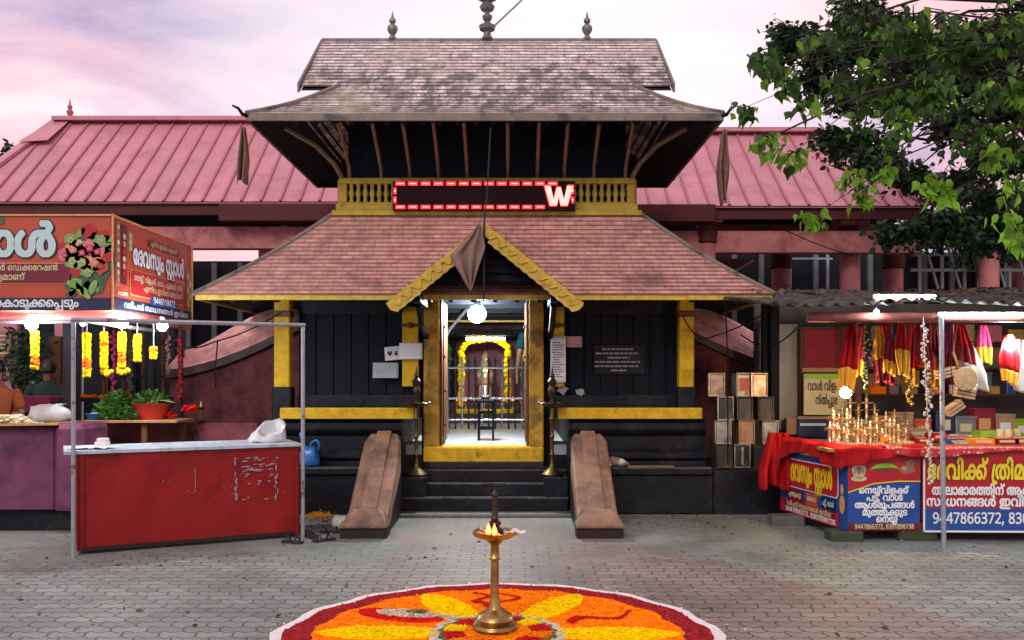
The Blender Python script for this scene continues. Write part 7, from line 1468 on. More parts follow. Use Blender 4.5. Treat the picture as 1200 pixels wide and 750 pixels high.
# window/board panel at the back left
b = MB(); b.bbox(X(937,10.3), X(1000,10.3), 10.30, 10.36, .95, Z(382,10.3), .01); cab = LS('cabinet', b, 'darkbrown')
b = MB(); b.box(X(942,10.28), X(984,10.28), 10.285, 10.297, Z(430,10.28), Z(386,10.28)); LS('cabinet_panel', b, 'clothcrim', cab)
b = MB(); b.bbox(X(940,10.27), X(988,10.27), 10.265, 10.297, Z(436,10.27), Z(431,10.27), .004); LS('cabinet_sill', b, 'wood', cab)
b = MB(); b.box(X(922,10.2), X(934,10.2), 10.2, 10.26, .86, Z(490,10.2)); b.box(X(934.5,10.2), X(975,10.2), 10.2, 10.26, .86, Z(488,10.2)); LS('cabinet_base', b, 'card', cab)
b = MB(); b.bbox(X(1003,10), X(1010,10), 10.0, 10.06, .86, 2.2, .006); LS('inner_post', b, 'brownwood')
ys_ = thing('painted_board', 'pale yellow board with black lettering at the back of the lamp stall', 'sign', P(966,487,10.18))
b = MB(); b.bbox(X(941,10.2), X(992,10.2), 10.17, 10.20, Z(486,10.2), Z(438,10.2), .006); fb = obj('board', b, K['s_cream'], ys_)
B = Board((X(941,10.2), 10.168, Z(438,10.2)), (1,0,0), (0,0,-1), fb)
B.rect(.0, .0, .495, .06, 's_lime', 1); B.text('വാൾ വിളക്ക്', .04, .185, .42, .085, 'ink', 1, bold=.03); B.text('നിൽപ്പുര', .13, .345, .25, .085, 'ink', 1, bold=.03); B.finish()
b = MB(); b.box(X(934.5,10.15), X(978,10.15), 10.13, 10.16, Z(512,10.15), Z(491,10.15)); fb2 = obj('poster', b, K['s_navy'], ls)
b = MB(); b.box(X(938,10.12), X(968,10.12), 10.122, 10.127, Z(499,10.12), Z(496,10.12)); obj('poster_stripe', b, K['s_cyan'], fb2)
# shelves with goods behind
b = MB()
for z in (1.32, 1.62, 1.92): b.bbox(X(1012,10.3), 7.2, 10.2, 10.5, z-.02, z, .004)
LS('shelf', b, 'brownwood')
sgd = [('box','wood',1020,1.32,.24,.20,'pale wooden box on the lowest back shelf, behind the lamps'),('jar','plastblue',1027,1.62,.09,.2,'blue plastic jug on the back shelf left of the shell string'),
 ('box','card',1060,1.32,.30,.17,'brown cardboard box on the lowest back shelf'),('box','s_lime',1042,1.62,.26,.07,'flat lime green box on the middle back shelf'),('box','clothmag',1024,1.92,.2,.10,'pink packet on the top back shelf'),
 ('box','greysheet',1150,1.32,.26,.22,'grey metal box on the lowest back shelf, near the right bulb'),('box','clothcrim',1126,1.32,.22,.16,'crimson box on the lowest back shelf under the hanging fans'),('box','card',1178,1.62,.3,.2,'brown carton on the middle back shelf at the right'),
 ('box','basket',1160,1.92,.24,.10,'woven box on the top back shelf'),('jar','glassg',1146,1.62,.09,.22,'clear jar on the middle back shelf'),('jar','glassg',1135,1.62,.08,.19,'smaller clear jar on the middle back shelf'),('box','glassg',1075,1.62,.22,.13,'transparent wrapped packet on the middle back shelf')]
for kind, m, px, z, w, h, lab in sgd:
    x = X(px, 10.3); y = 10.40; b = MB()
    if kind == 'box': b.bbox(x-w/2, x+w/2, y-.09, y+.09, z+.001, z+h, .008); b.bbox(x-w/2-.006, x+w/2+.006, y-.096, y+.096, z+h+.001, z+h+.03, .006)
    else: b.lathe([(w*.7,0),(w,.02),(w,h*.7),(w*.55,h*.85),(w*.6,h*.9),(w*.6,h)], (x, y, z+.001), 16)
    tag(obj('storage_box' if kind == 'box' else 'jar', b, K[m], smooth=True), lab, kind)
rs = random.Random(31)
pk = (('orange','f_orange'),('white','paper'),('blue','s_blue'),('pink','s_pink'),('dark green','s_dkgreen'),('golden','gold'),('maroon','s_maroon'),('grey','greysheet'),('beige','basket'))
for z, sn in ((1.32,'lowest'), (1.62,'middle'), (1.92,'top')):
    x = X(1016,10.3)+.02
    for cn, m in rs.sample(pk, 9):
        w = rs.uniform(.10,.2); hh = rs.uniform(.07,.2); b = MB(); y = 10.27+rs.uniform(-.02,.0)
        b.bbox(x, x+w, y-.06, y-.0, z+.001, z+hh, .008); x += w+rs.uniform(.03,.14)
        tag(obj('packet', b, K[m], smooth=False), '%s packet at the front of the %s back shelf of the lamp stall' % (cn, sn), 'packet', 'packets on the back shelves')
# sign boards round the table
sd0, sd1 = Vector((2.88, 9.60, 0)), Vector((3.10, 8.29, 0)); z0, z1 = .10, .83
def banner(name, label, p, q, za, zb_, m, tiltx=0):
    t = thing(name, label, 'banner', ((p.x+q.x)/2, (p.y+q.y)/2, za)); u = (q-p).normalized(); n_ = Vector((0,0,-1)).cross(u)
    b = MB(); v = []
    for o_ in (Vector((0,0,0)), -n_*.02):
        v += [Vector((p.x,p.y,za))+o_, Vector((q.x,q.y,za))+o_, Vector((q.x,q.y,zb_))+o_, Vector((p.x,p.y,zb_))+o_]
    b.add(v, [(0,1,2,3),(7,6,5,4),(0,4,5,1),(1,5,6,2),(2,6,7,3),(3,7,4,0)]); o = obj('panel', b, K[m], t)
    return Board(Vector((p.x,p.y,zb_))+n_*.002, u, (0,0,-1), o), (q-p).length, zb_-za
B, w, h = banner('banner', 'blue banner with yellow lettering on a red plate, on the end of the lamp stall', sd0, sd1, z0, z1, 's_blue')
B.rect(.12, .16, w-.14, .46, 's_white', 1, r=.05); B.rect(.135, .172, w-.155, .448, 's_red', 2, r=.045)
B.text('ദേവസ്വം സ്റ്റാൾ', .18, .375, w-.42, .17, 's_yellow', 3, bold=.05, rows=36)
B.rect(.80, .05, w-.05, .14, 's_navy', 1); B.text('എന്നിവ ഇവിടെ ലഭ്യമാണ്', .83, .115, .40, .045, 's_cyan', 2, rows=14)
B.rect(.42, .0, .78, .10, 's_yellow', 1)
for u0, u1, m, t in ((.16,.50,'s_maroon','മുത്തുക്കുട'),(.56,.80,'s_orange','മാല'),(.86,1.14,'s_navy','പട്ട്, വാൾ')):
    B.rect(u0, .475, u1, .60, m, 1, r=.02); B.text(t, u0+.03, .55, u1-u0-.06, .045, 's_cream' if m != 's_navy' else 's_cyan', 2, bold=.03, rows=16)
B.rect(0, .60, w-.14, h, 's_red', 1); B.rect(.10, .615, w-.2, .66, 's_maroon', 2); B.text('വഴിപാട് സാധനങ്ങൾ ഇവിടെ', .16, .65, w-.42, .04, 's_cream', 3, rows=14); B.text('9447866372, 8301898738', .14, .712, w-.32, .04, 's_white', 3, rows=14)
B.disc(w-.07, .50, .05, .09, 's_peach', 2, 'goods_picture', 12); B.disc(w-.07, .36, .03, .05, 's_peach', 2, 'goods_picture', 12); B.disc(.06, .30, .035, .13, 's_cream', 1, 'goods_picture', 12)
B.finish()
f0, f1 = Vector((3.105, 8.285, 0)), Vector((3.78, 8.30, 0))
B, w, h = banner('banner', 'blue banner with white Malayalam list, a banana and a seated figure printed on red', f0, f1, z0, z1-.0, 's_blue')
B.poly([(0,0),(w,0),(w,.27),(w*.7,.268),(w*.35,.29),(.12,.33),(0,.37)], 's_red', 1)
c_ = [(w,.27),(w*.7,.268),(w*.35,.29),(.12,.33),(0,.37)]; B.poly(c_+[(x, y+.012) for x, y in c_[::-1]], 's_yellow', 2)
B.rect(0, h-.065, w, h, 's_maroon', 1)
for (cx, cy, rx, ry) in ((.10,.20,.055,.06),(.10,.13,.035,.045),(.055,.17,.02,.045),(.145,.17,.02,.045),(.10,.25,.075,.025),(.10,.085,.02,.025)): B.disc(cx, cy, rx, ry, 's_cream', 2, 'goods_picture', 12)
B.disc(.10, .18, .02, .035, 's_brown', 3, 'goods_picture', 8)
B.poly([(.20,.165),(.25,.125),(.32,.108),(.40,.11),(.46,.14),(.47,.155),(.38,.165),(.28,.168)], 's_lime', 2, 'goods_picture'); B.poly([(.22,.162),(.30,.15),(.42,.148),(.46,.156),(.38,.167),(.28,.169)], 's_dkgreen', 3, 'goods_picture')
B.disc(.55, .165, .08, .04, 's_brown', 2, 'goods_picture', 12, .1); B.disc(.58, .105, .05, .03, 's_brown', 2, 'goods_picture', 12, .1); B.disc(.52, .155, .03, .015, 's_peach', 3, 'goods_picture', 9)
for t, y, u0, ww in (('നെയ്യ്‌വിളക്ക്',.385,.10,.46),('പട്ട്, വാൾ',.452,.17,.34),('ആൾരൂപങ്ങൾ',.52,.06,.56),('മുത്തുക്കുട',.588,.13,.42),('നെയ്യ്',.652,.26,.20)): B.text(t, u0, y, ww, .052, 's_white', 2, bold=.045, rows=28)
B.text('9447866372, 8301898738', .06, h-.018, w-.12, .036, 's_cream', 2, bold=.03, rows=18); B.finish()
g0, g1 = Vector((3.80, 8.29, 0)), Vector((6.4, 8.22, 0))
B, w, h = banner('banner', 'wide red and blue banner with big yellow lettering and a large phone number', g0, g1, .085, .84, 's_red')
B.rect(0, .535, w, h, 's_blue', 1); B.rect(0, h-.018, w, h, 's_white', 2); B.rect(0, 0, .018, h, 's_white', 2)
B.text('ദേവിക്ക് ത്രിമധുരം', .04, .26, 1.22, .145, 's_yellow', 1, bold=.04, rows=46, outline='s_maroon')
B.text('തുലാഭാരത്തിന് ആവശ്യ', .08, .405, 1.02, .075, 's_white', 2, bold=.045, rows=34)
B.text('സാധനങ്ങൾ ഇവിടെ', .03, .51, 1.02, .075, 's_white', 2, bold=.045, rows=34)
B.text('9447866372, 8301898738', .085, .67, 1.32, .085, 's_white', 2, bold=.025, rows=34); B.finish()
# red cloths on the table edge
b = MB()
def edge(u, v):                                      # runs along the end, round the corner, along the front
    pts = [Vector((2.83, 9.62, 0)), Vector((3.06, 8.27, 0)), Vector((3.80, 8.265, 0))]
    l0, l1 = (pts[1]-pts[0]).length, (pts[2]-pts[1]).length; s_ = u*(l0+l1)
    p = pts[0].lerp(pts[1], s_/l0) if s_ < l0 else pts[1].lerp(pts[2], (s_-l0)/l1)
    n_ = Vector((-.98,-.17,0)) if s_ < l0*.95 else (Vector((-.6,-.8,0)) if s_ < l0*1.08 else Vector((0,-1,0)))
    drop = (.15 if s_ < l0 else .13)+.05*math.sin(u*11+1)+(.10*max(0, 1-u*7))
    if v < .3: q = p+n_*(-.16*(1-v/.3)+.004); q.z = TZ+.022+.025*math.sin(u*28)*(v/.3)
    else:
        f = (v-.3)/.7; q = p+n_*(.025+.028*math.sin(u*60+v*2)*f+.02*f); q.z = TZ+.02-drop*f
    return q
b.grid(edge, 110, 14); o = obj('red_table_cloth', b, K['clothred'], smooth='all', recalc=False); md = o.modifiers.new('t', 'SOLIDIFY'); md.thickness = .006
tag(o, 'bright red cloth tucked over the table edge above the end and front banners', 'cloth')
hanging('bunched_cloth', 'bunched red cloth hanging from the far left corner of the lamp stall table', 'cloth', (2.80, 9.45, .93), .36, .58, 3, 'clothred', flare=.55, depth=.07, seed=8)
def dotted_cloth():
    m = bpy.data.materials.new('red_dotted_cloth'); m.use_nodes = True; nt = m.node_tree; bs_ = nt.nodes['Principled BSDF']; tc = nt.nodes.new('ShaderNodeTexCoord'); v = nt.nodes.new('ShaderNodeTexVoronoi'); v.inputs['Scale'].default_value = 26; v.inputs['Randomness'].default_value = .35
    r = nt.nodes.new('ShaderNodeValToRGB'); r.color_ramp.elements[0].position = .30; r.color_ramp.elements[0].color = (.72,.36,.24,1); r.color_ramp.elements[1].position = .42; r.color_ramp.elements[1].color = (.40,.02,.025,1)
    nt.links.new(tc.outputs['Object'], v.inputs[0]); nt.links.new(v.outputs['Distance'], r.inputs[0]); nt.links.new(r.outputs[0], bs_.inputs[0]); bs_.inputs['Roughness'].default_value = .7; return m
b = MB()
def edge2(u, v):
    x = 3.45+u*3.4; drop = .055+.03*math.sin(u*13)
    if v < .3: return Vector((x, 8.25+.16*(1-v/.3), TZ+.026+.008*math.sin(u*70)))
    f = (v-.3)/.7; return Vector((x, 8.232+.012*math.sin(u*95)*f-.012*f, TZ+.02-drop*f))
b.grid(edge2, 120, 8); K['dots'] = dotted_cloth(); o = obj('dotted_table_cloth', b, K['dots'], smooth='all', recalc=False); md = o.modifiers.new('t', 'SOLIDIFY'); md.thickness = .005
tag(o, 'red cloth with pale dots along the front edge of the lamp stall table', 'cloth')
# supports
for x, y, w, hh, m, lab in ((X(992,8.3), 8.36, .30, .095, 'mossblock', 'flat mossy block under the left front corner of the lamp stall'), (X(1074,8.35), 8.40, .36, .16, 'mossblock', 'mossy block under the joint of the two front banners'), (X(925,9.1), 9.2, .34, .10, 'stone', 'dark stone block under the far end of the lamp stall')):
    b = MB(); b.bbox(x-w/2, x+w/2, y-.1, y+.12, 0, hh, .02); tag(obj('support_block', b, K[m]), lab, 'block', 'blocks under the lamp stall')
# brass lamps, many sizes
def lamp_proto(h, r, spire=True):
    b = MB(); s_ = h
    b.lathe([(r,0),(r*1.02,.02*s_),(r*.8,.06*s_),(r*.25,.12*s_),(r*.2,.18*s_),(r*.3,.21*s_),(r*.2,.24*s_),(r*.2,.5*s_),(r*.3,.53*s_),(r*.2,.56*s_),(r*.22,.66*s_),(r*.85,.70*s_),(r*.95,.735*s_),(r*.9,.74*s_),(r*.2,.72*s_),(r*.2,.78*s_),(r*.3,.84*s_),(r*.12,.89*s_),(r*.2,.92*s_),(.002,s_)], (0,0,0), 12)
    return b
protos = []
for k, (h, r) in enumerate(((.34,.07),(.24,.055),(.17,.05))):
    o = obj('brass_lamp', lamp_proto(h, r), K['brassb'], smooth=True, local=True); protos.append(o)
rows = [ # px, d, size, label
]
rl_ = random.Random(5); LW = 96
sizes = ('tall', 'medium', 'small'); n_l = 0; spots = []
for r_i, (d, n) in enumerate(((8.62, 12), (8.82, 11), (9.02, 10), (9.22, 8))):
    for k in range(n): spots.append((972+(k+.5*(r_i%2))*LW/n+rl_.uniform(-2,2), d+rl_.uniform(-.05,.05), r_i, k))
for i, (px, d, r_i, k) in enumerate(spots):
    s_ = rl_.choice((0,1,1,2)) if r_i > 1 else rl_.choice((1,2,2,1))
    if r_i == 1 and k in (0,1,2,6,7): s_ = 0
    first = protos[s_].get('category') is None
    o = protos[s_] if first else protos[s_].copy()
    if not first: COL.objects.link(o)
    o.location = (X(px,d), d, TZ+.003+(.0 if r_i < 3 else .0)); f = rl_.uniform(.9, 1.1); o.scale = (f,f,f)
    side = 'at the left end' if k < 3 else 'in the middle' if k < 7 else 'at the right end'
    tag(o, '%s polished brass lamp in the crowd of lamps on the stall table' % sizes[s_], 'brass lamp', 'brass lamps for sale on the stall table')
b = MB(); b.bbox(X(985,9.35), X(1030,9.35), 9.28, 9.48, TZ+.002, TZ+.14, .01); rb = tag(obj('display_box', b, K['card'], smooth=False), 'low cardboard box behind the brass lamps, carrying the rear row', 'box')
for k in range(5):
    px = 987+k*9.5; o = protos[0 if k % 2 else 1].copy(); COL.objects.link(o); o.location = (X(px,9.36), 9.36, TZ+.142); o.scale = (1.05,)*3
    tag(o, '%s brass lamp of the raised rear row, standing on the cardboard box' % ('tall' if k % 2 else 'medium'), 'brass lamp', 'brass lamps raised on the cardboard box')
# packets, boxes and trays on the right part of the table
goods = [(1045,8.9,.26,.05,.18,'f_orange','orange packet lying left of the shell string, on the table'),(1052,9.2,.24,.06,.2,'s_orange','stack of orange paper behind the shell string'),(1080,8.75,.16,.045,.14,'clothred','small red packet beside the shell string'),
 (1072,9.35,.26,.10,.2,'card','brown carton at the back of the table behind the orange packets'),(1118,8.6,.16,.05,.10,'s_blue','blue tray at the front of the table near the pole'),(1118,9.0,.20,.05,.2,'s_orange','orange packet right of the steel pole'),
 (1140,9.2,.36,.045,.24,'paper','stack of white paper bags on the table right of the pole'),(1160,9.0,.28,.10,.2,'s_lime','pale green carton under the white bags'),(1148,8.6,.26,.05,.16,'f_orange','bright orange packet at the front, right of the blue tray'),
 (1175,8.6,.24,.055,.16,'clothred','bright red packet at the front right of the table'),(1196,8.6,.2,.06,.16,'s_orange','orange box at the right edge of the picture, on the table'),(1180,8.9,.2,.08,.14,'s_yellow','yellow box behind the red packet'),
 (1098,9.1,.18,.07,.16,'clothred','red box directly behind the steel pole'),(1127,8.5,.13,.035,.07,'basket','small brown wooden box in front of the blue tray'),(1062,8.5,.14,.03,.08,'wood','long thin wooden box at the front edge left of the shell string')]
for px, d, w, hh, dp, m, lab in goods:
    x = X(px,d); b = MB(); b.bbox(x-w/2, x+w/2, d-dp/2, d+dp/2, TZ+.03, TZ+.03+hh, .006)
    g_ = thing('packet', lab, 'packet', (x, d, TZ+.03), 'goods on the lamp stall table'); obj('wrapper', b, K[m], g_)
    b = MB(); b.box(x-w*.32, x+w*.22, d-dp*.28, d+dp*.22, TZ+.03+hh, TZ+.033+hh); b.box(x-w*.3, x+w*.3, d-dp/2-.002, d-dp/2, TZ+.03+hh*.3, TZ+.03+hh*.7); obj('label_print', b, K['s_cream' if m not in ('paper','s_lime') else 's_green'], g_)
rs = random.Random(57)
for px, w, hh, m, lab in ((1012,.18,.16,'glassg','transparent bag of goods at the back of the table behind the warm bulb'),(1033,.24,.20,'wood','pale wooden crate at the back of the table, behind the lamps'),(1056,.20,.24,'card','tall brown carton at the back of the table, left of the shell string'),(1078,.18,.17,'s_orange','bright orange carton at the back of the table behind the shell string'),(1104,.2,.26,'s_navy','navy box at the back of the table directly behind the steel pole'),(1128,.22,.20,'greysheet','grey tin box at the back of the table under the palm fan'),(1150,.22,.28,'clothcrim','tall crimson box at the back of the table, right of the palm fan'),(1174,.2,.22,'basket','woven basket box at the back of the table below the bright bulb'),(1195,.2,.17,'s_lime','lime green carton at the back of the table beside the basket box')):
    d = 9.5; x = X(px,d); b = MB(); b.bbox(x-w/2, x+w/2, d-.08, d+.08, TZ+.03, TZ+.03+hh, .01); t = thing('carton', lab, 'carton', (x, d, TZ+.03), 'cartons at the back of the stall table'); obj('carton_body', b, K[m], t)
    b = MB(); b.bbox(x-w/2-.005, x+w/2+.005, d-.085, d+.085, TZ+.031+hh, TZ+.055+hh, .006); obj('lid', b, K[m], t)
    b = MB(); b.box(x-w*.3, x+w*.25, d-.083, d-.0805, TZ+.03+hh*.3, TZ+.03+hh*.72); obj('label_print', b, K[rs.choice(('s_cream','s_white','s_peach'))], t)
b = MB(); b.box(2.96, 7.1, 8.38, 9.6, TZ+.0015, TZ+.0275); 
for px, d in ((1172,8.75),(1182,8.72),(1192,8.78)):
    b = MB(); b.lathe([(.03,0),(.035,.05),(.03,.07),(.0,.072)], (X(px,d), d, TZ+.09), 12); tag(obj('lidded_cup', b, K['s_cream'], smooth=True), 'cream lidded cup among the packets at the right end of the table', 'cup', 'cream cups at the right end of the table')
# flags and cloths hung from the beam
FL = [(996,380,24,76,'clothred','clothyel','red flag with a wide yellow border, leftmost under the beam, above the warm bulb',8.3,31),(1027,382,20,66,'clothyel','clothcrim','yellow flag with dark red lower part, second from the left under the beam',8.5,32),
 (1042,380,16,58,'clothcrim','clothyel','dark red flag with a yellow hem, third from the left under the beam',8.45,33),(1056,380,22,60,'clothred','clothyel','bright red flag with a gold hem, left of the crimson cloths',8.4,34),
 (1078,380,26,50,'clothcrim','clothred','crimson cloth hanging just left of the shell string',8.45,35),(1112,380,20,56,'clothmag','clothcrim','magenta cloth hanging just right of the steel pole',8.5,36),(1124,380,24,44,'clothred','clothcrim','red cloth over the white cloth, right of the pole',8.42,37),
 (1182,392,30,56,'clothred','clothyel','red flag with a yellow corner beside the right bulb',8.35,38)]
FL += [(1009,380,18,62,'clothcrim','clothyel','dark red flag with a gold hem behind the leftmost flags',8.75,51),(1035,379,18,70,'clothred','clothcrim','long scarlet flag with a dark tip behind the yellow flag',8.75,52),(1068,380,18,68,'clothred','clothyel','scarlet flag with a yellow tip behind the bright red flag',8.8,53),(1092,380,20,72,'clothcrim','clothyel','long crimson flag with a yellow tip directly behind the shell string',8.8,54),(1150,381,20,46,'clothmag','clothyel','short magenta flag with a yellow hem between the palm fan and the bright bulb',8.7,55)]
for px, py, w, hh, m, bm_, lab, d, sd in FL:
    hanging('hanging_flag', lab, 'flag', P(px,py,d), w*d/F, hh*d/F, 3, m, bm_, flare=.4, depth=.03, group='flags hung under the stall beam', seed=sd, split=(.55,.68,.6,.74,.5)[sd % 5] if bm_ != 'clothred' else .8, taper=(.35,.1,.5,.2)[sd % 4], twist=(.03,-.04,.05,-.02,0)[sd % 5])
hanging('white_cloth', 'white cloth with a pointed end hanging behind the palm leaf fans', 'cloth', P(1133,402,8.55), .26, .46, 1, 'clothwhite', flare=.3, depth=.03, seed=41, twist=.10, taper=.3)
hanging('white_cloth', 'white cloth hanging at the right edge behind the bright bulb', 'cloth', P(1196,398,8.5), .26, .50, 1, 'clothwhite', flare=.4, depth=.03, seed=42, taper=.2)
# dark little garlands between the flags
for px, py, hh, lab in ((1016,382,75,'dark green and gold bead garland between the first two flags'),(1090,420,50,'brown bead garland beside the shell string'),(1066,438,40,'gold trinket bunch under the bright red flag')):
    d = 8.5; b = MB()
    for k in range(int(hh/3)): 
        for q in range(2): b.ball(P(px+U(-3,3), py+k*3, d)+Vector((0,U(-.03,.03),0)), U(.014,.022), 6, 5)
    b.tube([P(px,py,d), Vector((X(px,d), d, 2.1))], .003, 4)
    tag(obj('bead_garland', b, K['brass'] if px != 1016 else K['mossblock'], smooth='all'), lab, 'garland')
# fans and small wooden boxes hanging from the pole
ft = thing('palm_fan', 'round woven palm fan hanging beside the steel pole', 'fan', P(1131,446,8.2))
b = MB(); c = P(1131,444,8.2); b.lathe([(.001,0),(.105,.004),(.112,.01),(.105,.016),(.001,.02)], c, 22, Matrix.Rotation(R(90), 3, 'X')); obj('blade', b, K['basket'], ft, smooth=True)
b = MB(); b.obox(c+Vector((-.05,.0,.09)), c+Vector((-.11,0,.24)), .025, .015); b.tube([c+Vector((-.11,0,.24)), Vector((c.x-.11, 8.1, 2.05))], .004, 4); obj('handle', b, K['wood'], ft)
for px, py, w, a, lab in ((1108,437,.17,-.25,'wooden slatted box hanging left of the palm fan, behind the pole'),(1130,461,.17,.2,'wooden slatted box hanging below the palm fan'),(1118,478,.16,-.6,'tilted wooden slatted box hanging lowest near the pole')):
    d = 8.25; c = P(px,py,d); t = thing('wooden_box', lab, 'box', c, 'slatted boxes hanging by the pole'); b = MB()
    for k in range(3):
        z = (k-1)*.03; dx = Vector((math.cos(a), 0, -math.sin(a))); up = Vector((math.sin(a), 0, math.cos(a)))
        b.obox(c+up*z-dx*w/2, c+up*z+dx*w/2, .09, .022, up)
    obj('slats', b, K['basket'], t); b = MB(); b.tube([c+Vector((0,.0,.04)), Vector((c.x*.5+X(1104,7.95)*.5, 8.1, 1.9)), Vector((X(1110,8), 8.0, 2.05))], .003, 4); obj('cord', b, K['cord'], t)
b = MB(); rs = random.Random(9)
for k in range(84):
    py = 380+k*2.25; d = 7.86; px = 1083+8*(k/83)+2*math.sin(k*.35)
    b.ball(P(px+rs.uniform(-3,3), py, d)+Vector((0,rs.uniform(-.015,.015),0)), rs.uniform(.009,.018), 6, 5, (1,.8,rs.uniform(.7,1.2)))
b.tube([P(1082,372,7.9), P(1086,470,7.86), P(1092,566,7.86)], .004, 5)
tag(obj('shell_string', b, K['shell'], smooth='all'), 'long string of white shells hanging in front of the lamp stall, left of the pole', 'shell string')
# lamps of the stall
bulb('warm glowing bulb above the brass lamps, under the leftmost flag', 991, 460, 8.5, .05, 'bulb_warm'); bulb('small glowing white bulb under the roof edge of the lamp stall', 1027, 366, 7.9, .022); bulb('bright white bulb at the right end of the lamp stall', 1184, 404, 8.3, .055)
b = MB(); b.tube([P(991,452,8.5), Vector((X(993,8.4), 8.2, 1.9)), Vector((X(995,8), 8.0, 2.06))], .004, 4); tag(obj('bulb_cable', b, K['cord']), 'thin black cable holding the warm bulb over the brass lamps', 'cable')
for pa, pb, py, d, lab in ((1102,1200,369,7.92,'long lit tube light under the front edge of the corrugated roof'),(1026,1096,348,7.88,'short glowing strip added along the roof edge above the flags, for light through a roof gap')):  # second tube is added, standing in for light that comes through the roof sheets
    t = thing('tube_light', lab, 'tube light', P((pa+pb)/2, py+2, d)); b = MB(); b.tube([P(pa,py,d), P(pb,py,d)], .017, 10); obj('tube', b, K['tubelit'], t, smooth=True)
    b = MB(); b.bbox(X(pa-1,d), X(pb+1,d), d+.02, d+.05, Z(py+1.2,d), Z(py-3.4,d), .004); obj('fitting', b, K['white'], t)

# ================================================================== floral carpet and brass oil lamp
RX, RY, RR = -.085, 5.27, 1.31
fc = thing('floral_carpet', 'round carpet of flower petals with six yellow rays on the paving', 'flower carpet', (RX, RY, 0))
rs = random.Random(77)
def ringpts(r, n=96, wob=.012): return [(RX+(r+wob*math.sin(a*17)+wob*rs.uniform(-.6,.6))*math.cos(a), RY+(r+wob*math.sin(a*17)+wob*rs.uniform(-.6,.6))*math.sin(a)) for a in [2*math.pi*k/n for k in range(n)]]
def heap(name, poly, z, m, n, s=.014, parent=None):
    """petals strewn over a flat patch"""
    b = MB(); P2 = [(x, y) for x, y in poly]; k0 = len(P2)
    cx = sum(p[0] for p in P2)/k0; cy = sum(p[1] for p in P2)/k0
    b.add([(x, y, 0.002) for x, y in P2]+[(x, y, z) for x, y in P2]+[(cx, cy, z)], [(i, (i+1)%k0, k0+(i+1)%k0, k0+i) for i in range(k0)]+[(k0+i, k0+(i+1)%k0, 2*k0) for i in range(k0)])
    xs = [p[0] for p in P2]; ys = [p[1] for p in P2]
    def inside(x, y):
        r = False
        for i in range(k0):
            (xa, ya), (xb, yb) = P2[i], P2[i-1]
            if (ya > y) != (yb > y) and x < (xb-xa)*(y-ya)/(yb-ya)+xa: r = not r
        return r
    c = 0; tries = 0
    while c < n and tries < n*6:
        tries += 1; x, y = rs.uniform(min(xs)-.008, max(xs)+.008), rs.uniform(min(ys)-.008, max(ys)+.008)
        if not inside(x, y): continue
        c += 1; a = rs.uniform(0, 6.28); l = s*rs.uniform(.6, 1.5); h = rs.uniform(0, .012); t = rs.uniform(-.5, .9)
        dx, dy = math.cos(a)*l, math.sin(a)*l; ex, ey = -math.sin(a)*l*.5, math.cos(a)*l*.5
        b.add([(x-dx-ex*.3, y-dy-ey*.3, z+.0015), (x+ex, y+ey, z+.003+h*.25), (x+dx, y+dy, z+.002+h*.5*(1+t)), (x-ex, y-ey, z+.003+h*.2)], [(0,1,2,3)])
    return obj(name, b, K[m], parent or fc, recalc=False)
def sector_only(r0, r1, a0, a1, n=20): return [(RX+r1*math.cos(a0+(a1-a0)*k/n), RY+r1*math.sin(a0+(a1-a0)*k/n)) for k in range(n+1)]+[(RX+r0*math.cos(a1-(a1-a0)*k/n), RY+r0*math.sin(a1-(a1-a0)*k/n)) for k in range(n+1)]
heap('white_rim', ringpts(RR+.03, 120, .016), .007, 'f_white', 1100, .012)
heap('maroon_band', ringpts(RR-.045, 160, .014), .013, 'f_maroon', 5200, .011)
heap('orange_field', ringpts(RR-.215, 160, .016), .019, 'f_orange', 5200, .012)
for k in range(6):
    a = R(60*k-1); c, s_ = math.cos(a), math.sin(a)
    pr2 = [(.36,-.05),(.40,-.085),(.62,-.125),(.86,-.115),(1.0,-.06),(1.075,0),(1.0,.06),(.86,.115),(.62,.125),(.40,.085),(.36,.05)]
    heap('yellow_ray', [(RX+x*c-y*s_, RY+x*s_+y*c) for x, y in pr2], .027, 'f_yellow', 750, .012)
def curl(a0, m, name, w=.022, amp=.06, r0=.5, r1=1.0, z=.026):
    a = R(a0); c, s_ = math.cos(a), math.sin(a); n = 22; l, r_ = [], []
    for k in range(n+1):
        t = k/n; x = r0+(r1-r0)*t; y = amp*math.sin(t*7.5); ww = w*(1.7 if t < .25 else 1)*(1-.6*t)
        l.append((RX+x*c-(y+ww)*s_, RY+x*s_+(y+ww)*c)); r_.append((RX+x*c-(y-ww)*s_, RY+x*s_+(y-ww)*c))
    b = MB(); b.add([(x, y, z) for x, y in l]+[(x, y, z) for x, y in r_], [(i, i+1, n+2+i, n+1+i) for i in range(n)]); 
    for q in range(260):
        i = rs.randrange(n); f = rs.random(); x, y = l[i][0]+(r_[i][0]-l[i][0])*f, l[i][1]+(r_[i][1]-l[i][1])*f; aa = rs.uniform(0, 6.28); dx, dy = .013*math.cos(aa), .013*math.sin(aa)
        b.add([(x-dx, y-dy, z+.001), (x+dy*.5, y-dx*.5, z+.004), (x+dx, y+dy, z+.003), (x-dy*.5, y+dx*.5, z+.003)], [(0,1,2,3)])
    obj(name, b, K[m], fc, recalc=False)
curl(28, 'f_red', 'red_scroll'); curl(88, 'f_red', 'red_scroll', amp=.10, r0=.55); curl(98, 'f_red', 'red_scroll', amp=.05, r0=.7); curl(330, 'f_red', 'red_scroll')
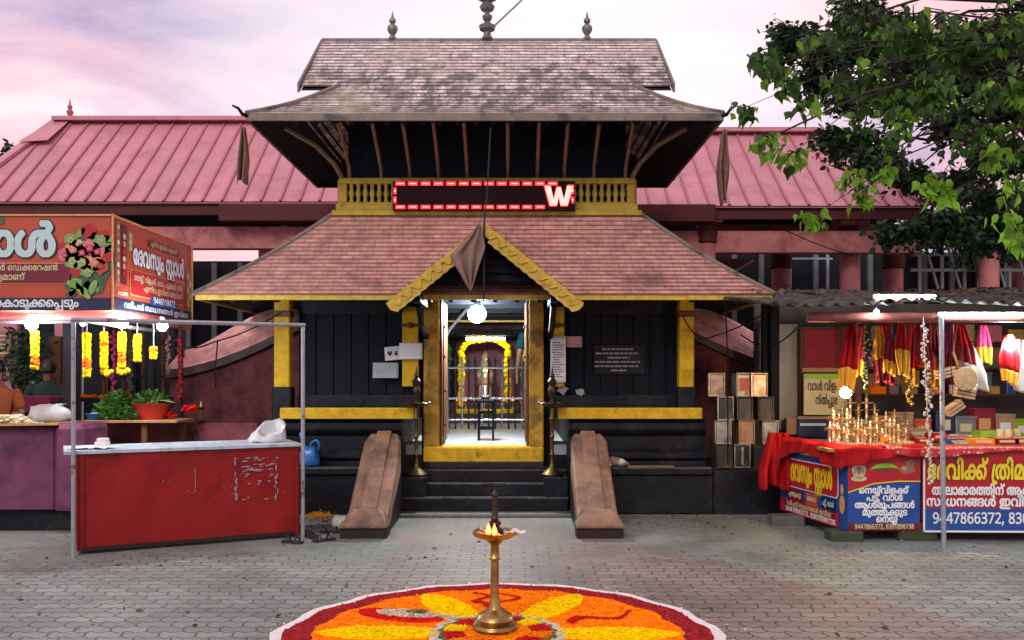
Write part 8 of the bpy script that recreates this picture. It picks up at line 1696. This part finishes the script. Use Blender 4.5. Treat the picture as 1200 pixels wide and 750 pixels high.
def blob(cx, cy, rx, ry, m, name, z, n, rot=0): heap(name, [(RX+cx+math.cos(t)*rx*math.cos(rot)-math.sin(t)*ry*math.sin(rot), RY+cy+math.cos(t)*rx*math.sin(rot)+math.sin(t)*ry*math.cos(rot)) for t in [2*math.pi*k/20 for k in range(20)]], z, m, n, .012)
blob(-.62, .40, .30, .13, 'f_red', 'red_patch', .026, 220, R(158)); blob(-.58, .42, .21, .075, 'f_cream', 'cream_patch', .032, 260, R(165)); blob(-.52, .44, .07, .04, 'f_green', 'green_patch', .036, 70)
blob(-.30, .33, .13, .035, 'f_cream', 'cream_patch', .028, 120, R(150))
heap('cream_ring', ringpts(.40, 60, .014), .028, 'f_cream', 900, .012)
heap('green_ring', ringpts(.345, 60, .012), .033, 'f_green', 500, .012)
for k in range(12):
    a0 = R(30*k+3); m = ('f_red','f_yellow','f_red','f_orange')[k % 4]
    heap('inner_petal', sector_only(.20, .32, a0, a0+R(24), 8), .038, m, 90, .011)
heap('center_patch', ringpts(.20, 40, .01), .038, 'f_orange', 200, .012)
for m, nm in (('f_orange','orange'),('f_maroon','maroon'),('f_white','white')):
    b = MB()
    for k in range(110):
        a = rs.uniform(0, 6.28); r_ = RR+.03+abs(rs.gauss(0,.09)); x, y = RX+r_*math.cos(a), RY+r_*math.sin(a); l = .009*rs.uniform(.6,1.5); t = rs.uniform(0,6.28); dx, dy = l*math.cos(t), l*math.sin(t)
        b.add([(x-dx,y-dy,.003),(x+dy*.6,y-dx*.6,.007),(x+dx,y+dy,.005),(x-dy*.6,y+dx*.6,.006)], [(0,1,2,3)])
    o = obj('stray_petals', b, K[m], recalc=False); o['kind'] = 'stuff'; o['label'] = 'stray %s petals on the paving round the flower carpet' % nm
# brass oil lamp
LX, LY, LZ = X(580, 5.33), 5.30, .045
ol = thing('brass_oil_lamp', 'tall brass oil lamp with lit wicks, standing at the centre of the flower carpet', 'oil lamp', (LX, LY, LZ))
b = MB(); b.lathe([(.128,0),(.133,.012),(.126,.03),(.104,.036),(.108,.05),(.112,.06),(.102,.08),(.07,.10),(.042,.116),(.031,.145),(.026,.22),(.024,.34),(.023,.40),(.034,.408),(.036,.418),(.030,.428),(.026,.44),(.024,.49),(.03,.50),(.045,.515)], (LX,LY,LZ), 28); obj('stem', b, K['brass'], ol, smooth=True)
b = MB(); zd = LZ+.516
rings = []
for r_, z in ((.04,0),(.09,.018),(.118,.04),(.132,.058),(.126,.06),(.10,.046),(.05,.036),(.0,.036)):
    rings.append([(LX+math.cos(t)*r_*(1+(.16*max(0, math.cos(5*t+.4))**3 if r_ > .09 else 0)), LY+math.sin(t)*r_*(1+(.16*max(0, math.cos(5*t+.4))**3 if r_ > .09 else 0)), zd+z) for t in [2*math.pi*k/60 for k in range(60)]])
b.loft(rings); obj('oil_dish', b, K['brass'], ol, smooth=True)
b = MB(); b.lathe([(.03,.036),(.05,.05),(.052,.066),(.03,.08),(.024,.09),(.038,.10),(.038,.112),(.02,.125),(.026,.135),(.02,.15),(.016,.20),(.0125,.255),(.018,.262),(.02,.272),(.016,.285),(.006,.30),(.002,.312)], (LX,LY,zd), 18); obj('spire', b, K['brassd'], ol, smooth=True)
for k in range(5):
    t = 2*math.pi*(k-.08)/5; p = Vector((LX+math.cos(t)*.115, LY+math.sin(t)*.115, zd+.06)); lit = False
    b = MB(); b.tube([Vector((LX+math.cos(t)*.06, LY+math.sin(t)*.06, zd+.046)), p], .008, 6); w_ = obj('wick', b, K['f_cream'], ol, smooth=True)
    if lit:
        b = MB(); b.lathe([(.003,0),(.011,.012),(.013,.022),(.009,.038),(.004,.052),(.0005,.062)], p, 10); obj('flame', b, K['flame'], w_, smooth='all')
for x, y in ((.0,-.125),(-.035,-.10)):
    p = Vector((LX+x, LY+y, zd+.052)); b = MB(); b.lathe([(.004,0),(.014,.012),(.017,.024),(.012,.042),(.005,.06),(.0005,.074)], p, 10); obj('flame', b, K['flame'], ol, smooth='all')
    b = MB(); b.ball(p+Vector((.028,-.004,.0)), .011, 8, 6); obj('ember', b, K['ember'], ol, smooth='all')
for k in range(4):
    p = Vector((LX+.09+.015*k, LY-.03-.02*k, zd+.062)); b = MB(); leaf(b, p, .06, Vector((1,-.3+.3*k,.12))); obj('flower_petal', b, K['f_white'], ol, recalc=False)

# ================================================================== litter and shoes on the paving
b = MB(); rs = random.Random(13)
for k in range(150):
    y = rs.uniform(4.6, 9.7); x = rs.uniform(-.62*y*.95, .62*y*.95)
    if (x-RX)**2+(y-RY)**2 < (RR+.1)**2: continue
    if -1.2 < x < .6 and y > 8.9: continue
    leaf(b, Vector((x, y, .006)), rs.uniform(.02,.055), Vector((rs.uniform(-1,1), rs.uniform(-1,1), .06)))
for k in range(200):
    y = rs.uniform(9.0, 9.8); x = rs.choice((rs.uniform(-2.2,-1.5), rs.uniform(1.0, 2.8)))
    leaf(b, Vector((x, y, .006)), rs.uniform(.015,.05), Vector((rs.uniform(-1,1), rs.uniform(-1,1), .1)))
o = obj('fallen_leaves', b, K['dryleaf'], recalc=False); o['kind'] = 'stuff'; o['label'] = 'dry leaves and scraps scattered on the paving'
b = MB()
for k in range(420):
    u = rs.gauss(0, .5); leaf(b, Vector((X(374,9.7)+u*.22, 9.64+rs.gauss(0,.5)*.16, .006+rs.random()*.05*(1-min(1,abs(u))))), rs.uniform(.015,.035), Vector((rs.uniform(-1,1), rs.uniform(-1,1), .2)))
tag(obj('petal_heap', b, K['clothyel'], recalc=False), 'heap of withered yellow petals on the ground between red counter and left balustrade', 'petals')
tag(obj('plastic_scrap', bag(Vector((X(398,8.9), 8.95, .004)), .17, .14, .14, 7, False), K['plastwhite'], smooth='all'), 'small crumpled white plastic scrap behind the foot of the left balustrade', 'scrap')
def sandal(label, x, y, rz):
    t = thing('sandal', label, 'sandal', (x, y, .004), 'black sandals by the red counter'); t.rotation_euler = (0,0,rz); t.scale = (.85,.85,.8)
    out = [(.035,-.125),(.043,-.06),(.036,0),(.045,.07),(.036,.12),(0,.135),(-.036,.12),(-.045,.07),(-.036,0),(-.043,-.06),(-.035,-.125)]
    b = MB(); b.prism([(px,py,0) for px,py in out], (0,0,.022)); obj('sole', b, K['shoe'], t, local=True)
    for py in (.06, -.06):
        b = MB(); b.tube([(-.045,py,.015),(-.035,py,.055),(0,py+.01,.072),(.035,py,.055),(.045,py,.015)], .011, 6); obj('strap', b, K['shoe'], t, smooth=True, local=True)
sandal('black sandal lying nearest the corner of the red counter', X(346,8.3), 8.20, 1.2); sandal('black sandal with raised strap, second from the counter corner', X(361,8.4), 8.50, .5); sandal('black sandal nearest the foot of the left balustrade', X(380,8.3), 8.30, -.9); sandal('black sandal turned sideways behind the other sandals', X(388,8.7), 8.72, 1.7)
# cables
for pts, lab in (([P(785,262,13.9),P(835,268,13.9),P(905,262,13.9),P(1000,300,13.9)], 'black cable sagging under the right walkway roof'),([P(800,370,10.2),P(822,398,10),P(905,362,9.9)], 'black cable drooping from the right end of the lower eave'),([P(868,392,9.6),P(905,405,9.4),P(945,372,8.05)], 'black cable running to the lamp stall beam'),
  ([P(850,352,9.55),P(853,420,9.6),P(853,545,9.7)], 'thin black cable hanging in front of the tin cans'),([P(180,412,9.2),P(210,405,9.4),P(250,401,9.8),P(330,366,9.9)], 'black cable behind the pipe frame of the red counter'),([P(255,398,9.9),P(252,430,9.9),P(253,455,9.9)], 'short dangling cable end behind the pipe frame')):
    pv = []; 
    for i in range(len(pts)-1):
        for k in range(6):
            t = k/6; p = pts[i].lerp(pts[i+1], t); p.z -= .04*math.sin(math.pi*t); pv.append(p)
    pv.append(pts[-1]); b = MB(); b.tube(pv, .008, 5); tag(obj('cable', b, K['cord'], smooth=True), lab, 'cable')

# ================================================================== trees on the right
def px_of(p): return (600+F*p.x/p.y, HY-F*(p.z-EYE)/p.y)
def peepal(name, label, base, fork, clumps, lm, leafsize, seed, heart=True, bright=None):
    rs = random.Random(seed); t = thing(name, label, 'tree', base); st_ = random.getstate(); random.seed(seed)
    b = MB(); b.tube([base, base.lerp(fork, .3)+Vector((.1,.05,0)), base.lerp(fork, .65)-Vector((.08,0,0)), fork], .34, 14, taper=.6); obj('trunk', b, K['bark'], t, smooth='all')
    lb = MB(); fl = {lm: MB()}
    if bright: fl[bright] = MB()
    for (px, py, d, rpx, n, up) in clumps:
        c = P(px, py, d); r_ = rpx*d/F
        mid = fork.lerp(c, .55)+Vector((rs.uniform(-.3,.3), rs.uniform(-.3,.3), rs.uniform(.1,.5)))
        lb.tube([fork-Vector((0,0,rs.uniform(0,.8))), fork.lerp(mid, .5)+Vector((0,0,.15)), mid, mid.lerp(c, .6)+Vector((0,0,.1)), c], .034 if rpx > 25 else .014, 6, taper=.15)
        # twigs spread from the limb, leaves hang along the twigs
        nt = max(3, n//9); left = n
        for q in range(nt):
            a = rs.uniform(0, 6.283); el = rs.uniform(-.9, .75); q_ = rs.random()**.45
            e = c+Vector((math.cos(a)*math.cos(el), math.sin(a)*math.cos(el)*.9, math.sin(el)*.8))*r_*q_
            s0 = c+(e-c)*rs.uniform(.0,.3); sag = Vector((0,0,-r_*.18*rs.random()))
            lb.tube([s0, s0.lerp(e, .5)+Vector((0,0,r_*.08)), e+sag], .008, 4, taper=.4)
            for k in range(9):
                u = rs.uniform(.25, 1.05); p = s0.lerp(e+sag, u)+Vector((rs.uniform(-1,1), rs.uniform(-1,1), rs.uniform(-1,.4)))*leafsize*1.1
                dv = Vector((rs.uniform(-1,1), rs.uniform(-1,1), -1.1 if heart else rs.uniform(-.9,.5)))
                m = bright if (bright and rs.random() < up) else lm
                leaf(fl[m], p, leafsize*rs.uniform(.45,1.3), dv, heart)
    obj('limbs', lb, K['bark'], t, smooth='all')
    for m, b in fl.items():
        if b.v: obj('crown' if m == lm else 'young_leaves', b, K[m], t, smooth=False, recalc=False)
    random.setstate(st_); return t
rs = random.Random(3)
# near peepal: bright heart shaped leaves on long drooping sprays
cl1 = []
for px, py, r_, n, up in ((1010,20,55,200,.18),(960,45,45,170,.2),(1070,40,70,380,.3),(1140,40,80,480,.3),(1190,90,70,420,.3),(1100,100,60,330,.35),(1030,85,55,240,.3),(985,90,40,110,.3),(930,75,30,60,.25),(1060,140,45,150,.4),(1150,150,50,200,.4),(1200,20,70,360,.3),(1020,125,35,80,.4),(1180,175,35,90,.5)):
    cl1.append((px, py, U(6.6,8.2), r_, int(n*.55), up*.75))
for px, py, r_, n, up in ((900,78,16,18,.1),(890,60,10,8,.1),(950,115,18,26,.3),(918,95,14,12,.2),(905,160,26,22,.7),(930,178,14,14,.7),(955,252,8,7,.9),(1040,190,18,16,.8),(1108,222,24,22,.9),(1100,210,14,12,.9),(1015,222,10,8,.7),(1165,180,20,20,.9),(1190,215,24,30,.9),(1185,255,20,26,.8),(1196,275,16,20,.9),(875,125,12,10,.1),(1000,205,10,6,.7)):
    cl1.append((px, py, U(6.2,7.0), r_, n, up))
peepal('peepal_tree', 'leafy tree with bright heart shaped leaves on drooping twigs, overhanging the lamp stall', Vector((7.4, 8.6, 0)), Vector((6.1, 8.4, 4.4)), cl1, 'leaf', .078, 4, True, 'leafbright')
cl2 = []
for px, py, r_, n in ((930,40,38,420),(905,70,22,140),(975,60,45,600),(1020,40,55,800),(1080,60,60,1000),(1140,80,60,1000),(1195,110,60,1000),(1060,110,50,700),(1000,110,35,300),(960,95,25,160),(1120,140,45,520),(1180,180,50,800),(1000,165,40,500),(1030,185,40,520),(975,160,25,220),(1065,205,32,300),(1120,215,45,620),(1170,235,50,800),(1100,262,42,500),(1050,270,26,220),(1150,275,45,520),(1200,270,45,620),(1010,12,40,500),(1190,30,60,800)):
    cl2.append((px, py, U(10.4,12.6), r_, int(n*2.0), 0))
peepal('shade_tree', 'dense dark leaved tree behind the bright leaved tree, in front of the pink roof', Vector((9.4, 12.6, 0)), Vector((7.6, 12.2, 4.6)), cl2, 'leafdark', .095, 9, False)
# far tree tops at the left edge
ft_ = []
for px, py, r_, n in ((6,176,14,60),(-14,180,18,80),(16,180,8,30)): ft_.append((px, py, 26, r_, n, 0))
peepal('distant_tree', 'small distant tree top above the left end of the pink roof', Vector((X(-10,26), 26, 0)), Vector((X(-10,26), 26, 7.0)), ft_, 'leafdark', .2, 15, False)
